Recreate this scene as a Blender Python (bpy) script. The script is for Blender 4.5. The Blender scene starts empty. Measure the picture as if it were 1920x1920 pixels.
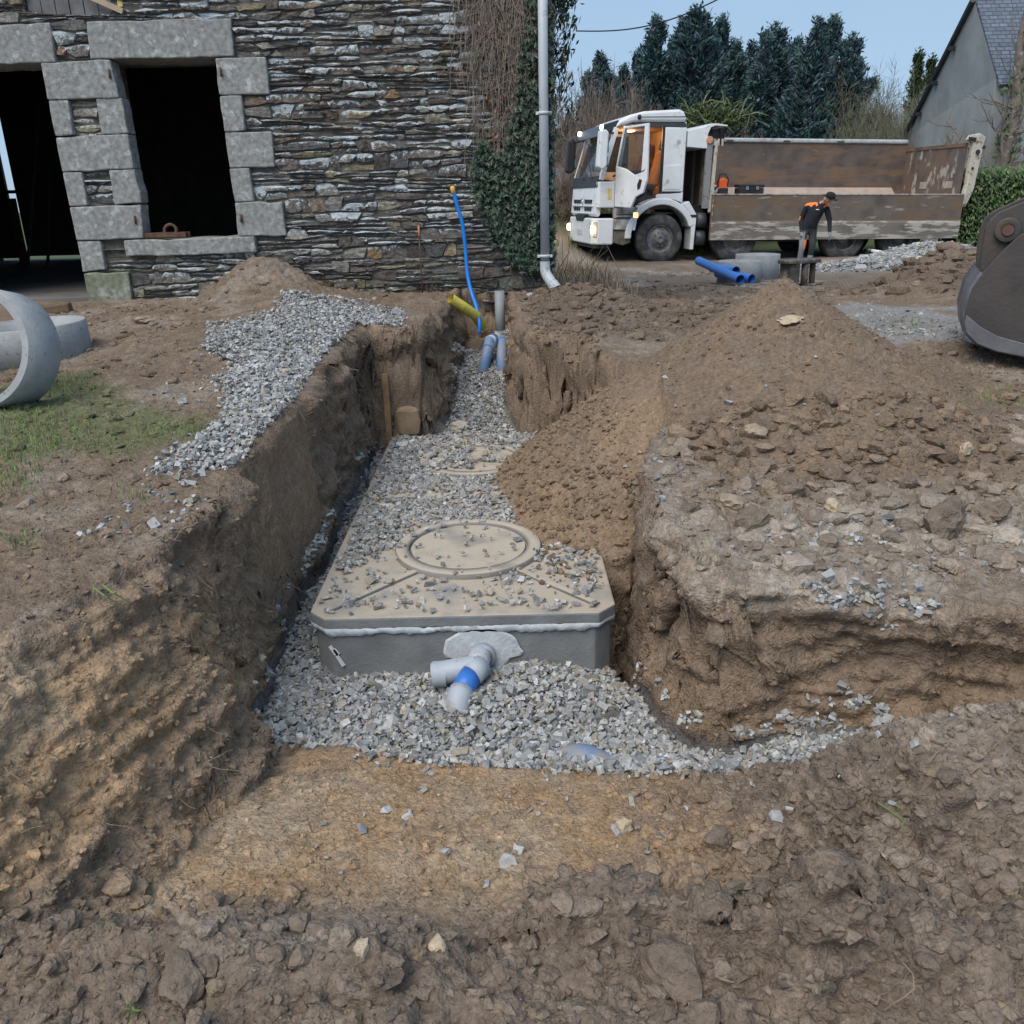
import bpy, math
import numpy as np
from mathutils import Vector, Matrix
from mathutils.bvhtree import BVHTree
R = math.radians
PI = math.pi
rng = np.random.default_rng(11)
scene = bpy.context.scene
col = scene.collection

# ------------------------------------------------------------------ camera, sky, sun, exposure
CZ, FPX, PITCH, ROLL = 0.80, 1600.0, 20.3, -1.4
cd = bpy.data.cameras.new('camera')
cam = bpy.data.objects.new('camera', cd)
col.objects.link(cam)
cd.sensor_width = 36.0
cd.lens = 36.0 * FPX / 1920.0
cd.clip_start = 0.05
cd.clip_end = 2000.0
CM = Matrix.Rotation(R(90 - PITCH), 3, 'X') @ Matrix.Rotation(R(ROLL), 3, 'Z')
cam.matrix_world = Matrix.Translation((0, 0, CZ)) @ CM.to_4x4()
scene.camera = cam

SUN_EL, SUN_AZ = 54.0, 215.0          # high behind thin cloud, over the camera's shoulder
w = bpy.data.worlds.new('World')
scene.world = w
w.use_nodes = True
wn, wl = w.node_tree.nodes, w.node_tree.links
bg = wn['Background']
sky = wn.new('ShaderNodeTexSky')
sky.sky_type = 'NISHITA'
sky.sun_disc = False
sky.sun_elevation = R(SUN_EL)
sky.sun_rotation = R(SUN_AZ)
sky.air_density = 1.0
sky.dust_density = 0.6
sky.ozone_density = 1.6
# thin even cloud veil over the blue sky
veil = wn.new('ShaderNodeMix')
veil.data_type = 'RGBA'
veil.inputs['Factor'].default_value = 0.75
veil.inputs[7].default_value = (4.0, 5.8, 8.0, 1)
tcw = wn.new('ShaderNodeTexCoord')
mpw = wn.new('ShaderNodeMapping'); mpw.inputs['Scale'].default_value = (1, 1, 3)
nzw = wn.new('ShaderNodeTexNoise'); nzw.inputs['Scale'].default_value = 2.2; nzw.inputs['Detail'].default_value = 5
rgw = wn.new('ShaderNodeMapRange'); rgw.inputs[1].default_value = .3; rgw.inputs[2].default_value = .7; rgw.inputs[3].default_value = .62; rgw.inputs[4].default_value = .92
wl.new(tcw.outputs['Generated'], mpw.inputs[0]); wl.new(mpw.outputs[0], nzw.inputs['Vector']); wl.new(nzw.outputs[0], rgw.inputs[0])
wl.new(rgw.outputs[0], veil.inputs['Factor'])
wl.new(sky.outputs[0], veil.inputs[6])
wl.new(veil.outputs[2], bg.inputs[0])
bg.inputs[1].default_value = 0.0455
sd = bpy.data.lights.new('sun', 'SUN')
sd.energy = 1.5
sd.angle = R(50)
sd.color = (1.0, 0.91, 0.79)
so = bpy.data.objects.new('sun', sd)
col.objects.link(so)
az, el = R(SUN_AZ), R(SUN_EL)
sdir = Vector((math.sin(az) * math.cos(el), math.cos(az) * math.cos(el), math.sin(el)))
so.rotation_euler = sdir.to_track_quat('Z', 'Y').to_euler()
so.location = (-6, -8, 12)
vs = scene.view_settings
scene.display_settings.display_device = 'sRGB'
vs.view_transform = 'Standard'
vs.look = 'None'
vs.exposure = 1.2
vs.gamma = 1.0
vs.use_curve_mapping = False
scene.cycles.max_bounces = 5
scene.cycles.diffuse_bounces = 3
scene.cycles.glossy_bounces = 2
scene.cycles.transparent_max_bounces = 6
scene.cycles.sample_clamp_indirect = 4.0
scene.cycles.use_denoising = True

# ------------------------------------------------------------------ helpers
def ray(px, py):
    return CM @ Vector(((px - 960) / FPX, -(py - 960) / FPX, -1.0))

def at_y(px, py, Y):
    d = ray(px, py)
    return d * (Y / d.y) + Vector((0, 0, CZ))

def at_z(px, py, z):
    d = ray(px, py)
    return d * ((z - CZ) / d.z) + Vector((0, 0, CZ))

_p = np.random.default_rng(3).permutation(256)
_perm = np.concatenate([_p, _p, _p])
_g = np.random.default_rng(4).normal(size=(256, 3))
_g /= np.linalg.norm(_g, axis=1)[:, None]

_gx, _gy, _gz = [np.ascontiguousarray(_g[:, i].astype(np.float32)) for i in range(3)]
_perm32 = _perm.astype(np.int32)

def pn(x, y, z):
    """gradient noise, about -0.7..0.7"""
    x, y, z = np.broadcast_arrays(np.asarray(x), np.asarray(y), np.asarray(z))
    xi, yi, zi = [np.floor(q).astype(np.int32) for q in (x, y, z)]
    xf, yf, zf = [(q - i).astype(np.float32) for q, i in ((x, xi), (y, yi), (z, zi))]
    u, v, t = [f * f * f * (f * (f * 6 - 15) + 10) for f in (xf, yf, zf)]
    xi &= 255; yi &= 255; zi &= 255
    px = (_perm32[xi], _perm32[xi + 1])
    def line(b, d):
        r = []
        for a in (0, 1):
            h = _perm32[_perm32[px[a] + (yi + b)] + (zi + d)]
            r.append(_gx[h] * (xf - a) + _gy[h] * (yf - b) + _gz[h] * (zf - d))
        return r[0] + u * (r[1] - r[0])
    def plane(d):
        q = line(0, d)
        return q + v * (line(1, d) - q)
    p0 = plane(0)
    return p0 + t * (plane(1) - p0)

def fbm(x, y, z, f, octv=4, gain=0.5):
    s, a = 0, 1.0
    for o in range(octv):
        s = s + a * pn(x * f + 17.3 * o, y * f - 9.1 * o, z * f + 5.7 * o)
        f *= 2.03
        a *= gain
    return s

def worley(x, y, z, f):
    """distance to the nearest cell point (cell units) and that cell's random number"""
    x, y, z = x * f, y * f, z * f
    xi, yi, zi = np.floor(x).astype(int), np.floor(y).astype(int), np.floor(z).astype(int)
    best = np.full(x.shape, 9.0)
    bid = np.zeros(x.shape)
    ox, oy = np.zeros(x.shape), np.zeros(x.shape)
    rt = np.random.default_rng(5).random((256, 4))
    for a in (-1, 0, 1):
        for b in (-1, 0, 1):
            for c in (-1, 0, 1):
                h = _perm[_perm[_perm[(xi + a) & 255] + ((yi + b) & 255)] + ((zi + c) & 255)]
                q = rt[h]
                ex, ey = xi + a + q[..., 0] - x, yi + b + q[..., 1] - y
                d = ex ** 2 + ey ** 2 + (zi + c + q[..., 2] - z) ** 2
                m = d < best
                best = np.where(m, d, best)
                bid = np.where(m, q[..., 3], bid)
                ox = np.where(m, ex, ox); oy = np.where(m, ey, oy)
    return np.sqrt(best), bid, ox, oy

def ss(a, b, x):
    t = np.clip((x - a) / (b - a), 0, 1)
    return t * t * (3 - 2 * t)

def sdpoly(px, py, poly):
    """signed distance to a polygon, positive inside"""
    poly = np.array(poly, float)
    d = np.full(px.shape, 1e9)
    ins = np.zeros(px.shape, bool)
    n = len(poly)
    for i in range(n):
        ax, ay = poly[i]; bx, by = poly[(i + 1) % n]
        ex, ey = bx - ax, by - ay
        t = np.clip(((px - ax) * ex + (py - ay) * ey) / (ex * ex + ey * ey + 1e-12), 0, 1)
        d = np.minimum(d, (px - ax - t * ex) ** 2 + (py - ay - t * ey) ** 2)
        cnd = ((ay > py) != (by > py)) & (px < (bx - ax) * (py - ay) / (by - ay + 1e-12) + ax)
        ins ^= cnd
    d = np.sqrt(d)
    return np.where(ins, d, -d)

def link(o, parent=None):
    col.objects.link(o)
    if parent is not None:
        o.parent = parent
    return o

def tag(o, label=None, cat=None, group=None, kind=None):
    if label: o['label'] = label
    if cat: o['category'] = cat
    if group: o['group'] = group
    if kind: o['kind'] = kind
    return o

def thing(name, label, cat, loc=(0, 0, 0), rz=0.0, group=None):
    o = bpy.data.objects.new(name, None)
    o.empty_display_size = 0.2
    o.location = loc
    o.rotation_euler = (0, 0, rz)
    link(o)
    return tag(o, label, cat, group)

def copy_tree(o, parent=None):
    c = o.copy()
    col.objects.link(c)
    c.parent = parent
    for ch in o.children:
        copy_tree(ch, c)
    return c

def hold(o, root):
    """child built in world coordinates"""
    o.parent = root
    o.matrix_parent_inverse = (Matrix.Translation(root.location) @ root.rotation_euler.to_matrix().to_4x4()).inverted()
    return o

def fast_mesh(name, V, T, n):
    """V (k,3), T (m,n) faces of n corners each"""
    me = bpy.data.meshes.new(name)
    V = np.asarray(V, np.float32); T = np.asarray(T, np.int32)
    me.vertices.add(len(V)); me.vertices.foreach_set('co', V.ravel())
    me.loops.add(T.size); me.loops.foreach_set('vertex_index', T.ravel())
    me.polygons.add(len(T))
    me.polygons.foreach_set('loop_start', np.arange(0, T.size, n, dtype=np.int32))
    me.polygons.foreach_set('loop_total', np.full(len(T), n, np.int32))
    me.polygons.foreach_set('use_smooth', np.zeros(len(T), bool))
    me.update(calc_edges=True)
    return me

def set_color(me, C, name='tint'):
    a = me.color_attributes.new(name, 'FLOAT_COLOR', 'POINT')
    C = np.asarray(C, np.float32)
    if C.shape[1] == 3:
        C = np.concatenate([C, np.ones((len(C), 1), np.float32)], 1)
    a.data.foreach_set('color', C.ravel())

class MB:
    """collects simple shapes; build() links them as one mesh object"""
    def __init__(s):
        s.v = []; s.f = []; s.sm = []
    def add(s, vs, fs, smooth=False, M=None):
        o = len(s.v)
        if M is not None: vs = [M @ Vector(p) for p in vs]
        s.v += [tuple(p) for p in vs]
        s.f += [tuple(i + o for i in f) for f in fs]
        s.sm += [smooth] * len(fs)
        return s
    def box(s, x0, x1, y0, y1, z0, z1, M=None):
        vs = [(x, y, z) for x in (x0, x1) for y in (y0, y1) for z in (z0, z1)]
        return s.add(vs, [(0, 1, 3, 2), (4, 6, 7, 5), (0, 4, 5, 1), (2, 3, 7, 6), (0, 2, 6, 4), (1, 5, 7, 3)], M=M)
    def prism(s, pts, b0, b1, axis='y', M=None):
        """polygon in the plane across `axis`, pushed from b0 to b1"""
        n = len(pts)
        mp = {'y': lambda p, b: (p[0], b, p[1]), 'x': lambda p, b: (b, p[0], p[1]), 'z': lambda p, b: (p[0], p[1], b)}[axis]
        vs = [mp(p, b0) for p in pts] + [mp(p, b1) for p in pts]
        fs = [tuple(range(n)), tuple(range(2 * n - 1, n - 1, -1))]
        fs += [(i, i + n, (i + 1) % n + n, (i + 1) % n) for i in range(n)]
        return s.add(vs, fs, M=M)
    def tube(s, path, r, k=10, cap=True, smooth=True, M=None):
        P = [Vector(p) for p in path]
        rs = r if isinstance(r, (list, tuple)) else [r] * len(P)
        vs, fs = [], []
        d0 = (P[1] - P[0]).normalized()
        u = d0.orthogonal().normalized()
        for i, p in enumerate(P):
            d = ((P[min(i + 1, len(P) - 1)] - p).normalized() + (p - P[max(i - 1, 0)]).normalized())
            d = d.normalized() if d.length > 1e-9 else d0
            u = (u - d * u.dot(d)).normalized()
            wv = d.cross(u)
            for j in range(k):
                a = 2 * PI * j / k
                vs.append(p + (u * math.cos(a) + wv * math.sin(a)) * rs[i])
        for i in range(len(P) - 1):
            for j in range(k):
                fs.append((i * k + j, i * k + (j + 1) % k, (i + 1) * k + (j + 1) % k, (i + 1) * k + j))
        s.add(vs, fs, smooth, M)
        if cap:
            n = len(s.v)
            b = n - len(vs)
            s.f.append(tuple(b + j for j in range(k))[::-1]); s.sm.append(False)
            s.f.append(tuple(n - k + j for j in range(k))); s.sm.append(False)
        return s
    def lathe(s, prof, k=32, closed=True, smooth=True, M=None):
        """profile of (r, z) turned about z"""
        n = len(prof)
        vs = [(r * math.cos(2 * PI * j / k), r * math.sin(2 * PI * j / k), z) for j in range(k) for r, z in prof]
        fs = []
        for j in range(k):
            for i in range(n if closed else n - 1):
                a, b = j * n + i, j * n + (i + 1) % n
                c, d = ((j + 1) % k) * n + (i + 1) % n, ((j + 1) % k) * n + i
                fs.append((a, d, c, b))
        return s.add(vs, fs, smooth, M)
    def build(s, name, mat, parent=None, bevel=0, auto=False):
        me = bpy.data.meshes.new(name)
        me.from_pydata(s.v, [], s.f)
        me.polygons.foreach_set('use_smooth', s.sm)
        me.materials.append(mat)
        me.update()
        o = bpy.data.objects.new(name, me)
        if bevel:
            m = o.modifiers.new('soft_edges', 'BEVEL')
            m.width = bevel; m.segments = 2; m.limit_method = 'ANGLE'; m.angle_limit = R(35)
        if auto:
            import bmesh
            bm = bmesh.new(); bm.from_mesh(me)
            bmesh.ops.recalc_face_normals(bm, faces=bm.faces); bm.to_mesh(me); bm.free()
        return link(o, parent)

# ------------------------------------------------------------------ materials
def mat(name, color=(.5, .5, .5), rough=.7, var=.25, scale=6.0, bump=.15, bscale=40.0, metal=0.0, spec=.4,
        dirt=None, dirt_amt=.4, dirt_scale=2.5, tint=False, emit=None, emit_s=0, coat=0.0, alpha=1.0, bdist=.01):
    m = bpy.data.materials.new(name)
    m.use_nodes = True
    n, l = m.node_tree.nodes, m.node_tree.links
    b = n['Principled BSDF']
    b.inputs['Roughness'].default_value = rough
    b.inputs['Metallic'].default_value = metal
    b.inputs['Specular IOR Level'].default_value = spec
    b.inputs['Coat Weight'].default_value = coat
    tc = n.new('ShaderNodeTexCoord')
    nz = n.new('ShaderNodeTexNoise'); nz.inputs['Scale'].default_value = scale; nz.inputs['Detail'].default_value = 6
    l.new(tc.outputs['Object'], nz.inputs['Vector'])
    rp = n.new('ShaderNodeMapRange')
    rp.inputs[1].default_value = .25; rp.inputs[2].default_value = .75
    rp.inputs[3].default_value = 1 - var; rp.inputs[4].default_value = 1 + var
    l.new(nz.outputs[0], rp.inputs[0])
    mul = n.new('ShaderNodeMix'); mul.data_type = 'RGBA'; mul.blend_type = 'MULTIPLY'; mul.inputs[0].default_value = 1
    if tint:
        at = n.new('ShaderNodeVertexColor'); at.layer_name = 'tint'
        l.new(at.outputs[0], mul.inputs[6])
    else:
        mul.inputs[6].default_value = (*color, 1)
    l.new(rp.outputs[0], mul.inputs[7])
    out = mul.outputs[2]
    if dirt:
        n2 = n.new('ShaderNodeTexNoise'); n2.inputs['Scale'].default_value = dirt_scale; n2.inputs['Detail'].default_value = 8
        n2.inputs['Roughness'].default_value = .65
        l.new(tc.outputs['Object'], n2.inputs['Vector'])
        r2 = n.new('ShaderNodeMapRange'); r2.inputs[1].default_value = .62 - dirt_amt * .35; r2.inputs[2].default_value = .72 - dirt_amt * .2
        l.new(n2.outputs[0], r2.inputs[0])
        mx = n.new('ShaderNodeMix'); mx.data_type = 'RGBA'
        l.new(r2.outputs[0], mx.inputs[0]); l.new(out, mx.inputs[6]); mx.inputs[7].default_value = (*dirt, 1)
        out = mx.outputs[2]
    l.new(out, b.inputs['Base Color'])
    if bump:
        n3 = n.new('ShaderNodeTexNoise'); n3.inputs['Scale'].default_value = bscale; n3.inputs['Detail'].default_value = 7
        n3.inputs['Roughness'].default_value = .62
        l.new(tc.outputs['Object'], n3.inputs['Vector'])
        bp = n.new('ShaderNodeBump'); bp.inputs['Strength'].default_value = bump; bp.inputs['Distance'].default_value = bdist
        l.new(n3.outputs[0], bp.inputs['Height']); l.new(bp.outputs[0], b.inputs['Normal'])
    if emit:
        b.inputs['Emission Color'].default_value = (*emit, 1); b.inputs['Emission Strength'].default_value = emit_s
    return m
# ------------------------------------------------------------------ the ground: one sheet, dug out in front, reaching the horizon
PIT = [(-.50, 8.02), (-.58, 6.9), (-.64, 6.12), (-1.05, 6.0), (-1.10, 5.0), (-1.08, 4.2), (-1.10, 3.5), (-1.13, 2.95), (-1.26, 2.5), (-1.38, 2.15),
       (-1.5, 1.7), (-1.75, 1.0), (-2.0, .0), (-2.2, -2.5), (3.2, -2.5), (3.0, .8), (2.6, 2.1), (1.75, 2.50), (1.35, 2.60), (.98, 2.64), (.72, 2.66),
       (.62, 2.80), (.58, 3.3), (.62, 3.75), (.80, 4.15), (.86, 4.7), (.70, 5.3), (.42, 5.85), (.14, 6.08), (.12, 6.9), (.08, 8.02)]
APEX = (1.55, 4.85, .33)

def heap_z(x, y):
    wx = x + .10 * pn(x * 1.7, y * 1.7, x * 0 + 3.1)
    wy = y + .10 * pn(x * 1.7, y * 1.7, x * 0 + 8.4)
    r = np.hypot((wx - APEX[0]) * np.where(wx > APEX[0], .93, 1.0), (wy - APEX[1]) * np.where(wy < APEX[1], .86, 1.0))
    z = APEX[2] + .02 - .70 * np.sqrt(r * r + .0006)
    return z + .05 * np.exp(-((r - .95) / .35) ** 2)

def ground_z(x, y):
    gl = np.interp(y, [-5, 0, 1.5, 2.6, 4, 6, 8, 10, 12.5, 14, 17.4, 20, 26, 40, 300],
                   [-.5, -.45, -.36, -.27, -.18, -.07, -.01, -.20, -.45, -.55, -.67, -.71, -.75, -.7, -.5])
    gr_ = np.interp(y, [-5, 0, 1.5, 2.6, 4, 5.2, 6.5, 8, 10, 12.5, 14, 17.4, 20, 26, 40, 300],
                    [-.72, -.68, -.60, -.51, -.36, -.18, -.13, -.17, -.38, -.50, -.57, -.68, -.71, -.75, -.7, -.5])
    g = gl + (gr_ - gl) * ss(-.3, 1.1, x)
    g = g + .03 * pn(x * .7, y * .7, x * 0 + 1.5) * ss(0, 2, y)
    def bump(cx, cy, sx, sy, h):
        return h * np.exp(-((x - cx) / sx) ** 2 - ((y - cy) / sy) ** 2)
    g = g + bump(-2.05, 7.45, .42, .35, .34) + bump(-2.0, 6.9, .8, .55, .13) + bump(-1.5, 6.3, .5, .7, .10)
    g = g + bump(-1.2, 7.5, .5, .4, .05) + bump(-2.2, 5.6, .6, .6, .06)
    g = g + bump(.72, 7.55, .45, .30, .18) + bump(.50, 6.75, .32, .45, .13) + bump(1.15, 7.0, .35, .35, .08)
    g = g + bump(1.7, 10.6, .9, .9, .10) + bump(2.6, 11.6, .7, .8, .06)          # churned bank in front of the lorry
    g = g + bump(4.30, 8.6, .50, .6, .36) + bump(3.75, 8.0, .40, .45, .15) + bump(5.1, 9.0, .8, .7, .34)   # dirt heap by the bucket
    g = g + bump(7.9, 16.4, 1.3, .75, .46) + bump(6.2, 15.6, 1.4, .6, .20)           # heap of grey gravel
    g = g + bump(1.0, 24.5, 3.0, 2.5, .75) + bump(-1.0, 26, 4, 4, .6)                # grass bank behind the cab
    g = g + bump(.95, 2.9, .5, .35, .03)
    g = g - .25 * ss(8.03, 8.15, y) * (1 - ss(.30, .40, x)) * (1 - ss(14.3, 14.6, y))   # under the house floor
    return g

def floor_z(x, y):
    f = np.interp(y, [-3, .6, 1.0, 1.3, 1.6, 2.0, 2.38, 2.5, 3.1, 3.5, 5.9, 6.15, 7.0, 7.9],
                  [-.75, -.70, -.72, -.77, -.84, -.93, -1.01, -1.10, -1.12, -1.02, -.93, -.85, -.61, -.40])
    f = f - .5 * ss(.40, .50, x) * ss(3.02, 3.2, y) * (1 - ss(5.6, 5.9, y))           # open gap along the tank
    def bump(cx, cy, sx, sy, h):
        return h * np.exp(-((x - cx) / sx) ** 2 - ((y - cy) / sy) ** 2)
    f = f + bump(1.30, 1.98, .40, .24, .32) + bump(1.5, 1.70, .45, .45, .14) + bump(.80, 1.92, .25, .18, .07)
    f = f + bump(-.75, 1.42, .40, .16, .05) + bump(-.2, 1.38, .22, .10, .03)
    f = f + bump(-.10, 1.68, .5, .14, -.03) + bump(.72, 1.74, .28, .12, -.07)
    def ridge(ax, ay, bx, by, w0, w1, h):
        ex, ey = bx - ax, by - ay; L2 = ex * ex + ey * ey
        t = np.clip(((x - ax) * ex + (y - ay) * ey) / L2, 0, 1)
        dx, dy = x - ax - t * ex, y - ay - t * ey
        r = np.hypot(dx, dy)
        return h * np.exp(-(r / np.where(dy < 0, w0, w1)) ** 2) * (.8 + .4 * pn(x * 5, y * 5, x * 0 + 3))
    f = f + ridge(.12, 1.50, .62, 1.40, .09, .13, .17) + ridge(.62, 1.42, 1.25, 1.22, .11, .16, .15) + ridge(-1.2, 1.45, -.35, 1.38, .10, .12, .09) + ridge(.98, 2.18, 1.02, 1.80, .14, .14, .08)
    f = f + bump(1.12, 2.52, .34, .10, .09)
    # gravel bed thrown up against the end of the tank
    f = f + bump(.06, 2.98, .20, .20, .11) + bump(-.55, 2.95, .3, .2, .04) + bump(-.20, 2.84, .13, .11, .07)
    # edge where the sandy floor stops at the gravel, dipping to the right
    e = 2.46 + .14 * ss(.1, -.9, x) - .10 * ss(.3, .8, x) + .05 * pn(x * 3, y * 0, x * 0 + 2.2)
    f = f + np.where(y < 3, -.06 * ss(e - .03, e + .05, y) + .05 * ss(2.40, 2.5, y), 0)
    return f

def macro(x, y, full=False):
    jx = x + .06 * pn(x * 2.2, y * 2.2, x * 0) + .018 * pn(x * 6, y * 6, x * 0 + 4)
    jy = y + .06 * pn(x * 2.2, y * 2.2, x * 0 + 7) + .018 * pn(x * 6, y * 6, x * 0 + 11)
    d = sdpoly(jx, jy, PIT)
    g = ground_z(x, y)
    h = heap_z(x, y)
    # soft union of heap and ground
    k = .06
    gh = np.maximum(g, h) + .5 * k * np.exp(-np.abs(g - h) / k) * .5
    wall = .10 + .42 * (1 - ss(2.3, 3.0, y)) * ss(-.5, -1.0, x) + .5 * (1 - ss(1.6, 2.3, y)) * ss(1.6, 2.2, x)
    wall = wall + .06 * ss(6.0, 6.4, y)
    t = np.clip(d / wall, 0, 1)
    t = t * t * (3 - 2 * t) * .75 + t * .25
    f = floor_z(x, y)
    z = gh + (f - gh) * t
    # soil that slid off the heap onto the tank
    spill = h - .02 - .85 * np.maximum(0, 3.84 - y + .12 * pn(x * 4, y * 4, x * 0 + 5)) + .025 * ss(.7, .2, x)
    gap = 1 - ss(.41, .47, x) * (1 - ss(3.52, 3.66, y))
    z = np.where((d > 0) & (y > 3.3), np.maximum(z, spill * gap + (-2.0) * (1 - gap)), z)
    if full:
        return z, d, t, g, h
    return z

# grid lines, closer where the camera stands and on the walls
def spread(core, far, n, g0):
    out = [core]
    step = g0
    s = 1 if far > core else -1
    r = 1.0
    lo, hi = 1.0, 2.0
    for _ in range(60):
        r = .5 * (lo + hi)
        tot = g0 * (r ** n - 1) / (r - 1) if r > 1.000001 else g0 * n
        if tot < abs(far - core): lo = r
        else: hi = r
    for i in range(n):
        out.append(out[-1] + s * step); step *= r
    return out

ycore = [.75]
while ycore[-1] < 8.1:
    ycore.append(ycore[-1] + .0052 + .0017 * ycore[-1])
yy = np.array(spread(ycore[0], -40, 14, .05)[:0:-1] + ycore + spread(ycore[-1], 400, 150, .02)[1:])
xcore = np.linspace(-3.3, 2.9, 505)
xx = np.array(spread(-3.3, -150, 62, .013)[:0:-1] + list(xcore) + spread(2.9, 200, 80, .013)[1:])
X, Y = np.meshgrid(xx, yy)
for it in range(2):
    Z = macro(X, Y)
    def smooth2(a, n):
        for _ in range(n):
            a = (a + np.roll(a, 1, 0) + np.roll(a, -1, 0)) / 3
            a = (a + np.roll(a, 1, 1) + np.roll(a, -1, 1)) / 3
        return a
    # rows
    dX, dZ = np.diff(X, axis=1), np.diff(Z, axis=1)
    stretch = smooth2(np.sqrt(1 + np.clip(dZ / np.maximum(dX, 1e-6), -6, 6) ** 2), 9)
    inn = (np.abs(X[:, :-1]) < 3.0)
    stretch = np.where(inn, stretch, 1)
    base = np.repeat(np.diff(xx)[None], len(yy), 0)
    xm_, ym_ = .5 * (X[:, 1:] + X[:, :-1]), Y[:, :-1]
    wgt = np.interp(xm_, .5 * (xx[1:] + xx[:-1]), 1 / np.diff(xx)) * stretch * dX
    wgt = wgt * np.where(ym_ < 8.5, 1 - .62 * ss(.0, .5, np.abs(xm_) - (.62 * np.maximum(ym_, 1) + .45)) * (np.abs(xm_) < 3.3), 1)
    cs = np.concatenate([np.zeros((len(yy), 1)), np.cumsum(wgt, 1)], 1)
    X2 = np.empty_like(X)
    for j in range(len(yy)):
        X2[j] = np.interp(np.linspace(0, cs[j, -1], len(xx)), cs[j], X[j])
    X = X2
    Z = macro(X, Y)
    dY, dZ = np.diff(Y, axis=0), np.diff(Z, axis=0)
    stretch = smooth2(np.sqrt(1 + np.clip(dZ / np.maximum(dY, 1e-6), -6, 6) ** 2), 9)
    stretch = np.where((Y[:-1] > .8) & (Y[:-1] < 7.9), stretch, 1)
    wgt = np.interp(.5 * (Y[1:] + Y[:-1]), .5 * (yy[1:] + yy[:-1]), 1 / np.diff(yy)) * stretch * dY
    cs = np.concatenate([np.zeros((1, len(xx))), np.cumsum(wgt, 0)], 0)
    Y2 = np.empty_like(Y)
    for i in range(len(xx)):
        Y2[:, i] = np.interp(np.linspace(0, cs[-1, i], len(yy)), cs[:, i], Y[:, i])
    Y = Y2
Z, D, T, G, HZ = macro(X, Y, True)
P = np.stack([X, Y, Z], -1)
du = np.gradient(P, axis=1); dv = np.gradient(P, axis=0)
N = np.cross(du, dv)
N /= np.linalg.norm(N, axis=-1)[..., None] + 1e-12
ny, nx = X.shape
x, y, z = X, Y, Z
near = (np.abs(x) < 6) & (y > .3) & (y < 30)
dist = np.sqrt(x * x + y * y + (z - CZ) ** 2)
dark = np.clip(ss(1.92, 1.38, y + .22 * fbm(x, y, z, 2.6, 4, .6) + .22 * ss(-.5, -1.0, x) + .25 * ss(.25, .6, x)), 0, 1)   # churned dark berm in front
rmound = ss(.30, .85, x + .30 * fbm(x, y, z, 2.6, 4, .6)) * (1 - ss(2.25, 2.45, y)) * (D > 0)
dark = np.maximum(dark, rmound)
heapm = ss(-.03, .03, HZ - G) * (D < .6)
hs_ = HZ - .02
heapm = np.where((D > 0), ss(.10, .04, Z - hs_) * ss(-.16, -.08, Z - hs_) * (y > 3.3), heapm)
heapm = np.where((D > 0) & (y < 4.3) & (y > 3.3) & (x < .44) & (Z > -.84), 1, heapm)
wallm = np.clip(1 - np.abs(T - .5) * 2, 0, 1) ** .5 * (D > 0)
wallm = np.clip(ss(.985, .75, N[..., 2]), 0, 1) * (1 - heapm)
smear = ss(.55, .8, fbm(x, y, z, 2.0, 3) + .5) * (D < 0)
inside = ss(.02, .12, D)
sandy = inside * (1 - dark) * (y < 3.2)
# relief: clods, lumps, grains
sel = (dist < 13) & (y > .5) & (np.abs(x) < 8)
def wsel(f):
    a = np.zeros_like(x); b = np.full_like(x, .5)
    xs_, ys_, zs_ = x[sel], y[sel], z[sel]
    k_ = .45 / f
    wx = k_ * pn(xs_ * f * 1.3, ys_ * f * 1.3, zs_ * f * 1.3) + .3 * k_ * pn(xs_ * f * 3.1, ys_ * f * 3.1, zs_ * f * 3.1)
    wy = k_ * pn(xs_ * f * 1.3 + 9, ys_ * f * 1.3, zs_ * f * 1.3) + .3 * k_ * pn(xs_ * f * 3.1 + 4, ys_ * f * 3.1, zs_ * f * 3.1)
    wz = k_ * pn(xs_ * f * 1.3, ys_ * f * 1.3 + 5, zs_ * f * 1.3)
    q, r, ox, oy = worley(xs_ + wx, ys_ + wy, zs_ + wz, f)
    # broken clods: every cell a tilted facet standing at its own height
    tx, ty = np.sin(r * 91.7) * 1.1, np.cos(r * 57.3) * 1.1
    fc = np.clip(.25 + .75 * r + .55 * (tx * ox + ty * oy), 0, 1.3) * np.clip(2.6 * (.80 - q), 0, 1)
    a[sel] = fc; b[sel] = r
    return a, b
W1, I1 = wsel(9.0)
W2, I2 = wsel(23.0)
W3, I3 = wsel(55.0)
print('ground vertices', x.size, int(sel.sum()))
patch = ss(-.05, .35, fbm(x, y, z, 2.6, 3))
lump = W1 * (I1 > .6) * .040 * patch
clod = W2 * .020 * (.45 + .55 * ss(-.3, .2, fbm(x, y, z, 5, 2)))
grain = W3 * .0090
f1 = fbm(x, y, z, 3.2, 5, .55)
f2 = fbm(x, y, z, 14, 4, .6)
rough = .35 + .65 * dark + .15 * wallm
rough = np.where((D < 0) & (y < 14), .55 + .35 * ((x > .4) & (y > 6.5)), rough)
crisp = fbm(x, y, z, 38, 3, .65)
rough = np.where(heapm > .5, .30, rough)
rough = np.where((D > 0) & (x < -.7) & (y < 3.0) & (dark < .5), .28, rough)
rough = np.where((sandy > .5), .52, rough)
far_ok = np.clip(1.7 - dist / 12, .0, 1)
disp = rough * (lump * (.35 + .65 * np.clip(dark + .25 * (D < 0), 0, 1)) + clod + grain) * far_ok
disp = disp + .030 * f1 * (.45 + 1.1 * dark + .5 * wallm) * np.clip(1.4 - dist / 40, .0, 1) * near
disp = disp + .020 * f2 * (.4 + .6 * dark + .4 * wallm + .3 * (D < 0)) * far_ok
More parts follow.
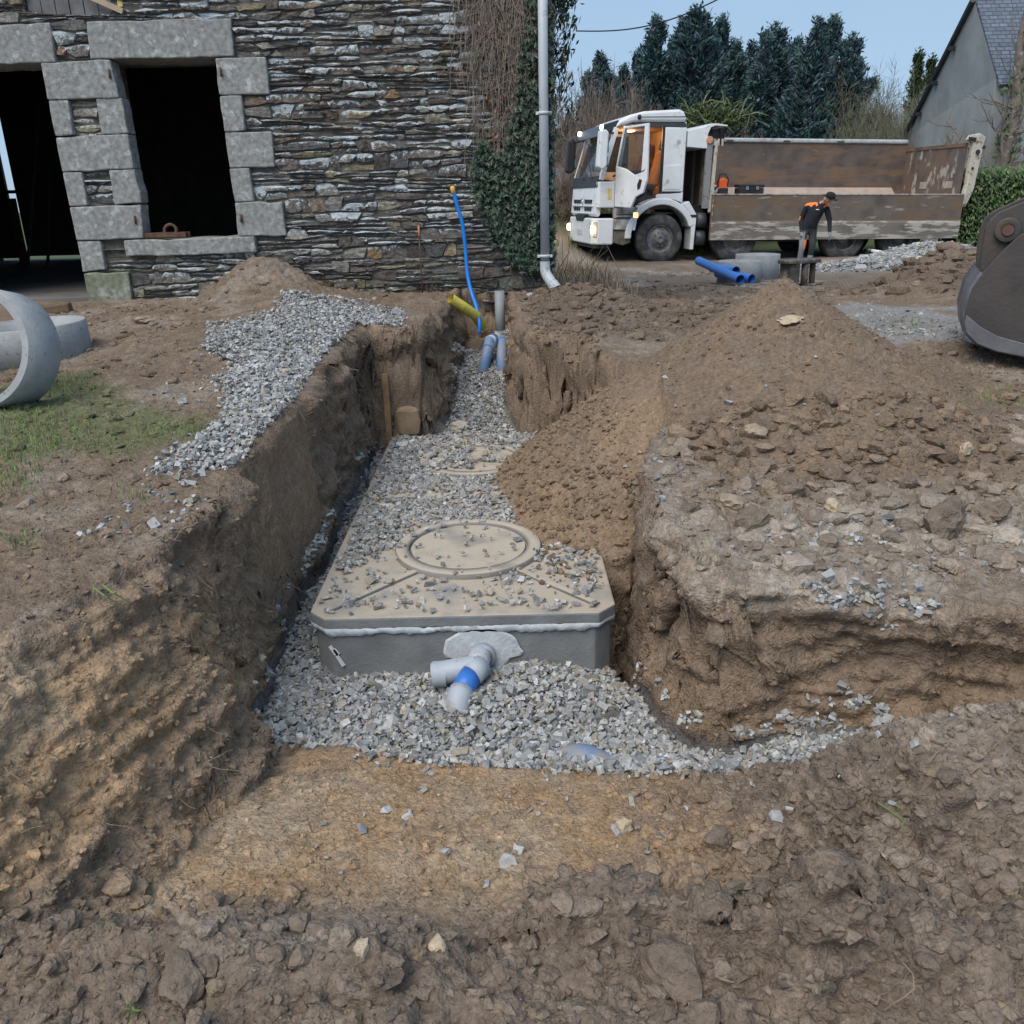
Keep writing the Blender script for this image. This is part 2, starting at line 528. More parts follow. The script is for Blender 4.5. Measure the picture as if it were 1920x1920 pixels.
disp = disp + .0085 * crisp * (.35 + .65 * dark + .35 * wallm + .25 * heapm + .25 * (D < 0)) * far_ok - .010 * np.clip(-f2 - .15, 0, 1) * dark
# horizontal ledges and pulled roots in the cut walls
led = fbm(x * .45, y * .45, z * 2.2, 6, 3, .6)
disp = disp + wallm * .050 * led * far_ok + wallm * (.050 * fbm(x, y, z, 4.5, 3, .55) + .020 * fbm(x, y, z, 18, 3, .6)) * far_ok
# ragged lip of turf along the top of the cuts
lip = np.exp(-((T - .10) / .09) ** 2) * (D > 0) * (1 - heapm) * (y > 2.2) * ss(-.35, .25, fbm(x, y, z * 0, 5, 3))
disp = disp + .050 * lip * far_ok
under = np.exp(-((T - .42) / .16) ** 2) * (D > 0) * (1 - heapm) * (y > 2.2) * (x > -.9)
disp = disp - .030 * under * far_ok
gravelz = np.zeros_like(x)

def to_ground(pix, zz):
    return [tuple(at_z(a, b, zz)[:2]) for a, b in pix]

GPOLY = {}
GPOLY['front'] = [(-1.12, 2.9), (-.95, 2.75), (-.62, 2.62), (-.45, 2.50), (0, 2.42), (.45, 2.34), (.72, 2.29), (1.08, 2.30), (1.36, 2.42), (1.30, 2.58), (1.0, 2.68), (.66, 2.74), (.60, 3.08), (.45, 3.14), (-1.0, 3.2)]
GPOLY['strip'] = [(-1.06, 3.0), (-.82, 3.0), (-.82, 5.95), (-1.04, 5.95)]
GPOLY['trench'] = [(-.80, 5.85), (.28, 5.85), (.12, 6.1), (.10, 7.5), (-.44, 7.55), (-.6, 6.1)]
gl_px = [(535, 552), (640, 572), (752, 592), (748, 640), (690, 680), (650, 735), (605, 800), (560, 860), (500, 892), (400, 880), (285, 888), (330, 848), (415, 800),
         (425, 740), (395, 715), (445, 690), (390, 650), (400, 620), (520, 592)]
gz = lambda a, b: -.05 if b < 600 else (-.10 if b < 700 else (-.18 if b < 820 else -.23))
GPOLY['left'] = [tuple(at_z(a, b, gz(a, b))[:2]) for a, b in gl_px]
def px_of(x, y, z):
    m = np.array(CM)
    q = np.stack([x, y, z - CZ], -1) @ m
    return 960 + FPX * q[..., 0] / np.maximum(-q[..., 2], .05), 960 - FPX * q[..., 1] / np.maximum(-q[..., 2], .05)
def left_d(x, y, z):
    u, v = px_of(x, y, z)
    d = sdpoly(u + 14 * pn(x * 9, y * 9, x * 0), v + 9 * pn(x * 9, y * 9, x * 0 + 9), np.array(gl_px)) / 260.0
    return np.where((y > 2.5) & (y < 8) & (x < -.5), d, -1)
dG = {k: sdpoly(x + .05 * pn(x * 6, y * 6, x * 0), y + .05 * pn(x * 6, y * 6, x * 0 + 9), np.array(v)) for k, v in GPOLY.items()}
dG['left'] = left_d(x, y, z)
gm = np.zeros_like(x)
for k, v in dG.items():
    gm = np.maximum(gm, ss(-.02, .05, v) * (((D < -.035) if k == 'left' else (T > .9))))
gm = gm * (1 - heapm * (y > 3.3))
pile = np.exp(-((x - 7.9) / 1.5) ** 2 - ((y - 16.4) / .95) ** 2) + .6 * np.exp(-((x - 6.2) / 1.6) ** 2 - ((y - 15.6) / .75) ** 2)
gpile = ss(.22, .32, pile + .05 * fbm(x, y, z, 1.5, 3))
smearm = dark * ss(.22, .5, fbm(x, y, z, 1.3, 3) + .3 * (x > .9) + .10)
disp = disp * (1 - .68 * smearm)
disp = disp * (1 - .75 * gm) + .04 * ss(0, .25, dG['left'])
N2 = N.copy()
P = P + N2 * disp[..., None]
Vt = P.reshape(-1, 3)
# soil colours
n1 = fbm(x, y, z, 1.6, 4); n2 = fbm(x, y, z, 7, 4, .6); n3 = fbm(x, y, z, 30, 3, .6)
def C(*c): return np.array(c)
brown, darkb, ochre, tan, greym, grav, green = C(.235, .172, .122), C(.175, .135, .104), C(.40, .265, .150), C(.53, .405, .28), C(.30, .25, .205), C(.27, .27, .265), C(.075, .105, .035)
def lerp(a, b, t): return a + (b - a) * np.clip(t, 0, 1)[..., None]
colr = np.broadcast_to(brown, P.shape).copy()
colr = lerp(colr, darkb, ss(-.1, .5, n2 + .3 * n1) * .7)
colr = lerp(colr, greym, ss(.0, .4, n1 + .4 * n2) * (D < 0) * .7)
topm = (D < 0) * (1 - heapm)
colr = lerp(colr, tan * .8, topm * ss(.15, .5, fbm(x, y, z, 4, 3)) * .35)
# churned darker earth between heap and house
ch_ = ss(.05, .25, x) * (1 - ss(2.2, 3.0, x)) * ss(5.6, 6.2, y) * (1 - ss(11.5, 13, y)) * (D < 0)
colr = lerp(colr, C(.17, .128, .096), ch_ * (.55 + .45 * ss(-.2, .3, n2)))
heapc = lerp(np.broadcast_to(C(.255, .182, .124), P.shape), C(.205, .152, .112), ss(-.2, .4, n2))
heapc = lerp(heapc, ochre * .8, ss(.1, .6, n1 + ss(1.0, .2, x) * .5) * .4)
colr = lerp(colr, heapc, heapm)
sc = lerp(np.broadcast_to(ochre * .92, P.shape), tan * .74, ss(-.1, .35, n1 + .3 * n2))
sc = lerp(sc, brown * 1.0, ss(-.05, .35, n2 - .35 * n1) * .65)
colr = lerp(colr, sc, sandy * (1 - wallm * .3))
lw = inside * wallm * (x < -.6) * (y < 3.3)
lo = ss(-.1, .4, fbm(x, y, z, 2.4, 3) + .35 - .3 * np.abs(z + .62) / .3)
colr = lerp(colr, brown * 1.05, lw * .9)
pale = np.exp(-((x + 1.40) / .17) ** 2 - ((y - 1.95) / .22) ** 2)
colr = lerp(colr, ochre * 1.0, lw * lo * .9)
colr = lerp(colr, C(.37, .275, .185), ss(.35, .5, pale + .25 * fbm(x, y, z, 5, 3)) * .7)
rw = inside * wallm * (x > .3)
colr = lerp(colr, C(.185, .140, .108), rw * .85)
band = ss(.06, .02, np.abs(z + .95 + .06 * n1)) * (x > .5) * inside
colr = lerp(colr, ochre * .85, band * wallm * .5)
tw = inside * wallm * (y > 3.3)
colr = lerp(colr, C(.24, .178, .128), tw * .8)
colr = lerp(colr, C(.195, .152, .118), dark * ss(-.5, .1, n1 + .9 + .3 * n2) * .92)
colr = lerp(colr, C(.29, .24, .195), smearm * .6)
ledge = ss(.45, .7, x) * ss(2.5, 2.62, y) * (1 - ss(3.1, 3.7, y)) * (D < .02) * (1 - heapm)
colr = lerp(colr, C(.37, .315, .26), ledge * (.45 + .55 * ss(-.2, .3, n2)))
# far yard: mud, grey wet gravelly patches, grass
fy = ss(9.5, 12.0, y) * (D < 0)
mud = lerp(np.broadcast_to(C(.22, .170, .130), P.shape), C(.32, .285, .25), ss(.0, .3, fbm(x, y, z * 0, .8, 4)))
colr = lerp(colr, mud, fy * (x > .4))
wet = ss(.05, .3, fbm(x, y, z * 0, 1.1, 3) + .5 * np.exp(-((x - 2.9) / .7) ** 2 - ((y - 6.6) / 1.0) ** 2)) * (x > 1.8) * (D < 0) * (1 - heapm) * (y > 3.6) * (y < 10)
colr = lerp(colr, C(.30, .29, .28), wet * .8)
dirtpile = np.exp(-((x - 4.4) / 1.1) ** 2 - ((y - 8.5) / .9) ** 2)
colr = lerp(colr, C(.19, .140, .104), ss(.25, .4, dirtpile))
bank = np.exp(-((x - 1.9) / 1.4) ** 2 - ((y - 11.2) / 1.2) ** 2)
colr = lerp(colr, C(.195, .155, .122), ss(.25, .45, bank))
gr = ss(.0, .25, fbm(x, y, z * 0, 1.2, 3) + .45 * np.exp(-((x + 2.4) / .8) ** 2 - ((y - 3.9) / .8) ** 2) + .1 * (x < -2.2) - .25) * (x < -1.3) * (y < 6) * (D < -.1)
colr = lerp(colr, green * 1.5, gr * .55)
gfar = ss(19.5, 21.5, y + 1.2 * fbm(x, y, z * 0, .4, 2) - .25 * np.clip(x - 4, -10, 10) * 0) * ss(22.0, 24.0, y) + ss(.6, 1.2, pile * 0 + np.exp(-((x - 10.5) / 2.0) ** 2 - ((y - 19) / 2.5) ** 2) * 1.5)
colr = lerp(colr, C(.085, .12, .045), np.clip(gfar, 0, 1))
lumi = (colr @ np.array((.3, .55, .15)))[..., None]
colr = (colr + (lumi - colr) * .08) * np.where(D < 0, .82, .95)[..., None]
colr = lerp(colr, grav * .55, np.clip(gm, 0, 1) * .9)
colr = lerp(colr, grav * .8, gpile)
colr = colr * (1 + .30 * n3 + .22 * n2)[..., None]
cv = .16 * (I2 - .5) + .12 * (I3 - .5)
colr = np.clip(colr * (1 + cv * far_ok)[..., None], .01, 1)
wetA = np.clip(wet + .25 * dark, 0, 1)
idx = np.arange(ny * nx).reshape(ny, nx)
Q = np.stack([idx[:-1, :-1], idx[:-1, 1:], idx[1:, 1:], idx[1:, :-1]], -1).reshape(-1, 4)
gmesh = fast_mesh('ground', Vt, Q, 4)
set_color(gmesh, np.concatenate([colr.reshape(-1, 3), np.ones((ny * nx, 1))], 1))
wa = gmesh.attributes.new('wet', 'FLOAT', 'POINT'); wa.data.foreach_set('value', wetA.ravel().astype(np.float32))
gmesh.polygons.foreach_set('use_smooth', np.ones(len(Q), bool))
def soil_material():
    m = mat('soil', tint=True, rough=.88, var=.30, scale=55, bump=.7, bscale=110, spec=.25, bdist=.010)
    n_, l_ = m.node_tree.nodes, m.node_tree.links
    n_['Noise Texture'].inputs['Detail'].default_value = 10
    # a second, crumb-sized relief under the grain
    tc_ = n_['Texture Coordinate']; b1 = n_['Bump']
    vo = n_.new('ShaderNodeTexVoronoi'); vo.inputs['Scale'].default_value = 85; vo.inputs['Randomness'].default_value = 1
    wp = n_.new('ShaderNodeTexNoise'); wp.inputs['Scale'].default_value = 60; wp.inputs['Detail'].default_value = 4
    l_.new(tc_.outputs['Object'], wp.inputs['Vector'])
    mxv = n_.new('ShaderNodeVectorMath'); mxv.operation = 'MULTIPLY_ADD'; mxv.inputs[1].default_value = (.02, .02, .02)
    l_.new(wp.outputs['Color'], mxv.inputs[0]); l_.new(tc_.outputs['Object'], mxv.inputs[2]); l_.new(mxv.outputs[0], vo.inputs['Vector'])
    b2 = n_.new('ShaderNodeBump'); b2.invert = True; b2.inputs['Strength'].default_value = .7; b2.inputs['Distance'].default_value = .009
    l_.new(vo.outputs['Distance'], b2.inputs['Height']); l_.new(b2.outputs[0], b1.inputs['Normal'])
    n, l = m.node_tree.nodes, m.node_tree.links
    a = n.new('ShaderNodeAttribute'); a.attribute_name = 'wet'
    r = n.new('ShaderNodeMapRange'); r.inputs[3].default_value = .9; r.inputs[4].default_value = .42
    l.new(a.outputs['Fac'], r.inputs[0]); l.new(r.outputs[0], n['Principled BSDF'].inputs['Roughness'])
    return m
MSOIL = soil_material()
gmesh.materials.append(MSOIL)
ground = bpy.data.objects.new('ground', gmesh)
link(ground); tag(ground, kind='structure')
# a lookup for standing things on the ground
sub = (X[0] > -30) & (X[0] < 30)
cols = np.where((xx > -12) & (xx < 14))[0]
rows = np.where((yy > .4) & (yy < 30))[0]
bi = idx[np.ix_(rows, cols)]
Pb = P[np.ix_(rows, cols)].reshape(-1, 3)
bm_, bn_ = len(rows), len(cols)
ib = np.arange(bm_ * bn_).reshape(bm_, bn_)
Qb = np.stack([ib[:-1, :-1], ib[:-1, 1:], ib[1:, 1:], ib[1:, :-1]], -1).reshape(-1, 4)
BVH = BVHTree.FromPolygons(Pb.tolist(), Qb.tolist())
DOWN = Vector((0, 0, -1))
def gz_at(px, py, dflt=-.6):
    h = BVH.ray_cast(Vector((px, py, 5)), DOWN)
    return (h[0].z, h[1]) if h[0] is not None else (dflt, Vector((0, 0, 1)))
def ground_px(px, py):
    """where the camera ray through a pixel meets the ground"""
    h = BVH.ray_cast(Vector((0, 0, CZ)), ray(px, py).normalized())
    return h[0]
# ------------------------------------------------------------------ the stone house
WY = 8.0
house = thing('stone_house', 'old rubble stone farmhouse with granite door and window surrounds', 'house', (-2.2, WY, 0))
def masonry_material(name, lichen=(.50, .56, .60), low=.50):  # the lichen colour also carries sky light painted on ledge tops
    m = mat(name, tint=True, rough=.9, var=.5, scale=26, bump=1.0, bscale=45, spec=.2, bdist=.022)
    n, l = m.node_tree.nodes, m.node_tree.links
    b = n['Principled BSDF']
    src = b.inputs['Base Color'].links[0].from_socket
    at = n.new('ShaderNodeVertexColor'); at.layer_name = 'tint'
    tc = n.new('ShaderNodeTexCoord')
    nz = n.new('ShaderNodeTexNoise'); nz.inputs['Scale'].default_value = 30; nz.inputs['Detail'].default_value = 8; nz.inputs['Roughness'].default_value = .68
    l.new(tc.outputs['Object'], nz.inputs['Vector'])
    ad = n.new('ShaderNodeMath'); ad.operation = 'ADD'
    l.new(nz.outputs[0], ad.inputs[0]); l.new(at.outputs['Alpha'], ad.inputs[1])
    r = n.new('ShaderNodeMapRange'); r.inputs[1].default_value = .88; r.inputs[2].default_value = .96
    l.new(ad.outputs[0], r.inputs[0])
    mx = n.new('ShaderNodeMix'); mx.data_type = 'RGBA'; mx.inputs[7].default_value = (*lichen, 1)
    l.new(r.outputs[0], mx.inputs[0]); l.new(src, mx.inputs[6])
    l.new(mx.outputs[2], b.inputs['Base Color'])
    return m
MSTONE = masonry_material('rubble_stone')
MMORT = mat('mortar', (.14, .13, .115), rough=.95, var=.4, scale=14, bump=.8, bscale=50, bdist=.015)
MGRAN = mat('granite', (.255, .265, .262), rough=.82, var=.42, scale=26, bump=.6, bscale=120, dirt=(.46, .50, .51), dirt_amt=.22, dirt_scale=14)
MGRANM = mat('granite_mossy', (.185, .20, .15), rough=.88, var=.42, scale=20, bump=.5, bscale=120, dirt=(.36, .39, .36), dirt_amt=.25, dirt_scale=7)
MCONC = mat('concrete_floor', (.16, .155, .15), rough=.9, var=.3, scale=3, bump=.2, bscale=60)
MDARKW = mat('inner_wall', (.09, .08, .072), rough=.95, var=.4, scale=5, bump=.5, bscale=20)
MBOARD = mat('weathered_boards', (.175, .17, .175), rough=.85, var=.35, scale=9, bump=.4, bscale=50)
MNEWW = mat('fresh_timber', (.42, .33, .24), rough=.75, var=.2, scale=7, bump=.2, bscale=50)
MYELL = mat('yellow_foam', (.62, .52, .18), rough=.8, var=.2, scale=9, bump=.3, bscale=50)
MSLATE = mat('slate', (.105, .12, .15), rough=.6, var=.3, scale=10, bump=.3, bscale=30)

GY = 7.952
def wrect(x0, y0, x1, y1):
    a, b, c, d = at_y(x0, y0, GY), at_y(x1, y0, GY), at_y(x0, y1, GY), at_y(x1, y1, GY)
    return a, b, c, d
# granite blocks by their corners in the photograph: (tl, tr, br, bl) on the wall plane
blocks = [((160, 40), (432, 33), (437, 105), (168, 111), 'lintel'), ((-95, 50), (92, 42), (102, 116), (-75, 122), 'lintel'),
          ((76, 118), (206, 112), (224, 182), (89, 187), ''), ((90, 188), (127, 187), (136, 252), (103, 255), ''), ((178, 184), (226, 183), (240, 250), (189, 251), ''),
          ((104, 257), (240, 252), (250, 317), (117, 322), ''), ((117, 324), (153, 323), (164, 385), (130, 387), ''), ((203, 319), (252, 317), (265, 382), (214, 384), ''),
          ((130, 389), (264, 384), (268, 447), (143, 451), ''), ((143, 453), (187, 452), (197, 505), (154, 511), ''), ((156, 513), (240, 510), (248, 572), (168, 574), 'moss'),
          ((402, 108), (498, 106), (505, 176), (410, 178), ''), ((411, 180), (453, 179), (459, 245), (420, 247), ''), ((421, 248), (508, 246), (515, 312), (430, 314), ''),
          ((430, 316), (467, 315), (475, 377), (440, 379), ''), ((440, 381), (529, 379), (537, 441), (447, 443), ''), ((233, 451), (478, 444), (481, 474), (238, 480), 'sill')]
EXC = []
for tl, tr, br, bl, kind in blocks:
    c = [at_y(*q, GY) for q in (bl, br, tr, tl)]
    xs = [p.x for p in c]; zs = [p.z for p in c]
    pts = [(p.x + float(rng.normal(0, .002)), p.z + float(rng.normal(0, .002))) for p in c]
    dep = (.42 if kind == 'lintel' else .17) if kind != 'sill' else .50
    fy = -.02 if kind == 'sill' else float(rng.uniform(-.006, .008))
    # subdivided outline so the arrises wander a little
    op = []
    for i in range(4):
        a, b = pts[i], pts[(i + 1) % 4]
        ln = math.hypot(b[0] - a[0], b[1] - a[1]); k = max(2, int(ln / .09))
        for j in range(k):
            t = j / k
            jit = 0 if j == 0 else .0035
            op.append((a[0] + (b[0] - a[0]) * t + float(rng.normal(0, jit)), a[1] + (b[1] - a[1]) * t + float(rng.normal(0, jit))))
    g = MB().prism(op[::-1], GY + fy, GY + dep)
    o = g.build('window_sill' if kind == 'sill' else ('lintel' if kind == 'lintel' else 'granite_block'), MGRANM if kind == 'moss' else MGRAN, bevel=.010, auto=True)
    hold(o, house)
    EXC.append((min(xs), max(xs), min(zs), max(zs)))
wl_, wr_ = at_y(205, 108, WY).x, at_y(403, 108, WY).x
wb_, wt_ = .50, at_y(300, 108, WY).z
dr_ = at_y(78, 118, WY).x
DOORL = -5.05
WIN = (wl_ + .0, wr_, wb_, wt_)
DOOR = (DOORL, dr_, -.6, at_y(40, 118, WY).z)
LOFT = (at_y(42, 10, WY).x, at_y(207, 10, WY).x, at_y(100, 29, WY).z, 3.3)
EXC += [WIN, DOOR, LOFT]
HX0, HX1, HTOP, HBACK = -8.6, .42, 3.25, 14.4
# wall core round the openings
core = MB()
cy0, cy1 = 8.012, 8.55
core.box(HX0, DOOR[0], cy0, cy1, -.8, HTOP)
core.box(DOOR[0], HX1, cy0, cy1, WIN[3], LOFT[2])
core.box(DOOR[0], LOFT[0], cy0, cy1, LOFT[2], HTOP)
core.box(LOFT[1], HX1, cy0, cy1, LOFT[2], HTOP)
core.box(LOFT[0], LOFT[1], 8.30, cy1, LOFT[2], HTOP)
core.box(DOOR[1] + .1, WIN[0] - .10, cy0, cy1, -.8, WIN[3])
core.box(WIN[1] + .10, HX1, cy0, cy1, -.34, WIN[3])
core.box(WIN[1] + .10, -.62, cy0, cy1, -.8, -.34)
core.box(.12, HX1, cy0, cy1, -.8, -.34)
core.box(WIN[0] - .10, WIN[1] + .10, cy0, cy1, -.8, WIN[2])
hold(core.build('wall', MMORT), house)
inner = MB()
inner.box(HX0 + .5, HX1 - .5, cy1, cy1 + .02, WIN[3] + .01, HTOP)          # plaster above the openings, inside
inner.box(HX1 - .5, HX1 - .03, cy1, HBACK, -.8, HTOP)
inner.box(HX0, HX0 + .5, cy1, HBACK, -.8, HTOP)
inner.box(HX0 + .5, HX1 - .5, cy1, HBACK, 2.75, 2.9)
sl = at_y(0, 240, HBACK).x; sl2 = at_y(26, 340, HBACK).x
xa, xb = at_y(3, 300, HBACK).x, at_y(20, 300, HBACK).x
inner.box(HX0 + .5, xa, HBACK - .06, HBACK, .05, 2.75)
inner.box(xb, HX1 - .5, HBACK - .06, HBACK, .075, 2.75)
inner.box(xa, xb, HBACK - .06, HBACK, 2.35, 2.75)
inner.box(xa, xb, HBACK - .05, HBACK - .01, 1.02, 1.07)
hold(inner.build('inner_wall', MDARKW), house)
fl = MB().box(HX0 + .3, HX1 - .4, 8.10, HBACK + .3, -.3, .012)
hold(fl.build('floor', MCONC), house)
rf = MB()
mid = (WY + HBACK) / 2
rf.prism([(WY - .3, HTOP - .1), (mid, HTOP + 3.6), (HBACK + .3, HTOP - .1), (HBACK + .3, HTOP), (mid, HTOP + 3.75), (WY - .3, HTOP)], HX0 - .1, HX1 + .1, axis='x')
hold(rf.build('roof', MSLATE), house)
gb = MB().prism([(WY + .05, HTOP), (mid, HTOP + 3.55), (HBACK, HTOP)], HX1 - .45, HX1 - .04, axis='x')
hold(gb.build('gable', MMORT), house)
# loft hatch of upright boards
bx = np.linspace(LOFT[0] + .01, LOFT[1] - .01, 7)
for i in range(6):
    b = MB().box(bx[i] + .004, bx[i + 1] - .004, 8.05 + float(rng.uniform(0, .012)), 8.09, LOFT[2] - .01, LOFT[3] - .05)
    hold(b.build('loft_board', MBOARD), house)
a, b = at_y(160, -10, 8.0), at_y(232, 22, 8.0)
dvec = (b - a).normalized(); nv = Vector((dvec.z, 0, -dvec.x))
bt = MB().prism([((a + nv * .022).x, (a + nv * .022).z), ((b + nv * .022).x, (b + nv * .022).z), ((b - nv * .022).x, (b - nv * .022).z), ((a - nv * .022).x, (a - nv * .022).z)], 7.97, 8.0)
hold(bt.build('batten', MNEWW, auto=True), house)
a, b = at_y(218, -6, 8.0), at_y(230, 12, 8.0)
yb = MB().box(a.x, b.x, 8.0, 8.05, b.z, a.z + .2)
hold(yb.build('filler_strip', MYELL), house)

# rubble masonry: every stone its own mesh
stones = []      # (area, V, F, col)
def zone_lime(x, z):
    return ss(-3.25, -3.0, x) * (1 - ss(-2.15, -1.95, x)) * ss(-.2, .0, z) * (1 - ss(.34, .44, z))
PAL = np.array([(.105, .094, .088), (.120, .104, .094), (.088, .087, .090), (.165, .160, .150), (.20, .192, .175), (.21, .182, .125), (.195, .180, .142), (.145, .114, .090), (.25, .175, .11)])
PW = np.array([.24, .20, .13, .15, .08, .05, .08, .06, .01]); PW /= PW.sum()
def make_stone(x0, x1, zl, zh, k):
    """zl, zh: functions of x giving the lower and upper bed"""
    gap = .0025
    n = 4
    pr = []
    L = x1 - x0
    sk0, sk1 = rng.normal(0, .016), rng.normal(0, .016)
    for i in range(n):
        t = i / (n - 1)
        xq = x0 + gap + (L - 2 * gap) * t
        pr.append([xq + sk0 * (i == 0) + sk1 * (i == n - 1), zl(xq) + gap + abs(rng.normal(0, .0055)) + (.010 if i in (0, n - 1) else 0) * rng.random(), 0])
    hm = .5 * (zl(x1) + zh(x1))
    pr.append([x1 - gap + rng.normal(0, .004), hm, .5])
    for i in range(n):
        t = 1 - i / (n - 1)
        xq = x0 + gap + (L - 2 * gap) * t
        pr.append([xq - sk1 * (i == 0) - sk0 * (i == n - 1), zh(xq) - gap - abs(rng.normal(0, .0065)) - (.014 if i in (0, n - 1) else 0) * rng.random(), 1])
    hm = .5 * (zl(x0) + zh(x0))
    pr.append([x0 + gap + rng.normal(0, .004), hm, .5])
    A = np.array(pr); m = len(A)
    c = A.mean(0)
    H = A[:, 1].max() - A[:, 1].min()
    prot = float(np.clip(rng.normal(.010, .011), -.010, .04))
    tilt = rng.normal(0, .10); yaw = rng.normal(0, .05)
    ins = min(.006, .18 * H) / max(H, .02)
    V, cl = [], []
    base = PAL[rng.choice(len(PAL), p=PW)] * rng.uniform(.9, 1.45)
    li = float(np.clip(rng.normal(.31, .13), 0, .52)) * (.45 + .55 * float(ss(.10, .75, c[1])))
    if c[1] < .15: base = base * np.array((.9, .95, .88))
    lm = float(zone_lime(c[0], c[1]))
    if lm > .4:
        base = base * .5 + np.array((.20, .195, .17)) * .5; li += .20
    topb = rng.uniform(.12, .36)  # white upper edge: lichen plus sky light on the ledge, put into colour
    for ring, (s, dy) in enumerate(((1.0, .07), (1.0, .006), (1 - 1.5 * ins, 0.0))):
        for q in A:
            xx_, zz_ = c[0] + (q[0] - c[0]) * (1 - (1 - s) * min(1, H / max(L, .01))), c[1] + (q[1] - c[1]) * s
            y_ = WY - prot + dy + tilt * (zz_ - c[1]) * (ring > 0) + yaw * (xx_ - c[0]) * (ring > 0) + (rng.normal(0, .0055) if ring else 0)
            if ring == 0: y_ = WY + .06
            V.append((xx_, y_, zz_))
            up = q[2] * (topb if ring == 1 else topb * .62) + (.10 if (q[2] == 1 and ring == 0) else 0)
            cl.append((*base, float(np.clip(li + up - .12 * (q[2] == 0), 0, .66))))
    V.append((c[0], WY - prot - abs(rng.normal(.003, .004)), c[1])); cl.append((*base, max(0, li - .04)))
    F = []
    for r_ in (0, 1):
        for i in range(m):
            a, b = r_ * m + i, r_ * m + (i + 1) % m
            F += [(a, b, b + m), (a, b + m, a + m)]
    for i in range(m):
        F.append((2 * m + i, 2 * m + (i + 1) % m, 3 * m))
    stones.append((L * H, np.array(V), np.array(F), np.array(cl)))

zb = [-.62]
while zb[-1] < 2.95:
    zb.append(zb[-1] + float(rng.choice([.058, .074, .092, .122], p=[.25, .35, .27, .13])) * (1.1 if zb[-1] < .4 else .95))
def bed(k):
    ph = k * 3.7
    def f(xq):
        return zb[k] + .020 * math.sin(xq * 1.7 + ph * .35) + .010 * math.sin(xq * 4.3 + ph * .8) + .006 * math.sin(xq * 9.7 + ph)
    return f
for k in range(len(zb) - 1):
    lo_, hi_ = bed(k), bed(k + 1)
    zc0, zc1 = zb[k], zb[k + 1]
    def fill(xs, xe, l_, h_, tall):
        q = xs
        while q < xe - .03:
            hh = h_(q) - l_(q)
            Lw = float(rng.uniform(1.0, 2.3)) * max(hh, .05) if tall else float(rng.uniform(.10, .32))
            if xe - (q + Lw) < .07: Lw = xe - q
            make_stone(q, q + Lw, l_, h_, k)
            q += Lw
    def free(z0, z1, xs=-5.9, xe=HX1 - .005):
        seg = [(xs, xe)]
        for (a, b, c, d) in EXC:
            ov = min(z1, d) - max(z0, c)
            if ov > .35 * (z1 - z0):
                ns = []
                for (p, q) in seg:
                    if b <= p or a >= q: ns.append((p, q)); continue
                    if a - p > .035: ns.append((p, a))
                    if q - b > .035: ns.append((b, q))
                seg = ns
        return seg
    # groups along the band: one tall stone, or a stack of two or three thin slabs
    for (p, q) in free(zc0, zc1):
        cur = p
        while cur < q - .03:
            u = rng.random()
            if u < .60 or zc1 - zc0 < .07:
                L = float(rng.uniform(.07, .25)); n = 1
            elif u < .93:
                L = float(rng.uniform(.22, .62)); n = 2
            else:
                L = float(rng.uniform(.25, .7)); n = 3
            if q - (cur + L) < .09: L = q - cur
            e = cur + L
            if n == 3 and zc1 - zc0 < .12: n = 2
            fr = [0] + sorted([float((j + 1) / n + rng.normal(0, .07 / n)) for j in range(n - 1)]) + [1]
            for j in range(n):
                l_ = (lambda xq, t=fr[j]: lo_(xq) + (hi_(xq) - lo_(xq)) * t)
                h_ = (lambda xq, t=fr[j + 1]: lo_(xq) + (hi_(xq) - lo_(xq)) * t)
                if n == 1:
                    make_stone(cur, e, l_, h_, k)
                else:
                    fill(cur, e, l_, h_, False)
            cur = e
# keep stones out of the trench mouth under the wall
stones = [s for s in stones if not (s[1][:, 2].mean() < -.33 and -.60 < s[1][:, 0].mean() < .10)]
print('wall stones', len(stones))
vis = [s[0] if (-4.8 < s[1][:, 0].mean() < .3 and -.02 < s[1][:, 2].mean() < 2.33) else 0 for s in stones]
order = np.argsort(vis)[::-1]
def smesh(V, F, Cc, name):
    me = fast_mesh(name, V, F, 3)
    set_color(me, Cc)
    me.materials.append(MSTONE)
    return me
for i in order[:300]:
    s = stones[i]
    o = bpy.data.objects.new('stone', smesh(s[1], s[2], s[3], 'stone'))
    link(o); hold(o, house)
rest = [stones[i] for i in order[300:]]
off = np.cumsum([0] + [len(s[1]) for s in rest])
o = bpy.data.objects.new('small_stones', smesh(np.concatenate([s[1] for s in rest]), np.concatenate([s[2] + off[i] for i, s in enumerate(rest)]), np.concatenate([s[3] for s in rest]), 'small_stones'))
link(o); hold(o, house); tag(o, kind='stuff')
# iron hinge pins on the window surround
MRUST = mat('rusty_iron', (.105, .058, .038), rough=.85, var=.5, scale=18, bump=.6, bscale=70)
for px, py in ((205, 138), (414, 135), (253, 412), (452, 409)):
    p = at_y(px, py, GY - .012)
    g = MB().tube([(p.x, p.y, p.z - .035), (p.x, p.y, p.z + .035)], .009, 8).tube([(p.x, p.y, p.z - .02), (p.x, p.y + .05, p.z - .02)], .008, 8)
    hold(g.build('hinge_pin', MRUST), house)

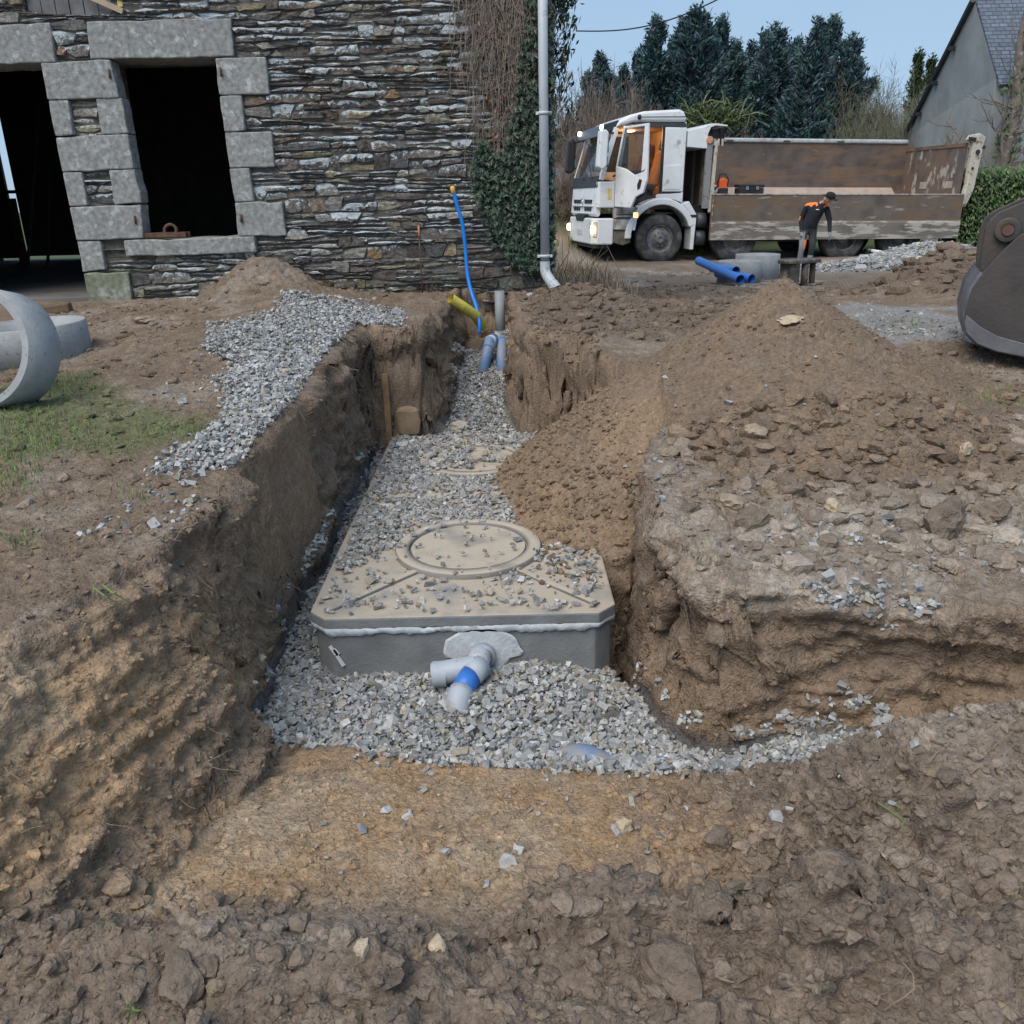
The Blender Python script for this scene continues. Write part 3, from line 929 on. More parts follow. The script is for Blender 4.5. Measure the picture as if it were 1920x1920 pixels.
# things in and on the house
p = at_y(300, 441, 8.05)
t = thing('iron_grate', 'rusty iron grate with a round ring left on the window sill', 'grate', (p.x, 8.02, wb_ + .02))
g = MB()
for i in range(9): g.box(-.13 + i * .045, -.124 + i * .045, -.05, .06, .012, .045)
g.box(-.14, .26, -.056, -.046, .010, .05); g.box(-.14, .26, .056, .066, .010, .05); g.box(-.14, .26, -.05, .06, 0, .010)
g.build('bars', MRUST, t)
MB().lathe([(.042, -.015), (.064, -.015), (.064, .015), (.042, .015)], 24, M=Matrix.Translation((.12, -.02, .062)) @ Matrix.Rotation(R(72), 4, 'X')).build('ring', MRUST, t)
MB().tube([(-.16, .03, .01), (-.10, .05, .11)], .004, 6).build('rod', MRUST, t)
MSTEEL = mat('dull_steel', (.10, .11, .125), rough=.5, var=.3, scale=9, metal=.4, bump=.1)
for (x0, y0, x1, y1, lab) in ((52, 505, 72, 190, 'perforated grey steel post leaning in the dark doorway'), (90, 500, 94, 210, 'thin dark steel post standing behind the perforated one in the doorway')):
    b = at_z(x0, y0, .012); tp_ = at_y(x1, y1, b.y + .35)
    t = thing('steel_post', lab, 'post', b)
    dv = tp_ - b
    MB().tube([(0, 0, .008), dv], .022, 6, smooth=False).build('shaft', MSTEEL, t)
    hh = MB()
    if x0 < 60:
        for i in range(1, 9):
            c = dv * (i / 9)
            hh.tube([(c.x, c.y - .024, c.z), (c.x, c.y - .02, c.z)], .008, 8)
    else:
        hh.box(-.05, .05, -.05, .05, 0, .008)
    hh.build('hole' if x0 < 60 else 'foot_plate', mat('hole_dark', (.01, .01, .01), bump=0) if x0 < 60 else MSTEEL, t)
MPLK = mat('brown_plank', (.24, .13, .07), rough=.8, var=.35, scale=8, bump=.3, bscale=40)
for i, (x0, x1, lean, lab) in enumerate(((16, 40, .2, 'orange brown plank leaning at the back of the dark room'), (30, 48, .5, 'shorter brown plank beside the leaning one at the back of the room'))):
    b = at_y(x1, 470, HBACK - .55); b.z = .012
    t_ = at_y(x0 + 12, 372 + 40 * i, HBACK - .45)
    g = MB().prism([(b.x - .06, .012), (b.x + .06, .012), (t_.x + .06, t_.z), (t_.x - .06, t_.z)], HBACK - .56 - .1 * i, HBACK - .53 - .1 * i)
    tag(g.build('leaning_plank', MPLK, auto=True), lab, 'plank')
# timber baulk by the doorway
b = at_z(95, 585, -.02)
g = MB()
for (dx, dy, L, z0, h) in ((0, 0, .42, 0, .075),):
    g.box(-L / 2, L / 2, -.07, .07, z0, z0 + h)
o = g.build('timber_baulk', mat('old_timber', (.14, .095, .065), rough=.9, var=.4, scale=14, bump=.6, bscale=40), bevel=.012)
zz = gz_at(b.x - .05, b.y)[0]
o.location = (b.x - .05, b.y, zz - .01); o.rotation_euler = (0, R(-4), R(14))
tag(o, 'short old timber baulk lying by the doorway of the stone house', 'timber')

# grey rainwater downpipe
MPVC = mat('grey_pvc', (.43, .475, .525), rough=.45, var=.10, scale=4, bump=.05, dirt=(.22, .20, .17), dirt_amt=.15, dirt_scale=6)
pb = at_y(1022, 505, 7.86); pt = at_y(1014, 0, 7.86)
pt = Vector((pb.x, 7.86, 3.2))
dp = thing('downpipe', 'grey plastic rainwater downpipe on the ivy-covered house corner', 'downpipe', (pb.x, 7.86, pb.z))
MB().tube([(0, 0, 0), (0, 0, pt.z - pb.z)], .040, 20).build('pipe', MPVC, dp)
e = MB()
e.tube([(0, 0, .07), (0, 0, 0), (.006, -.012, -.035), (.026, -.035, -.07), (.085, -.095, -.155)], [.046, .046, .046, .046, .046], 20, cap=False)
e.tube([(.060, -.07, -.12), (.092, -.103, -.165)], [.052, .052], 20, cap=False)
e.build('elbow', MPVC, dp)
for py in (212, 480):
    q = at_y(1018, py, 7.86).z - pb.z
    g = MB().lathe([(.041, -.012), (.046, -.012), (.046, .012), (.041, .012)], 20, M=Matrix.Translation((0, 0, q)))
    g.box(-.066, -.044, -.008, .008, q - .012, q + .012).box(.044, .066, -.008, .008, q - .012, q + .012).box(-.01, .01, .044, .15, q - .01, q + .01)
    g.build('bracket', mat('pale_bracket', (.55, .58, .60), rough=.5, bump=0), dp)

# ivy and dead creeper on the corner
MIVY = mat('ivy_leaf', tint=True, rough=.45, var=.2, scale=10, bump=0, spec=.5)
def leaf_cloud(name, pts, nrm, size, base, parent, m, lobes=5, var=.35, droop=.4):
    """pts (n,3); one star-shaped leaf each"""
    n = len(pts)
    ang = rng.uniform(0, 2 * PI, n)
    nr = nrm + rng.normal(0, .45, (n, 3)); nr[:, 2] += droop * .6
    nr /= np.linalg.norm(nr, axis=1)[:, None]
    up = np.tile(np.array([0, 0, 1.0]), (n, 1)) + rng.normal(0, .3, (n, 3))
    u = np.cross(up, nr); u /= np.linalg.norm(u, axis=1)[:, None] + 1e-9
    v = np.cross(nr, u)
    s = size * rng.uniform(.55, 1.3, n)
    if lobes == 5:
        loc = np.array([(0, .05), (-.08, .42), (-.42, .48), (-.27, .14), (-.58, -.08), (-.24, -.16), (0, -.70), (.24, -.16), (.58, -.08), (.27, .14), (.42, .48), (.08, .42)])
        tri = np.array([(0, i, i + 1) for i in range(1, 11)])
    else:
        loc = np.array([(0, .5), (-.22, 0), (0, -.5), (.22, 0)]); tri = np.array([(0, 1, 2), (0, 2, 3)])
    k = len(loc)
    V = pts[:, None, :] + (u[:, None, :] * loc[None, :, :1] + v[:, None, :] * loc[None, :, 1:]) * s[:, None, None]
    V[:, 0] += nr * s[:, None] * .12
    T = tri[None] + (np.arange(n) * k)[:, None, None]
    me = fast_mesh(name, V.reshape(-1, 3), T.reshape(-1, 3), 3)
    cc = np.asarray(base)[None] * rng.uniform(1 - var, 1 + var, (n, 1)) * (1 + rng.normal(0, .10, (n, 3)))
    set_color(me, np.repeat(np.clip(cc, .005, 1), k, 0))
    me.materials.append(m)
    o = bpy.data.objects.new(name, me)
    return link(o, parent)
def inside_px(poly, n, Yp):
    poly = np.array(poly, float)
    lo, hi = poly.min(0), poly.max(0)
    out = []
    while len(out) < n:
        q = rng.uniform(lo, hi, (4000, 2))
        out += q[sdpoly(q[:, 0], q[:, 1], poly) > 0].tolist()
    return np.array([tuple(at_y(a, b, Yp)) for a, b in out[:n]])
ivy = thing('ivy', 'dark green ivy climbing the house corner around the downpipe', 'ivy', (.2, 7.95, .1))
p1 = inside_px([(1006, 150), (1010, 512), (985, 515), (955, 488), (930, 440), (912, 390), (905, 330), (890, 290), (905, 262), (925, 285), (945, 300), (955, 230)], 4300, 7.95)
p2 = inside_px([(1006, 0), (1006, 180), (955, 250), (975, 120), (985, 0)], 650, 7.94)
p3 = inside_px([(1020, 0), (1036, 0), (1040, 500), (1026, 505)], 600, 7.95)
p4 = inside_px([(880, 330), (905, 250), (930, 480), (905, 420)], 160, 7.96)
pts = np.concatenate([p1, p2, p3, p4]); pts[:, 1] += rng.normal(-.02, .03, len(pts)); pts[:, 1] = np.minimum(pts[:, 1], 7.975)
nr = np.tile(np.array([0, -1.0, .35]), (len(pts), 1))
hold(leaf_cloud('leaves', pts, nr, .050, (.028, .052, .032), None, MIVY), ivy)
st = MB()
for i in range(14):
    a = at_y(rng.uniform(960, 1030), 510, 7.97); b = at_y(rng.uniform(915, 1030), rng.uniform(20, 330), 7.97)
    path = [a.lerp(b, t) + Vector((rng.normal(0, .02), -.01 * rng.random(), 0)) for t in np.linspace(0, 1, 10)]
    st.tube(path, [.010 - .007 * t for t in np.linspace(0, 1, 10)], 5)
MVINE = mat('dead_vine', tint=False, color=(.235, .195, .165), rough=.95, var=.4, scale=30, bump=.3)
hold(st.build('stem', MVINE), ivy)
vine = thing('dead_creeper', 'dry brown leafless creeper hanging down the stone wall beside the ivy', 'creeper', (.1, 7.95, .6))
vn = MB(); tw = MB()
for i in range(165):
    x0 = rng.triangular(832, 970, 1030); yb_ = 330 * rng.uniform(.25, 1.15) if x0 > 880 else 300 * rng.uniform(.3, 1.0)
    a = at_y(x0, -60, 7.93); b = at_y(x0 + rng.normal(8, 22), yb_, 7.96)
    m = 12; ph, am = rng.uniform(0, 6), rng.uniform(.01, .045)
    path = [a.lerp(b, t) + Vector((am * math.sin(ph + 7 * t) + rng.normal(0, .009), rng.normal(-.02, .018), rng.normal(0, .01))) for t in np.linspace(0, 1, m)]
    r0 = rng.uniform(.0022, .006)
    vn.tube(path, [r0 * (1 - .6 * t) for t in np.linspace(0, 1, m)], 3, cap=False, smooth=False)
    for j in range(5):
        q = path[rng.integers(2, m)]
        e_ = q + Vector((rng.normal(0, .06), rng.normal(-.04, .02), rng.normal(-.07, .05)))
        tw.tube([q, q.lerp(e_, .5) + Vector((rng.normal(0, .012), 0, rng.normal(0, .012))), e_], [.0022, .0018, .0012], 3, cap=False, smooth=False)
hold(vn.build('stems', MVINE), vine); hold(tw.build('twigs', MVINE), vine)
dl = inside_px([(880, 0), (1000, 0), (1000, 260), (930, 330), (900, 200)], 420, 7.93)
hold(leaf_cloud('dry_leaves', dl + rng.normal(0, .02, dl.shape), np.tile(np.array([0, -1.0, .2]), (len(dl), 1)), .040, (.20, .13, .08), None, mat('dry_leaf', tint=True, rough=.9, bump=0), lobes=2), vine)
# stake with an orange top
b = at_y(792, 548, 7.86); zt = at_y(791, 425, 7.86).z
sk = thing('marker_stake', 'thin rusty marker stake with orange top standing against the stone wall', 'stake', (b.x, 7.86, -.05))
MB().tube([(0, 0, -.05), (0, 0, zt + .05)], .006, 8).build('rod', MRUST, sk)
MB().tube([(0, 0, zt - .05), (0, 0, zt + .06)], .0085, 8).build('orange_tip', mat('orange_paint', (.50, .17, .07), rough=.7), sk)
# ------------------------------------------------------------------ crushed stone
MGRAV = mat('crushed_stone', tint=True, rough=.75, var=.25, scale=60, bump=.3, bscale=150, spec=.35)
CUBE = np.array([(a, b, c) for a in (-1, 1) for b in (-1, 1) for c in (-1, 1)], float)
CT = np.array([(0, 1, 3), (0, 3, 2), (4, 6, 7), (4, 7, 5), (0, 4, 5), (0, 5, 1), (2, 3, 7), (2, 7, 6), (0, 2, 6), (0, 6, 4), (1, 5, 7), (1, 7, 3)])
def rand_rot(n):
    q = rng.normal(size=(n, 4)); q /= np.linalg.norm(q, axis=1)[:, None]
    w_, a, b, c = q.T
    return np.stack([np.stack([1 - 2 * (b * b + c * c), 2 * (a * b - c * w_), 2 * (a * c + b * w_)], -1),
                     np.stack([2 * (a * b + c * w_), 1 - 2 * (a * a + c * c), 2 * (b * c - a * w_)], -1),
                     np.stack([2 * (a * c - b * w_), 2 * (b * c + a * w_), 1 - 2 * (a * a + b * b)], -1)], 1)
GPAL = np.array([(.34, .35, .355), (.27, .28, .29), (.42, .425, .425), (.20, .21, .22), (.35, .325, .28), (.30, .265, .215)])
GW = np.array([.30, .26, .16, .14, .09, .05])
def gravel_mesh(pts, size, name='gravel', warm=0.0, flat=.62):
    n = len(pts)
    sh = CUBE[None] * (1 + rng.normal(0, .30, (n, 8, 3)))
    sh *= np.stack([rng.uniform(.8, 1.25, n), rng.uniform(.6, .95, n), rng.uniform(.35, .7, n)], -1)[:, None, :]
    sz = size * .5 * rng.lognormal(0, .36, n)
    V = np.einsum('nij,nkj->nki', rand_rot(n), sh * .78) * sz[:, None, None]
    V[..., 2] *= .8
    V += pts[:, None, :]
    T = CT[None] + (np.arange(n) * 8)[:, None, None]
    me = fast_mesh(name, V.reshape(-1, 3), T.reshape(-1, 3), 3)
    c = GPAL[rng.choice(len(GPAL), n, p=GW)] * rng.uniform(.72, 1.25, (n, 1))
    if warm: c = c * (1 - warm * rng.random((n, 1))) + np.array((.26, .20, .13)) * warm * rng.random((n, 1))
    set_color(me, np.repeat(c, 8, 0))
    me.materials.append(MGRAV)
    return me
def stuff(name, me, label, parent=None):
    o = bpy.data.objects.new(name, me)
    link(o, parent)
    return tag(o, label, None, kind='stuff')
def poly_points(poly, n, dens=None):
    poly = np.array(poly); lo, hi = poly.min(0), poly.max(0)
    out = np.zeros((0, 2))
    while len(out) < n:
        q = rng.uniform(lo, hi, (n, 2))
        d = sdpoly(q[:, 0] + .05 * pn(q[:, 0] * 6, q[:, 1] * 6, 0 * q[:, 0]), q[:, 1] + .05 * pn(q[:, 0] * 6, q[:, 1] * 6, 0 * q[:, 0] + 9), poly)
        keep = (d + rng.normal(0, .025, n)) > 0
        if dens is not None: keep &= rng.random(n) < dens(q[:, 0], q[:, 1])
        out = np.concatenate([out, q[keep]])
    return out[:n]
def flat_only(q, nz=.72, up=.10):
    fz = floor_z(q[:, 0], q[:, 1])
    out = []
    for p, f_ in zip(q, fz):
        z_, n_ = gz_at(*p)
        if n_.z > nz and z_ < f_ + up: out.append(p)
    return np.array(out)
def on_ground(q, lift=.0, spread_=.012):
    z = np.array([gz_at(a, b)[0] for a, b in q])
    return np.column_stack([q, z + lift + rng.uniform(-.4, 1, len(q)) * spread_])
stuff('gravel', gravel_mesh(on_ground(flat_only(poly_points(GPOLY['front'], 12500), .5, .16), .006, .022), .0215), 'grey crushed stone bed at the end of the concrete tank')
stuff('gravel', gravel_mesh(on_ground(flat_only(poly_points(GPOLY['strip'], 4200), .6, .2), .006, .02), .0215), 'grey crushed stone packed along the side of the tank')
stuff('gravel', gravel_mesh(on_ground(flat_only(poly_points(GPOLY['trench'], 6200), .6, .2), .006, .02), .021), 'grey crushed stone bedding the trench up to the house')
lo_, hi_ = np.array(GPOLY['left']).min(0) - .3, np.array(GPOLY['left']).max(0) + .3
ql = rng.uniform(lo_, hi_, (56000, 2)); Pl = on_ground(ql, .006, .02)
okl = (left_d(Pl[:, 0], Pl[:, 1], Pl[:, 2] - .01) + rng.normal(0, .03, len(Pl)) > 0) & (sdpoly(Pl[:, 0], Pl[:, 1], PIT) < .0)
Pl = Pl[okl][:21000]
print('left gravel', len(Pl))
stuff('gravel', gravel_mesh(Pl, .0205), 'spread of grey crushed stone on the ground beside the trench')
qx = poly_points([(.9, 2.36), (1.2, 2.30), (1.5, 2.42), (1.42, 2.60), (1.05, 2.68)], 1100)
stuff('gravel', gravel_mesh(on_ground(np.array([p for p in qx if gz_at(*p)[1].z > .75]), .006, .02), .021), 'grey crushed stone tailing off between the cut bank and the dark mound')
# odd stones strewn about
loose = []
for (x0, x1, y0, y1, n) in ((.95, 2.1, 2.72, 3.25, 170), (-.6, .9, 1.75, 2.45, 60), (-1.5, -1.1, 2.7, 3.2, 60), (1.9, 3.2, 5.6, 7.5, 200), (.7, 1.5, 1.7, 2.3, 14),
                            (.3, 1.2, 3.0, 4.2, 30), (.6, 1.8, 3.4, 4.6, 14), (-1.9, -1.3, 4.2, 5.5, 40)):
    k = np.column_stack([rng.uniform(x0, x1, n), rng.uniform(y0, y1, n)])
    k = np.array([p for p in k if gz_at(*p)[1].z > .6])
    loose.append(on_ground(k, .004, .006))
stuff('loose_gravel', gravel_mesh(np.concatenate(loose), .022), 'scattered loose grey stones on the soil')
q = np.column_stack([rng.normal(7.4, 1.25, 9000), rng.normal(16.15, .62, 9000)])
pl_ = np.exp(-((q[:, 0] - 7.9) / 1.5) ** 2 - ((q[:, 1] - 16.4) / .95) ** 2) + .6 * np.exp(-((q[:, 0] - 6.2) / 1.6) ** 2 - ((q[:, 1] - 15.6) / .75) ** 2)
q = q[pl_ > .24][:5200]
tag(stuff('gravel_heap', gravel_mesh(on_ground(q, .005, .03), .062), 'heap of grey crushed stone beside the lorry wheels'), kind='stuff')

# ------------------------------------------------------------------ soil clods, roots, grass
def ico(sub):
    import bmesh
    bm = bmesh.new(); bmesh.ops.create_icosphere(bm, subdivisions=sub, radius=1.0)
    V = np.array([v.co[:] for v in bm.verts]); F = np.array([[v.index for v in f.verts] for f in bm.faces]); bm.free()
    return V, F
IC1, IF1 = ico(1); IC2, IF2 = ico(2); IC3, IF3 = ico(3)
def clod_mesh(pts, sizes, cols, sub=1, rough_=.28, flat=.75, name='clods'):
    V0, F0 = (IC1, IF1) if sub == 1 else (IC2, IF2)
    n, k = len(pts), len(V0)
    seed = rng.uniform(0, 200, (n, 1, 3))
    S = V0[None] * 1.3 + seed
    # cut by random planes, so that lumps come out angular
    nk = 9
    pl3 = rng.normal(size=(n, nk, 3)); pl3 /= np.linalg.norm(pl3, axis=2)[:, :, None]
    dk = rng.uniform(.55, 1.0, (n, nk))
    dots = np.einsum('nkj,vj->nvk', pl3, V0)
    cut = np.min(np.where(dots > .05, dk[:, None, :] / np.maximum(dots, .05), 9.0), axis=2)
    cut = np.minimum(cut, 1.25)
    r = cut * 1.25 + rough_ * .5 * pn(S[..., 0], S[..., 1], S[..., 2]) + rough_ * 1.0 * pn(S[..., 0] * 2.6, S[..., 1] * 2.6, S[..., 2] * 2.6)
    A = V0[None] * r[..., None] * np.stack([rng.uniform(.8, 1.3, n), rng.uniform(.7, 1.1, n), rng.uniform(.55, .9, n) * flat * 1.2], -1)[:, None, :]
    a = rng.uniform(0, 2 * PI, n); ca, sa = np.cos(a)[:, None], np.sin(a)[:, None]
    B = np.stack([A[..., 0] * ca - A[..., 1] * sa, A[..., 0] * sa + A[..., 1] * ca, A[..., 2]], -1)
    V = B * (sizes * .5)[:, None, None] + pts[:, None, :]
    T = F0[None] + (np.arange(n) * k)[:, None, None]
    me = fast_mesh(name, V.reshape(-1, 3), T.reshape(-1, 3), 3)
    set_color(me, np.repeat(np.clip(cols, .01, 1), k, 0))
    me.materials.append(MSOIL)
    return me
vk = None
colgrid = colr[np.ix_(rows, cols)].reshape(-1, 3)
from mathutils.kdtree import KDTree
def soil_at(q):
    """colour of the ground under a point, by the nearest grid line"""
    out = []
    for a, b in q:
        h = BVH.ray_cast(Vector((a, b, 5)), DOWN)
        out.append(colgrid[Qb[h[2]][0]] if h[2] is not None else (.15, .11, .08))
    return np.array(out)
spots = []
def sprinkle(n, x0, x1, y0, y1, s0, s1, keep=None):
    q = np.column_stack([rng.uniform(x0, x1, n), rng.uniform(y0, y1, n)])
    if keep is not None: q = q[keep(q[:, 0], q[:, 1])]
    s = s0 * (s1 / s0) ** (rng.random(len(q)) ** 2.2)
    spots.append((q, s))
nz_ = lambda f, th, o=0.0: (lambda a, b: pn(a * f, b * f, a * 0 + o) > th)
pitd = lambda a, b: sdpoly(a, b, PIT)
sprinkle(8000, -1.6, 1.9, 1.02, 1.85, .005, .050, lambda a, b: (pn(a * 1.9, b * 1.9, a * 0 + 8) > -.12) & (b < 1.62 + .22 * pn(a * 2, b * 2, a * 0) + .35 * (a > .35) + .15 * (a < -.55)))
sprinkle(5500, .3, 2.0, 1.5, 2.45, .006, .046, nz_(2.5, -.25))
sprinkle(4200, -1.1, .9, 1.6, 2.5, .005, .022, nz_(3, -.25, 4))
sprinkle(1500, -1.7, -.8, 1.4, 3.0, .005, .028)
heap_r = lambda a, b: np.hypot(a - APEX[0], b - APEX[1])
sprinkle(6500, .2, 3.0, 3.0, 6.0, .005, .030, lambda a, b: (heap_r(a, b) < 1.6) & (b < 5.4))
sprinkle(1900, .65, 2.5, 2.75, 4.1, .012, .10, lambda a, b: (pitd(a, b) < -.03) & (heap_r(a, b) > .85))
sprinkle(1300, -.1, .6, 3.5, 5.9, .012, .065, lambda a, b: HSP(a, b))  if False else None
sprinkle(4000, -4.0, -1.0, 2.6, 7.8, .008, .060, lambda a, b: (pitd(a, b) < -.02) & (sdpoly(a, b, np.array(GPOLY['left'])) < 0) & (pn(a * 1.6, b * 1.6, a * 0 + 6) > -.2))
sprinkle(3000, .1, 2.2, 5.9, 8.6, .012, .09, lambda a, b: pitd(a, b) < -.02)
sprinkle(2000, 2.2, 5.2, 6.6, 10.2, .02, .17, lambda a, b: np.exp(-((a - 4.4) / 1.1) ** 2 - ((b - 8.5) / .9) ** 2) > .25)
sprinkle(3000, .5, 4.4, 8.2, 12.0, .02, .11, nz_(1.1, -.2))
sprinkle(1600, .8, 9.0, 12.0, 17.5, .03, .09, nz_(.8, .0))
sprinkle(900, 1.9, 3.6, 3.6, 6.4, .012, .07, lambda a, b: heap_r(a, b) > 1.1)
big_q = np.concatenate([s[0][s[1] > .042] for s in spots]); big_s = np.concatenate([s[1][s[1] > .042] for s in spots])
sm_q = np.concatenate([s[0][s[1] <= .042] for s in spots]); sm_s = np.concatenate([s[1][s[1] <= .042] for s in spots])
for q, s, sub in ((sm_q, sm_s, 1), (big_q, big_s, 2)):
    if sub == 1:
        V0 = None
    P_ = on_ground(q, 0, .0); P_[:, 2] += s * rng.uniform(-.12, .12, len(q))
    cc = soil_at(q) * rng.uniform(.85, 1.25, (len(q), 1))
    pale = rng.random(len(q)) < .025
    cc[pale] = cc[pale] * .4 + np.array((.27, .21, .14)) * .6
    stuff('soil_crumbs' if sub == 1 else 'soil_clods', clod_mesh(P_, s, cc, sub), 'crumbs of brown soil strewn over the diggings' if sub == 1 else 'lumps of brown soil lying over the diggings')
print('clods', len(sm_q), len(big_q))
cand = np.where((wallm > .35) & (dist < 9) & (D > .0) & (np.abs(x) < 2.5) & (gm < .3))
pick = rng.choice(len(cand[0]), 5200)
Pw = P[cand[0][pick], cand[1][pick]]; cw = colr[cand[0][pick], cand[1][pick]]
sw = .005 * (.034 / .005) ** (rng.random(len(Pw)) ** 2.2)
stuff('soil_crumbs', clod_mesh(Pw, sw, cw * rng.uniform(.8, 1.25, (len(Pw), 1)), 1), 'crumbs of soil clinging to the cut banks')
# crumbs slid onto the tank
n = 3400
q = np.column_stack([rng.uniform(-.30, .6, n), rng.uniform(3.4, 6.0, n)])
zz = np.array([gz_at(a, b)[0] for a, b in q])
kq = (zz > -.845)
toe = (~kq) & (q[:, 0] < .40) & (rng.random(n) < np.clip(.55 - 3.0 * np.abs(np.array([heap_z(np.array([a]), np.array([b]))[0] for a, b in q]) + .86), 0, 1) * .9)
q2 = np.concatenate([q[kq], q[toe]]); z2 = np.concatenate([zz[kq], np.full(toe.sum(), -.797)])
s2 = .007 * (.045 / .007) ** (rng.random(len(q2)) ** 2.0)
stuff('soil_crumbs', clod_mesh(np.column_stack([q2, z2 + s2 * .15]), s2, np.array((.225, .162, .112)) * rng.uniform(.75, 1.2, (len(q2), 1)), 1), 'soil crumbs slid from the heap onto the tank cover')
# single big lumps one can pick out
MROCK = mat('pale_sandstone', (.44, .36, .26), rough=.85, var=.3, scale=16, bump=.5, bscale=60)
MROCKG = mat('brown_stone', (.29, .23, .175), rough=.9, var=.35, scale=14, bump=.6, bscale=60)
MCLOD = mat('wet_clod', (.235, .185, .145), rough=.9, var=.4, scale=20, bump=1.0, bscale=60, bdist=.03)
def rock(px, py, wpx, name, label, cat, m, flat=.6, sink=.25, rot=0):
    h = ground_px(px, py)
    if h is None: return
    dep = (CM.transposed() @ (h - Vector((0, 0, CZ)))).z * -1
    s = wpx / FPX * dep
    S = IC3 * 1.3 + rng.uniform(0, 200, 3)
    pl3 = rng.normal(size=(11, 3)); pl3 /= np.linalg.norm(pl3, axis=1)[:, None]
    dots = IC3 @ pl3.T
    cut = np.minimum(np.min(np.where(dots > .05, rng.uniform(.62, 1.0, 11)[None] / np.maximum(dots, .05), 9.0), axis=1), 1.2)
    r = cut * 1.2 + .18 * pn(S[:, 0] * 1.6, S[:, 1] * 1.6, S[:, 2] * 1.6) + .30 * pn(S[:, 0] * 3.3, S[:, 1] * 3.3, S[:, 2] * 3.3) + .24 * pn(S[:, 0] * 7.1, S[:, 1] * 7.1, S[:, 2] * 7.1)
    V = IC3 * r[:, None] * np.array((1.0, .75, flat)) * s * .5
    me = fast_mesh(name, V, IF3, 3); me.materials.append(m)
    o = bpy.data.objects.new(name, me); link(o)
    o.location = h + Vector((0, 0, s * .5 * flat * (1 - 2 * sink)))
    o.rotation_euler = (float(rng.normal(0, .1)), float(rng.normal(0, .1)), rot)
    tag(o, label, cat)
for a in ((1483, 602, 46, 'flat_stone', 'pale flat stone just below the peak of the soil heap', 'stone', MROCK, .30, .42),
          (1410, 815, 46, 'angular_stone', 'long angular brown stone halfway down the soil heap', 'stone', MROCKG, .6, .2),
          (1770, 990, 88, 'earth_lump', 'largest grey-brown lump of earth at the foot of the soil heap', 'earth lump', MCLOD, .75, .25),
          (1870, 975, 60, 'earth_lump', 'brown lump of earth next to the largest lump at the heap foot', 'earth lump', MCLOD, .8, .25),
          (1475, 925, 50, 'round_stone', 'dark rounded stone at the heap foot above the cut bank', 'stone', MCLOD, .75, .2),
          (1415, 985, 64, 'earth_lump', 'ragged slab of earth between the heap foot and the bank edge', 'earth lump', MCLOD, .6, .3),
          (1365, 955, 44, 'round_stone', 'pale brown stone at the edge of the heap foot', 'stone', MROCKG, .7, .2),
          (1560, 960, 28, 'angular_stone', 'small orange-brown stone among the rubble at the heap foot', 'stone', MROCK, .9, .15),
          (1810, 848, 30, 'round_stone', 'tan rounded stone on the side of the soil heap', 'stone', MROCK, .8, .2),
          (1265, 1830, 120, 'earth_lump', 'biggest lump of dark earth in the churned berm', 'earth lump', MCLOD, .55, .45),
          (340, 1835, 84, 'earth_lump', 'dark crumbling lump of earth in the churned berm', 'earth lump', MCLOD, .6, .4),
          (130, 1745, 50, 'earth_lump', 'smooth round lump of earth on the churned berm', 'earth lump', MCLOD, .8, .3),
          (1170, 1560, 34, 'angular_stone', 'small tan stone where the sandy floor meets the dark soil', 'stone', MROCK, .8, .2),
          (860, 806, 34, 'pale_rock', 'pale rock in the gravel behind the tank', 'stone', mat('pale_rock', (.42, .39, .33), bump=.4), .7, .3),
          (1345, 1585, 52, 'earth_lump', 'grey lump of earth at the foot of the dark mound', 'earth lump', MCLOD, .7, .2),
          (680, 1785, 30, 'angular_stone', 'orange-brown stone in the churned berm', 'stone', MROCK, .8, .2),
          (820, 1775, 36, 'angular_stone', 'split orange stone next to the hollow in the churned berm', 'stone', MROCK, .6, .2),
          (275, 605, 46, 'flat_stone', 'flat brown slab of stone on the churned ground by the house', 'stone', MROCKG, .3, .2)):
    rock(*a, rot=float(rng.uniform(0, 6)))
# roots and straws sticking out of the banks
rt = MB()
def straw(p, L, d, r):
    m = 5
    path = [p]
    for i in range(m):
        d = (d + Vector(rng.normal(0, .28, 3).tolist())).normalized(); d.z -= .04
        path.append(path[-1] + d * (L / m))
    rt.tube(path, [r * (1 - .12 * i) for i in range(m + 1)], 3, cap=False, smooth=False)
for (n, x0, x1, y0, y1, L0, L1) in ((150, -1.12, -.93, 2.9, 6.0, .03, .12), (130, -.7, -.5, 6.0, 7.9, .04, .2), (170, .05, .5, 6.0, 7.9, .05, .22), (170, .6, 2.0, 2.5, 2.75, .03, .11), (120, -1.7, -.9, 1.6, 2.9, .03, .12), (90, -1, 1.8, 1.1, 2.3, .03, .14), (120, -3.2, -1.2, 2.8, 6, .05, .16), (110, .5, 2.5, 6.3, 9.5, .06, .2)):
    for i in range(n):
        a, b = float(rng.uniform(x0, x1)), float(rng.uniform(y0, y1))
        z_, nn = gz_at(a, b)
        straw(Vector((a, b, z_ + .004)), float(rng.uniform(L0, L1)), (nn * .5 + Vector(rng.normal(0, .5, 3).tolist())).normalized(), float(rng.uniform(.0008, .0022)))
o = rt.build('roots', mat('pale_roots', (.23, .17, .12), rough=.9, var=.5, scale=5, bump=0)); tag(o, 'fine pale roots and straws torn out of the soil', kind='stuff')
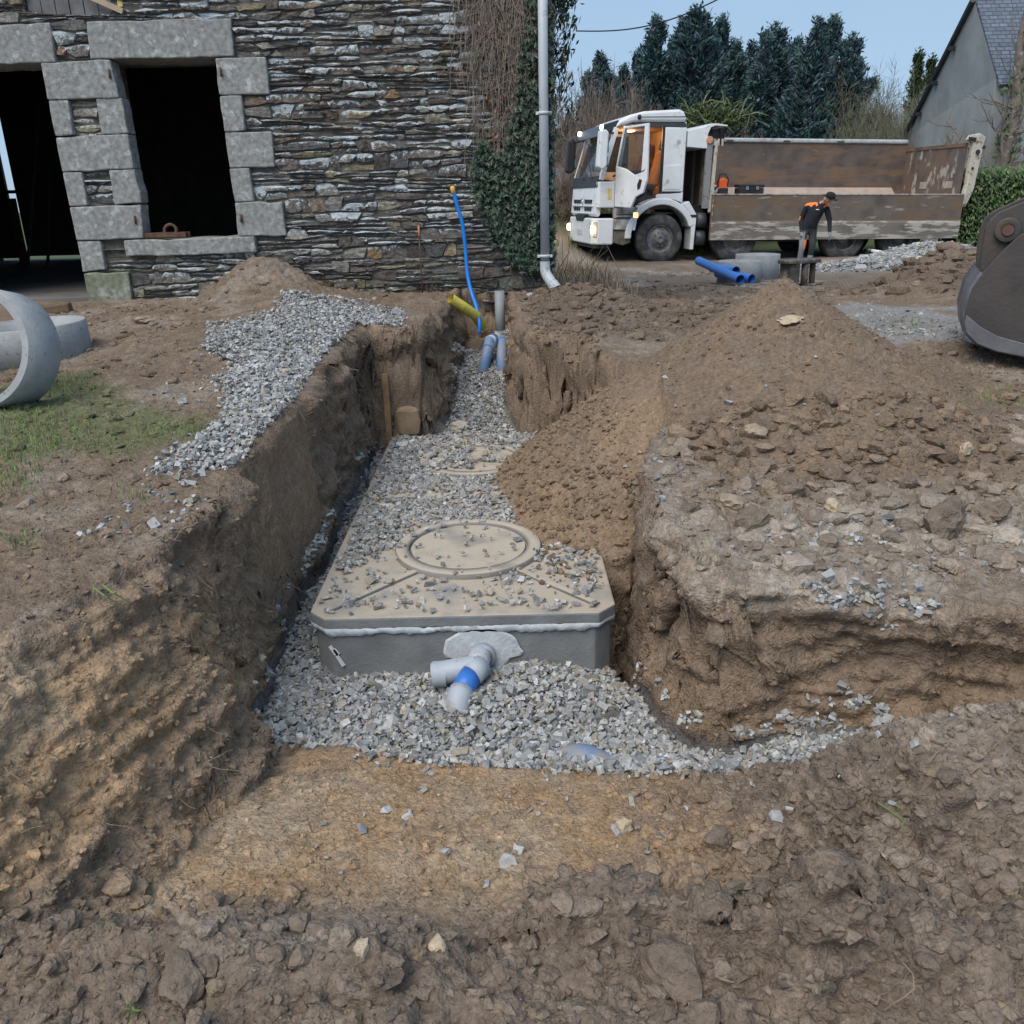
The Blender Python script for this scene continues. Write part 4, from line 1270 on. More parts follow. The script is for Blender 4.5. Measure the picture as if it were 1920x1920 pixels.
# grass
MGRASS = mat('grass_blade', tint=True, rough=.6, var=.2, scale=8, bump=0, spec=.3)
def blades(q, h, wd, name, label, base=(.135, .225, .060), lean=.6):
    n = len(q)
    P0 = on_ground(q, -.003, 0)
    a = rng.uniform(0, 2 * PI, n); d = np.column_stack([np.cos(a), np.sin(a), 0 * a])
    s = np.column_stack([-np.sin(a), np.cos(a), 0 * a])
    hh = (h * rng.uniform(.4, 1.25, n))[:, None]
    ln = (lean * rng.uniform(.2, 1.3, n))[:, None]
    w0 = (wd * rng.uniform(.6, 1.3, n))[:, None]
    up = np.array([0, 0, 1.0])
    m1 = P0 + up * hh * .6 + d * hh * ln * .35
    tip = P0 + up * hh * (1 - .35 * ln) + d * hh * ln
    V = np.stack([P0 - s * w0, P0 + s * w0, m1 - s * w0 * .8, m1 + s * w0 * .8, tip], 1)
    T = np.array([(0, 1, 3), (0, 3, 2), (2, 3, 4)])[None] + (np.arange(n) * 5)[:, None, None]
    me = fast_mesh(name, V.reshape(-1, 3), T.reshape(-1, 3), 3)
    c = np.array(base)[None] * rng.uniform(.6, 1.4, (n, 1)) * (1 + rng.normal(0, .12, (n, 3)))
    dry = rng.random(n) < .12
    c[dry] = np.array((.22, .18, .10))
    set_color(me, np.repeat(np.clip(c, .01, 1), 5, 0)); me.materials.append(MGRASS)
    return stuff(name, me, label)
gq = []
for (px, py, sx, sy, n) in ((60, 790, 60, 18, 700), (30, 850, 60, 22, 500), (90, 830, 50, 14, 200), (110, 725, 35, 14, 300), (30, 700, 28, 14, 120), (345, 808, 35, 9, 160), (245, 815, 40, 10, 110), (25, 900, 40, 16, 260), (275, 925, 40, 14, 60), (1680, 607, 22, 6, 160),
                            (1880, 745, 40, 12, 260), (1860, 690, 20, 8, 40), (1235, 520, 26, 8, 160), (40, 1015, 22, 8, 50), (1440, 520, 30, 6, 120), (215, 960, 60, 30, 50), (150, 840, 120, 50, 160)):
    for i in range(n):
        h = ground_px(px + float(rng.normal(0, sx)), py + float(rng.normal(0, sy)))
        if h is not None and h.y < 14 and sdpoly(np.array([h.x]), np.array([h.y]), PIT)[0] < 0: gq.append((h.x, h.y))
blades(np.array(gq)[rng.random(len(gq)) < .7], .036, .0018, 'grass', 'thin patches of trampled green grass')
q = np.column_stack([rng.uniform(-1.5, 5.5, 5000), rng.uniform(21.4, 26, 5000)])
blades(q, .22, .012, 'grass', 'rough green grass on the bank behind the lorry', base=(.10, .14, .045))
q = np.column_stack([rng.uniform(8.5, 13, 3500), rng.uniform(16.8, 22, 3500)])
blades(q, .12, .010, 'grass', 'short grass under the hedge by the lorry tail', base=(.09, .14, .05))
# single torn blades of grass in the foreground
for i, (pts_, lab) in enumerate(((((240, 1920), (262, 1870), (278, 1815)), 'bright green blade of grass sticking out of the churned berm'), (((1650, 1512), (1675, 1535), (1708, 1556)), 'green blade of grass lying on the dark mound'),
                               (((182, 1108), (205, 1130), (238, 1144)), 'green tuft lying on the orange soil of the bank'))):
    hs = [ground_px(*p) for p in pts_]
    g = MB()
    for j in range(3):
        of = Vector((.009 * j * (-1) ** j, .006 * j, .004 * j))
        pp = [h + of + Vector((0, -.01, .012 + .01 * (k == 1))) for k, h in enumerate(hs)]
        if i == 0: pp = [hs[0] + of, hs[0] + Vector((.01 + .01 * j, 0, .035)), hs[0] + Vector((.022 - .02 * j, .01, .075 - .02 * j))]
        sd_ = Vector((.0016, .0010, 0)) * (1 + .4 * j)
        g.add([pp[0] - sd_, pp[0] + sd_, pp[1] + sd_, pp[1] - sd_, pp[2]], [(0, 1, 2, 3), (3, 2, 4)])
    tag(g.build('grass_blade', mat('fresh_grass', (.15, .24, .07), rough=.5, bump=0)), lab, 'grass')

# ------------------------------------------------------------------ septic tank
TX0, TX1, TY0, TY1, TZ = -.845, .415, 3.125, 5.92, -.80
tank = thing('septic_tank', 'grey concrete septic tank sunk in the trench with two round covers', 'septic tank', (-.215, 4.5, -1.6))
def dusty(name, side, top, thr=.8):
    m = mat(name, side, rough=.85, var=.25, scale=7, bump=.35, bscale=70)
    n, l = m.node_tree.nodes, m.node_tree.links
    b = n['Principled BSDF']; src = b.inputs['Base Color'].links[0].from_socket
    ge = n.new('ShaderNodeNewGeometry'); sp = n.new('ShaderNodeSeparateXYZ'); l.new(ge.outputs['Normal'], sp.inputs[0])
    tc = n.new('ShaderNodeTexCoord'); nz = n.new('ShaderNodeTexNoise'); nz.inputs['Scale'].default_value = 5; nz.inputs['Detail'].default_value = 7
    l.new(tc.outputs['Object'], nz.inputs['Vector'])
    r1 = n.new('ShaderNodeMapRange'); r1.inputs[1].default_value = thr - .1; r1.inputs[2].default_value = thr + .1; l.new(sp.outputs[2], r1.inputs[0])
    r2 = n.new('ShaderNodeMapRange'); r2.inputs[1].default_value = .25; r2.inputs[2].default_value = .5; l.new(nz.outputs[0], r2.inputs[0])
    mu = n.new('ShaderNodeMath'); mu.operation = 'MULTIPLY'; l.new(r1.outputs[0], mu.inputs[0]); l.new(r2.outputs[0], mu.inputs[1])
    mx = n.new('ShaderNodeMix'); mx.data_type = 'RGBA'; mx.inputs[7].default_value = (*top, 1)
    l.new(mu.outputs[0], mx.inputs[0]); l.new(src, mx.inputs[6]); l.new(mx.outputs[2], b.inputs['Base Color'])
    return m
MTANK = dusty('tank_concrete', (.185, .198, .208), (.40, .345, .28))
MSEAL = mat('white_sealant', (.50, .54, .58), rough=.6, var=.15, scale=30, bump=.4, bscale=60, dirt=(.25, .24, .22), dirt_amt=.1, dirt_scale=12)
ch = .075
def plan(e, c=ch): return [(TX0 + c - e, TY0 - e), (TX1 - c + e, TY0 - e), (TX1 + e, TY0 + c - e), (TX1 + e, TY1 - c + e), (TX1 - c + e, TY1 + e), (TX0 + c - e, TY1 + e), (TX0 - e, TY1 - c + e), (TX0 - e, TY0 + c - e)]
bd = MB().prism(plan(-.008), -1.6, -.862, axis='z')
hold(bd.build('body', MTANK, bevel=.012, auto=True), tank)
cv = MB().prism(plan(.006), -.852, TZ, axis='z')
cover = hold(cv.build('cover_slab', MTANK, bevel=.008, auto=True), tank)
# sealant smeared round the joint
def perim(e, n):
    pl = plan(e)
    seq = [pl[6], pl[7], pl[0], pl[1], pl[2], pl[3]]
    out = []
    for a, b in zip(seq[:-1], seq[1:]):
        L = math.hypot(b[0] - a[0], b[1] - a[1]); k = max(2, int(L / .02))
        out += [(a[0] + (b[0] - a[0]) * i / k, a[1] + (b[1] - a[1]) * i / k) for i in range(k)]
    return out
pr0, pr1 = perim(.0050, 0), perim(-.004, 0)
g = MB(); vv, ff = [], []
for i, (a, b) in enumerate(zip(pr0, pr0)):
    t0 = -.846 + .012 * float(pn(np.array(i * .21), np.array(1.5), np.array(.3))) + .004 * float(rng.normal())
    t1 = -.874 + .026 * float(pn(np.array(i * .17), np.array(7.5), np.array(.3))) + .004 * float(rng.normal())
    cx, cy = a
    ix, iy = (cx + .215) * .988 - .215, (cy - 4.5) * .993 + 4.5
    vv += [(ix, iy, t0 + .004), (cx, cy, t0), (cx, cy, .5 * (t0 + t1)), (cx, cy, t1), (ix, iy, t1 - .004)]
    if i:
        for j in range(4): ff.append(((i - 1) * 5 + j, i * 5 + j, i * 5 + j + 1, (i - 1) * 5 + j + 1))
g.add(vv, ff, True)
hold(g.build('sealant', MSEAL, auto=True), tank)
LIDS = [(-.215, 3.82), (-.235, 5.28)]
MLID = dusty('lid_concrete', (.20, .195, .185), (.42, .365, .295))
for (lx, ly) in LIDS:
    rg = MB().lathe([(.288, TZ + .004), (.288, TZ + .026), (.345, TZ + .026), (.352, TZ + .021), (.352, TZ - .002)], 64, closed=False, M=Matrix.Translation((lx, ly, 0)))
    hold(rg.build('lid_frame', MLID, auto=True), tank)
    ld = MB()
    n = 64
    ld.add([(lx + .276 * math.cos(2 * PI * i / n), ly + .276 * math.sin(2 * PI * i / n), TZ + .019) for i in range(n)] + [(lx + .280 * math.cos(2 * PI * i / n), ly + .280 * math.sin(2 * PI * i / n), TZ + .003) for i in range(n)],
           [tuple(range(n))] + [(i, i + n, (i + 1) % n + n, (i + 1) % n) for i in range(n)])
    for an in (15, 195, 105, 285):
        ca, sa = math.cos(R(an)), math.sin(R(an))
        ld.box(-.018, .018, -.012, .012, TZ + .012, TZ + .021, M=Matrix.Translation((lx + .262 * ca, ly + .262 * sa, .0)) @ Matrix.Rotation(R(an + 90), 4, 'Z'))
    hold(ld.build('round_lid', MLID, bevel=.003, auto=True), tank)
def rib(a, b, wd=.017, h=.014):
    a, b = Vector((*a, 0)), Vector((*b, 0)); d = (b - a).normalized(); s = Vector((-d.y, d.x, 0))
    q = [a + s * wd, b + s * wd, b - s * wd, a - s * wd]
    g = MB().prism([(p.x, p.y) for p in q], TZ - .002, TZ + h, axis='z')
    hold(g.build('rib', MLID, bevel=.006, auto=True), tank)
for (lx, ly), (ya, yb) in zip(LIDS, ((TY0 + .06, 4.56), (4.64, TY1 - .06))):
    for ex, ey in ((TX0 + .07, ya), (TX1 - .07, ya), (TX0 + .06, yb - .03)):
        d = Vector((ex - lx, ey - ly, 0)).normalized()
        rib((lx + d.x * .345, ly + d.y * .345), (ex, ey))
rib((TX0 + .02, 4.60), (TX1 - .02, 4.60), .030, .018)
# sealed patch where the outlet leaves
pc = at_y(905, 1222, TY0 - .012)
g = MB(); n = 36
ring_ = []
for i in range(n):
    a = 2 * PI * i / n
    r_ = (.155 + .030 * float(pn(np.array(i * .5), np.array(3.3), np.array(.7)))) * (1 if math.sin(a) > -.2 else .8)
    ring_.append((pc.x + r_ * math.cos(a) * 1.05, TY0 - .0005, pc.z - .01 + r_ * math.sin(a) * .75))
g.add(ring_ + [(pc.x + (p[0] - pc.x) * .93, TY0 - .005, pc.z + (p[2] - pc.z) * .93) for p in ring_], [(i, (i + 1) % n, (i + 1) % n + n, i + n) for i in range(n)] + [tuple(range(n, 2 * n))])
hold(g.build('outlet_patch', MSEAL, auto=True), tank)
g = MB()
for (px, py, a, L) in ((618, 1212, -55, .05), (630, 1228, -60, .06), (626, 1218, -50, .03)):
    p = at_y(px, py, TY0 - .001); d = Vector((math.cos(R(a)), 0, math.sin(R(a))))
    s = Vector((-d.z, 0, d.x)) * .006
    q = [p - s, p + s * 1.5, p + d * L + s, p + d * L - s * 2]
    g.prism([(v.x, v.z) for v in q], TY0 - .0015, TY0 + .002)
hold(g.build('scuff', mat('scuff_white', (.70, .72, .74), rough=.6, bump=0), auto=True), tank)
# gravel lying on the covers
def tank_dens(a, b):
    d1 = np.hypot(a - LIDS[0][0], b - LIDS[0][1]); d2 = np.hypot(a - LIDS[1][0], b - LIDS[1][1])
    nz = pn(a * 3.2, b * 3.2, a * 0 + .5)
    den = .12 + .9 * ss(-.15, .2, nz + .45 * ss(3.9, 4.4, b) + .3 * ss(-.45, -.65, a))
    den = np.where(b < 4.12, den * (.30 + .35 * ss(-.5, -.7, a)), den)
    den = np.where(b < 3.55, .10 + .30 * ss(.1, .3, nz), den)
    den = np.where(d1 < .352, .03, den); den = np.where(d2 < .352, np.clip(.75 * ss(.0, .3, nz + .25 * (a < -.25)), .05, 1), den)
    den = np.where((np.abs(b - 4.6) < .035), .15, den)
    return den
q = poly_points(plan(-.02), 7200, tank_dens)
zt = np.full(len(q), TZ + .008)
for (lx, ly) in LIDS: zt = np.where(np.hypot(q[:, 0] - lx, q[:, 1] - ly) < .35, TZ + .030, zt)
zt = np.where(np.abs(q[:, 1] - 4.6) < .035, TZ + .026, zt)
stuff('gravel', gravel_mesh(np.column_stack([q, zt + rng.uniform(0, .012, len(q))]), .0215, warm=.25), 'grey crushed stone scattered over the tank covers')

# ------------------------------------------------------------------ pipes
MBLUE = mat('blue_pipe', (.11, .22, .42), rough=.55, var=.2, scale=5, bump=.05, dirt=(.25, .24, .235), dirt_amt=.55, dirt_scale=11)
MBLUEC = mat('blue_pipe_clean', (.035, .17, .56), rough=.4, var=.12, scale=4, bump=.02)
MPVCL = mat('pale_pvc', (.36, .40, .46), rough=.5, var=.14, scale=6, bump=.04, dirt=(.28, .25, .21), dirt_amt=.2, dirt_scale=14)
c0 = at_y(905, 1222, TY0); c1 = at_y(893, 1250, 3.0); c2 = at_y(868, 1290, 2.90); c3 = at_y(858, 1318, 2.83); print('pipe', c0, c1, c2, c3, gz_at(c2.x, c2.y)[0], gz_at(c3.x, c3.y)[0])
out = thing('outlet_pipe', 'grey and blue plastic outlet pipe with a side branch at the tank end', 'pipe', (c1.x, 3.0, c1.z))
hold(MB().tube([c0 + Vector((0, .02, .0)), c1], .047, 24).tube([c0 + Vector((0, -.010, -.002)), c0 + Vector((0, -.04, -.008))], .053, 24).build('spigot', MPVCL), out)
hold(MB().tube([c1 + Vector((.02, .01, 0)), c1.lerp(c2, .45)], .050, 24).build('tee', MPVCL), out)
br = at_y(812, 1264, 3.0)
bm_ob = MB().tube([c1, br], .047, 24, cap=False).tube([br + Vector((.055, 0, 0)), br], .052, 24, cap=False).tube([br + Vector((.05, 0, 0)), br], .045, 24, cap=False)
hold(bm_ob.build('side_branch', MPVCL), out)
hold(MB().tube([c1.lerp(c2, .4), c2 + (c3 - c2) * .3], .0465, 24).build('blue_section', MBLUEC), out)
hold(MB().tube([c2 + (c3 - c2) * .2, c2 + (c3 - c2) * .6, c3, c3 + Vector((.01, -.03, -.08))], [.050, .050, .049, .049], 24).build('elbow', MPVCL), out)
a, b = at_z(880, 1365, -1.09), at_z(1385, 1482, -1.10)
a.z, b.z = -1.13, -1.108
pa = [a.lerp(b, t) for t in np.linspace(0, 1, 12)]
for p in pa: p.z = gz_at(p.x, p.y)[0] - .040
pa = [a.lerp(b, t) for t in np.linspace(0, 1, 40)]
for p, t in zip(pa, np.linspace(0, 1, 40)):
    p.z = -1.155 if t < .1 else gz_at(p.x, p.y)[0] - .042 + .040 * math.exp(-((t - .46) / .09) ** 2) + .044 * math.exp(-((t - .74) / .07) ** 2)
dr = MB().tube(pa, .052, 20).build('buried_pipe', MBLUE)
tag(dr, 'blue plastic drain pipe half buried in the gravel bed', 'pipe')
# stack and collectors at the house end
PY = 7.62
vb, vt = at_y(938, 628, PY), at_y(937, 545, PY)
vb.x = vt.x = .5 * (vb.x + vt.x)
sp_ = thing('vent_pipe', 'upright grey plastic pipe at the house end of the trench', 'pipe', (vb.x, PY, vb.z))
hold(MB().tube([vb - Vector((0, 0, .05)), vt], .043, 24).tube([vt, vt - Vector((0, 0, .05))], .036, 16).build('pipe', mat('dull_pvc', (.23, .255, .28), rough=.55, var=.12, bump=.05)), sp_)
hold(MB().tube([vb - Vector((0, 0, .06)), vb + Vector((0, 0, .035))], .050, 24).build('socket', MPVC), sp_)
e1 = at_y(941, 645, 7.35)
hold(MB().tube([vb - Vector((0, 0, .03)), vb + Vector((.005, -.05, -.075)), e1.lerp(vb, .4) + Vector((0, 0, -.02))], .048, 20).build('elbow', MPVC), sp_)
e2 = at_y(940, 660, 7.12)
e2.z = gz_at(e2.x, e2.y)[0] - .01
hold(MB().tube([e1.lerp(vb, .45), e1, e2], .046, 20).tube([e1.lerp(vb, .5), e1.lerp(vb, .15)], .052, 20).build('blue_run', MBLUE), sp_)
f0, f1_ = at_y(938, 628, 7.5), at_y(918, 640, 7.3)
f2_ = at_y(903, 658, 7.1); f2_.z = gz_at(f2_.x, f2_.y)[0] - .01
bp = thing('branch_pipe', 'blue plastic pipe with grey collar joining beside the upright pipe', 'pipe', f1_)
hold(MB().tube([f0 + Vector((.02, .05, -.02)), f1_], .050, 20).build('collar', MPVC), bp)
hold(MB().tube([f1_.lerp(f0, .4), f1_, f2_], .046, 20).tube([f1_.lerp(f0, .3), f1_.lerp(f2_, .25)], .053, 20).build('pipe', MBLUE), bp)
# yellow sheath, blue water hose, stub
yp = [at_y(845, 560, 7.35), at_y(868, 575, 7.42), at_y(892, 592, 7.55), at_y(905, 612, 7.68)]
g = MB()
ys = [yp[0].lerp(yp[1], t) for t in np.linspace(0, 1, 14)[:-1]] + [yp[1].lerp(yp[2], t) for t in np.linspace(0, 1, 16)[:-1]] + [yp[2].lerp(yp[3], t) for t in np.linspace(0, 1, 14)]
rr = [.043 + (.0022 if i % 2 else 0) for i in range(len(ys))]
g.tube(ys, rr, 18, cap=False); g.tube(ys, [r - .006 for r in rr], 12, cap=False)
tag(g.build('yellow_sheath', mat('yellow_plastic', (.66, .56, .10), rough=.5, var=.15, bump=.05, dirt=(.30, .25, .14), dirt_amt=.2, dirt_scale=10)), 'yellow ribbed plastic sheath sticking out of the trench by the house', 'pipe sheath')
hp = [(850, 356, 7.80), (857, 385, 7.80), (867, 420, 7.80), (873, 470, 7.80), (876, 510, 7.78), (883, 545, 7.72), (893, 575, 7.6), (899, 605, 7.5), (898, 625, 7.48)]
P0_ = [at_y(*q) for q in hp]
hose = thing('water_hose', 'bright blue water hose rising up the stone wall with a yellow tip', 'hose', P0_[-1])
def smooth_path(P, k=5):
    out = []
    for i in range(len(P) - 1):
        p0, p1, p2, p3 = P[max(i - 1, 0)], P[i], P[i + 1], P[min(i + 2, len(P) - 1)]
        for t in np.linspace(0, 1, k, endpoint=False):
            t = float(t)
            out.append(.5 * ((2 * p1) + (p2 - p0) * t + (2 * p0 - 5 * p1 + 4 * p2 - p3) * t * t + (3 * p1 - p0 - 3 * p2 + p3) * t ** 3))
    return out + [P[-1]]
hold(MB().tube(smooth_path(P0_), .0165, 14).build('hose', mat('hose_blue', (.012, .19, .66), rough=.4, var=.1, bump=0)), hose)
hold(MB().tube([P0_[0] - Vector((0, 0, .03)), P0_[0] + Vector((-.006, 0, .012)), P0_[0] + Vector((-.01, 0, .03))], [.020, .022, .015], 12).build('yellow_tip', mat('tip_yellow', (.70, .42, .08), rough=.6, bump=0)), hose)
b = at_y(993, 560, 7.5)
tag(MB().tube([b + Vector((.03, .02, -.08)), b + Vector((-.012, -.01, .035))], .040, 18, cap=False).tube([b + Vector((.03, .02, -.08)), b + Vector((-.012, -.01, .035))], .036, 18, cap=True).build('pipe_stub', MPVCL), 'short pale plastic pipe stub poking out of the soil under the downpipe', 'pipe')
# plank, slab and rod in the trench side
a = at_y(716, 700, 5.96); b = at_y(736, 815, 5.96)
tag(MB().box(a.x, b.x, 5.93, 5.96, -.95, a.z).build('shoring_plank', mat('trench_plank', (.26, .17, .09), rough=.85, var=.4, scale=12, bump=.5), bevel=.004), 'upright brown plank wedged against the trench side', 'plank')
a = at_y(740, 768, 5.95); b = at_y(788, 818, 5.95)
S = IC2.copy(); rr_ = 1 + .22 * pn(S[:, 0] * 1.2 + 3, S[:, 1] * 1.2, S[:, 2] * 1.2)
V = np.sign(S) * np.abs(S) ** .55 * rr_[:, None] * np.array((abs(b.x - a.x) * .52, .05, abs(a.z - b.z) * .6))
me = fast_mesh('sandstone_block', V, IF2, 3); me.materials.append(mat('sandstone', (.28, .21, .135), rough=.9, var=.3, scale=9, bump=.5))
o = bpy.data.objects.new('sandstone_block', me); link(o); o.location = ((a.x + b.x) / 2, 5.99, (a.z + b.z) / 2); tag(o, 'flat sandy slab set in the trench side next to the plank', 'stone slab', kind='thing')
p = at_z(688, 915, -.93)
tag(MB().tube([(p.x, p.y, -1.0), (p.x + .004, p.y, -.80)], .012, 12).build('metal_pin', MSTEEL), 'short grey metal pin standing in the gravel beside the tank', 'pin')

# ------------------------------------------------------------------ concrete rings by the house
MRING = mat('ring_concrete', (.30, .32, .335), rough=.8, var=.18, scale=8, bump=.35, bscale=50, dirt=(.12, .12, .12), dirt_amt=.08, dirt_scale=30)
def ring_mb(R0=.35, th=.035, h=.27):
    g = MB()
    g.lathe([(R0 - th, 0), (R0, 0), (R0, h - .004), (R0 - .004, h), (R0 - .014, h), (R0 - .014, h - .018), (R0 - th, h - .018)], 72, smooth=False)
    return g
def ring(loc, rot, label, group=None, h=.27, R0=.35):
    o = ring_mb(R0=R0, h=h).build('concrete_ring', MRING, auto=True)
    o.location = loc; o.rotation_euler = rot
    for p in o.data.polygons: p.use_smooth = abs(p.normal.z) < .5
    return tag(o, label, 'concrete ring', group)
pA = at_z(74, 690, -.16)
zA = gz_at(pA.x, pA.y)[0]
ring((pA.x, pA.y, zA - .035), (R(1), R(-2), 0), 'grey concrete ring lying flat on the ground by the doorway', None, .24, .33)
pB = at_z(4, 758, -.15)
zB = gz_at(pB.x, pB.y)[0]
axv = Vector((.16, .96, -.24)).normalized()
ob = ring((0, 0, 0), (0, 0, 0), 'concrete ring standing on edge and leaning on the flat ring', None, .24, .30)
ob.rotation_euler = axv.to_track_quat('Z', 'Y').to_euler()
ob.location = Vector((pB.x, pB.y, zB)) + Vector((0, 0, .295)) - axv * .10

# ------------------------------------------------------------------ excavator bucket
MBUCK = mat('worn_bucket_steel', (.068, .062, .062), rough=.6, var=.3, scale=5, metal=.2, bump=.3, bscale=40, dirt=(.095, .074, .062), dirt_amt=.4, dirt_scale=3.5)
MBUCKE = mat('scoured_steel', (.16, .165, .18), rough=.45, var=.25, scale=8, metal=.4, bump=.2, bscale=50)
B0 = at_y(1900, 640, 4.9)
bn = Vector((B0.x, B0.y, 0)).normalized()
bn = (bn + Vector((-.10, .05, 0))).normalized()
bu = Vector((bn.y, -bn.x, 0))
def bpt(px, py, off=0.0):
    d = ray(px, py); o_ = Vector((0, 0, CZ))
    t_ = ((B0 + bn * off) - o_).dot(bn) / d.dot(bn)
    p_ = o_ + d * t_ - B0
    return (p_.dot(bu), p_.z)
side = [bpt(*q) for q in ((1842, 512), (1822, 540), (1808, 585), (1810, 622), (1830, 642), (1868, 656), (1925, 668), (1990, 672), (2065, 660), (2110, 640), (2100, 560), (2060, 470), (2000, 440), (1915, 438), (1880, 470))]
bucket = thing('excavator_bucket', 'worn muddy steel excavator bucket resting on the dirt', 'bucket', B0, math.atan2(bu.y, bu.x))
W_ = .62
for yq in (0, W_):
    MB().prism(side, yq, yq + .03).build('side_plate', MBUCK, bucket, bevel=.006, auto=True)
sh = MB(); outl = side[:11]; vv, ff = [], []
cxm, czm = sum(p[0] for p in side) / len(side), sum(p[1] for p in side) / len(side)
for i, (px_, pz_) in enumerate(outl):
    d = Vector((px_ - cxm, 0, pz_ - czm)).normalized()
    for (yq, e) in ((.002, .012), (W_ + .028, .012), (W_ + .028, -.012), (.002, -.012)):
        vv.append((px_ + d.x * e, yq, pz_ + d.z * e))
    if i: ff += [((i - 1) * 4 + j, (i - 1) * 4 + (j + 1) % 4, i * 4 + (j + 1) % 4, i * 4 + j) for j in range(4)]
sh.add(vv, ff, True)
sh.build('shell', MBUCKE, bucket, auto=True)
wear = [bpt(*q) for q in ((1812, 590), (1808, 605), (1812, 624), (1832, 644), (1868, 658), (1925, 669), (1990, 673), (1990, 655), (1925, 645), (1870, 630), (1838, 612))]
MB().prism(wear, -.012, -.001).build('wear_strip', MBUCKE, bucket, bevel=.003, auto=True)
ear = [bpt(*q) for q in ((1838, 520), (1842, 470), (1848, 432), (1858, 412), (1876, 398), (1960, 362), (2010, 372), (2030, 430), (1990, 470), (1905, 470), (1862, 530))]
for yq in (.06, .44):
    MB().prism(ear, yq, yq + .035).build('ear', MBUCK, bucket, bevel=.006, auto=True)
pc_ = bpt(1889, 431, .06)
MB().tube([(pc_[0], .02, pc_[1]), (pc_[0], .54, pc_[1])], .030, 24).build('pin', mat('pin_rust', (.14, .075, .06), rough=.6, var=.3, metal=.3, bump=.2), bucket)
MB().lathe([(.031, 0), (.066, 0), (.066, .03), (.031, .03)], 32, M=Matrix.Translation((pc_[0], .06, pc_[1])) @ Matrix.Rotation(R(90), 4, 'X')).build('pin_boss', MBUCK, bucket, bevel=.004)
for i in range(4):
    tx = side[9][0] - .02
    MB().prism([(tx, side[9][1] - .02), (tx + .16, side[9][1] + .05), (tx, side[9][1] + .05)], .06 + i * .16, .14 + i * .16).build('tooth', MBUCKE, bucket, bevel=.004, auto=True)
# ------------------------------------------------------------------ tipper lorry
TL = Vector((3.48, 20.16, -.715))
TROT = (0, R(1.3), R(9.0))
TM = Matrix.Translation(TL) @ (Matrix.Rotation(TROT[2], 4, 'Z') @ Matrix.Rotation(TROT[1], 4, 'Y'))
lorry = thing('tipper_lorry', 'white four-axle tipper lorry with its muddy side panel dropped and cab door open', 'lorry', TL)
lorry.rotation_euler = TROT
MWHITE = mat('white_paint', (.74, .77, .80), rough=.35, var=.08, scale=3, bump=.02, dirt=(.38, .36, .32), dirt_amt=.12, dirt_scale=5, coat=.3)
MWDIRT = mat('muddy_white', (.46, .47, .46), rough=.6, var=.2, scale=5, bump=.1, dirt=(.20, .165, .12), dirt_amt=.55, dirt_scale=7)
MBLACK = mat('black_plastic', (.022, .024, .028), rough=.5, var=.2, scale=6, bump=.05)
MGLASS = mat('cab_glass', (.030, .045, .055), rough=.06, var=.05, bump=0, spec=.6)
MGLASS.node_tree.nodes['Principled BSDF'].inputs['Alpha'].default_value = .45
MTYRE = mat('tyre_rubber', (.045, .047, .050), rough=.85, var=.3, scale=7, bump=.15, dirt=(.13, .125, .12), dirt_amt=.35, dirt_scale=4)
MRIM = mat('wheel_rim', (.20, .20, .205), rough=.55, var=.25, scale=8, metal=.3, bump=.1, dirt=(.12, .10, .085), dirt_amt=.35, dirt_scale=6)
MUNDER = mat('chassis_dark', (.030, .031, .034), rough=.8, var=.3, scale=5, bump=.1)
MLAMP = mat('headlamp', (.9, .8, .6), emit=(1.0, .70, .28), emit_s=5.0, bump=0)
MLAMPW = mat('roof_lamp', (.9, .85, .7), emit=(1.0, .86, .60), emit_s=3.0, bump=0)
MIND = mat('orange_lamp', (.9, .4, .1), emit=(1.0, .38, .10), emit_s=2.2, bump=0)
MORANGE = mat('orange_plastic', (.72, .12, .03), rough=.5, var=.15, bump=.03)
MSEAT = mat('seat_cloth', (.05, .05, .06), rough=.9, var=.2, bump=.1)
MTRIM = mat('cab_trim', (.36, .24, .15), rough=.8, var=.2, bump=.05)
MTARP = mat('black_tarp', (.018, .022, .028), rough=.55, var=.3, scale=9, bump=.2)
def stained(name, base, rust, pale, pale_amt, sx=.45, sz=2.6):
    m = mat(name, base, rough=.7, var=.35, scale=3, bump=.2, bscale=30)
    n, l = m.node_tree.nodes, m.node_tree.links
    b = n['Principled BSDF']; src = b.inputs['Base Color'].links[0].from_socket
    tc = n.new('ShaderNodeTexCoord'); mp = n.new('ShaderNodeMapping'); mp.inputs['Scale'].default_value = (sx, 1, sz)
    l.new(tc.outputs['Object'], mp.inputs[0])
    for k, (c_, lo, hi, sc, of) in enumerate(((rust, .46, .60, 1.6, 0), (pale, .66 - pale_amt, .72 - pale_amt, 3.2, 7))):
        nz = n.new('ShaderNodeTexNoise'); nz.inputs['Scale'].default_value = sc; nz.inputs['Detail'].default_value = 9; nz.inputs['Roughness'].default_value = .66
        ad = n.new('ShaderNodeVectorMath'); ad.inputs[1].default_value = (of, of, of); l.new(mp.outputs[0], ad.inputs[0]); l.new(ad.outputs[0], nz.inputs['Vector'])
        r = n.new('ShaderNodeMapRange'); r.inputs[1].default_value = lo; r.inputs[2].default_value = hi; l.new(nz.outputs[0], r.inputs[0])
        mx = n.new('ShaderNodeMix'); mx.data_type = 'RGBA'; mx.inputs[7].default_value = (*c_, 1)
        l.new(r.outputs[0], mx.inputs[0]); l.new(src, mx.inputs[6]); src = mx.outputs[2]
    l.new(src, b.inputs['Base Color'])
    return m
MPANEL = stained('muddy_steel_panel', (.135, .112, .098), (.165, .112, .070), (.34, .31, .27), .08)
MPANLOW = stained('scraped_steel_panel', (.15, .13, .118), (.20, .18, .16), (.42, .40, .36), .17)
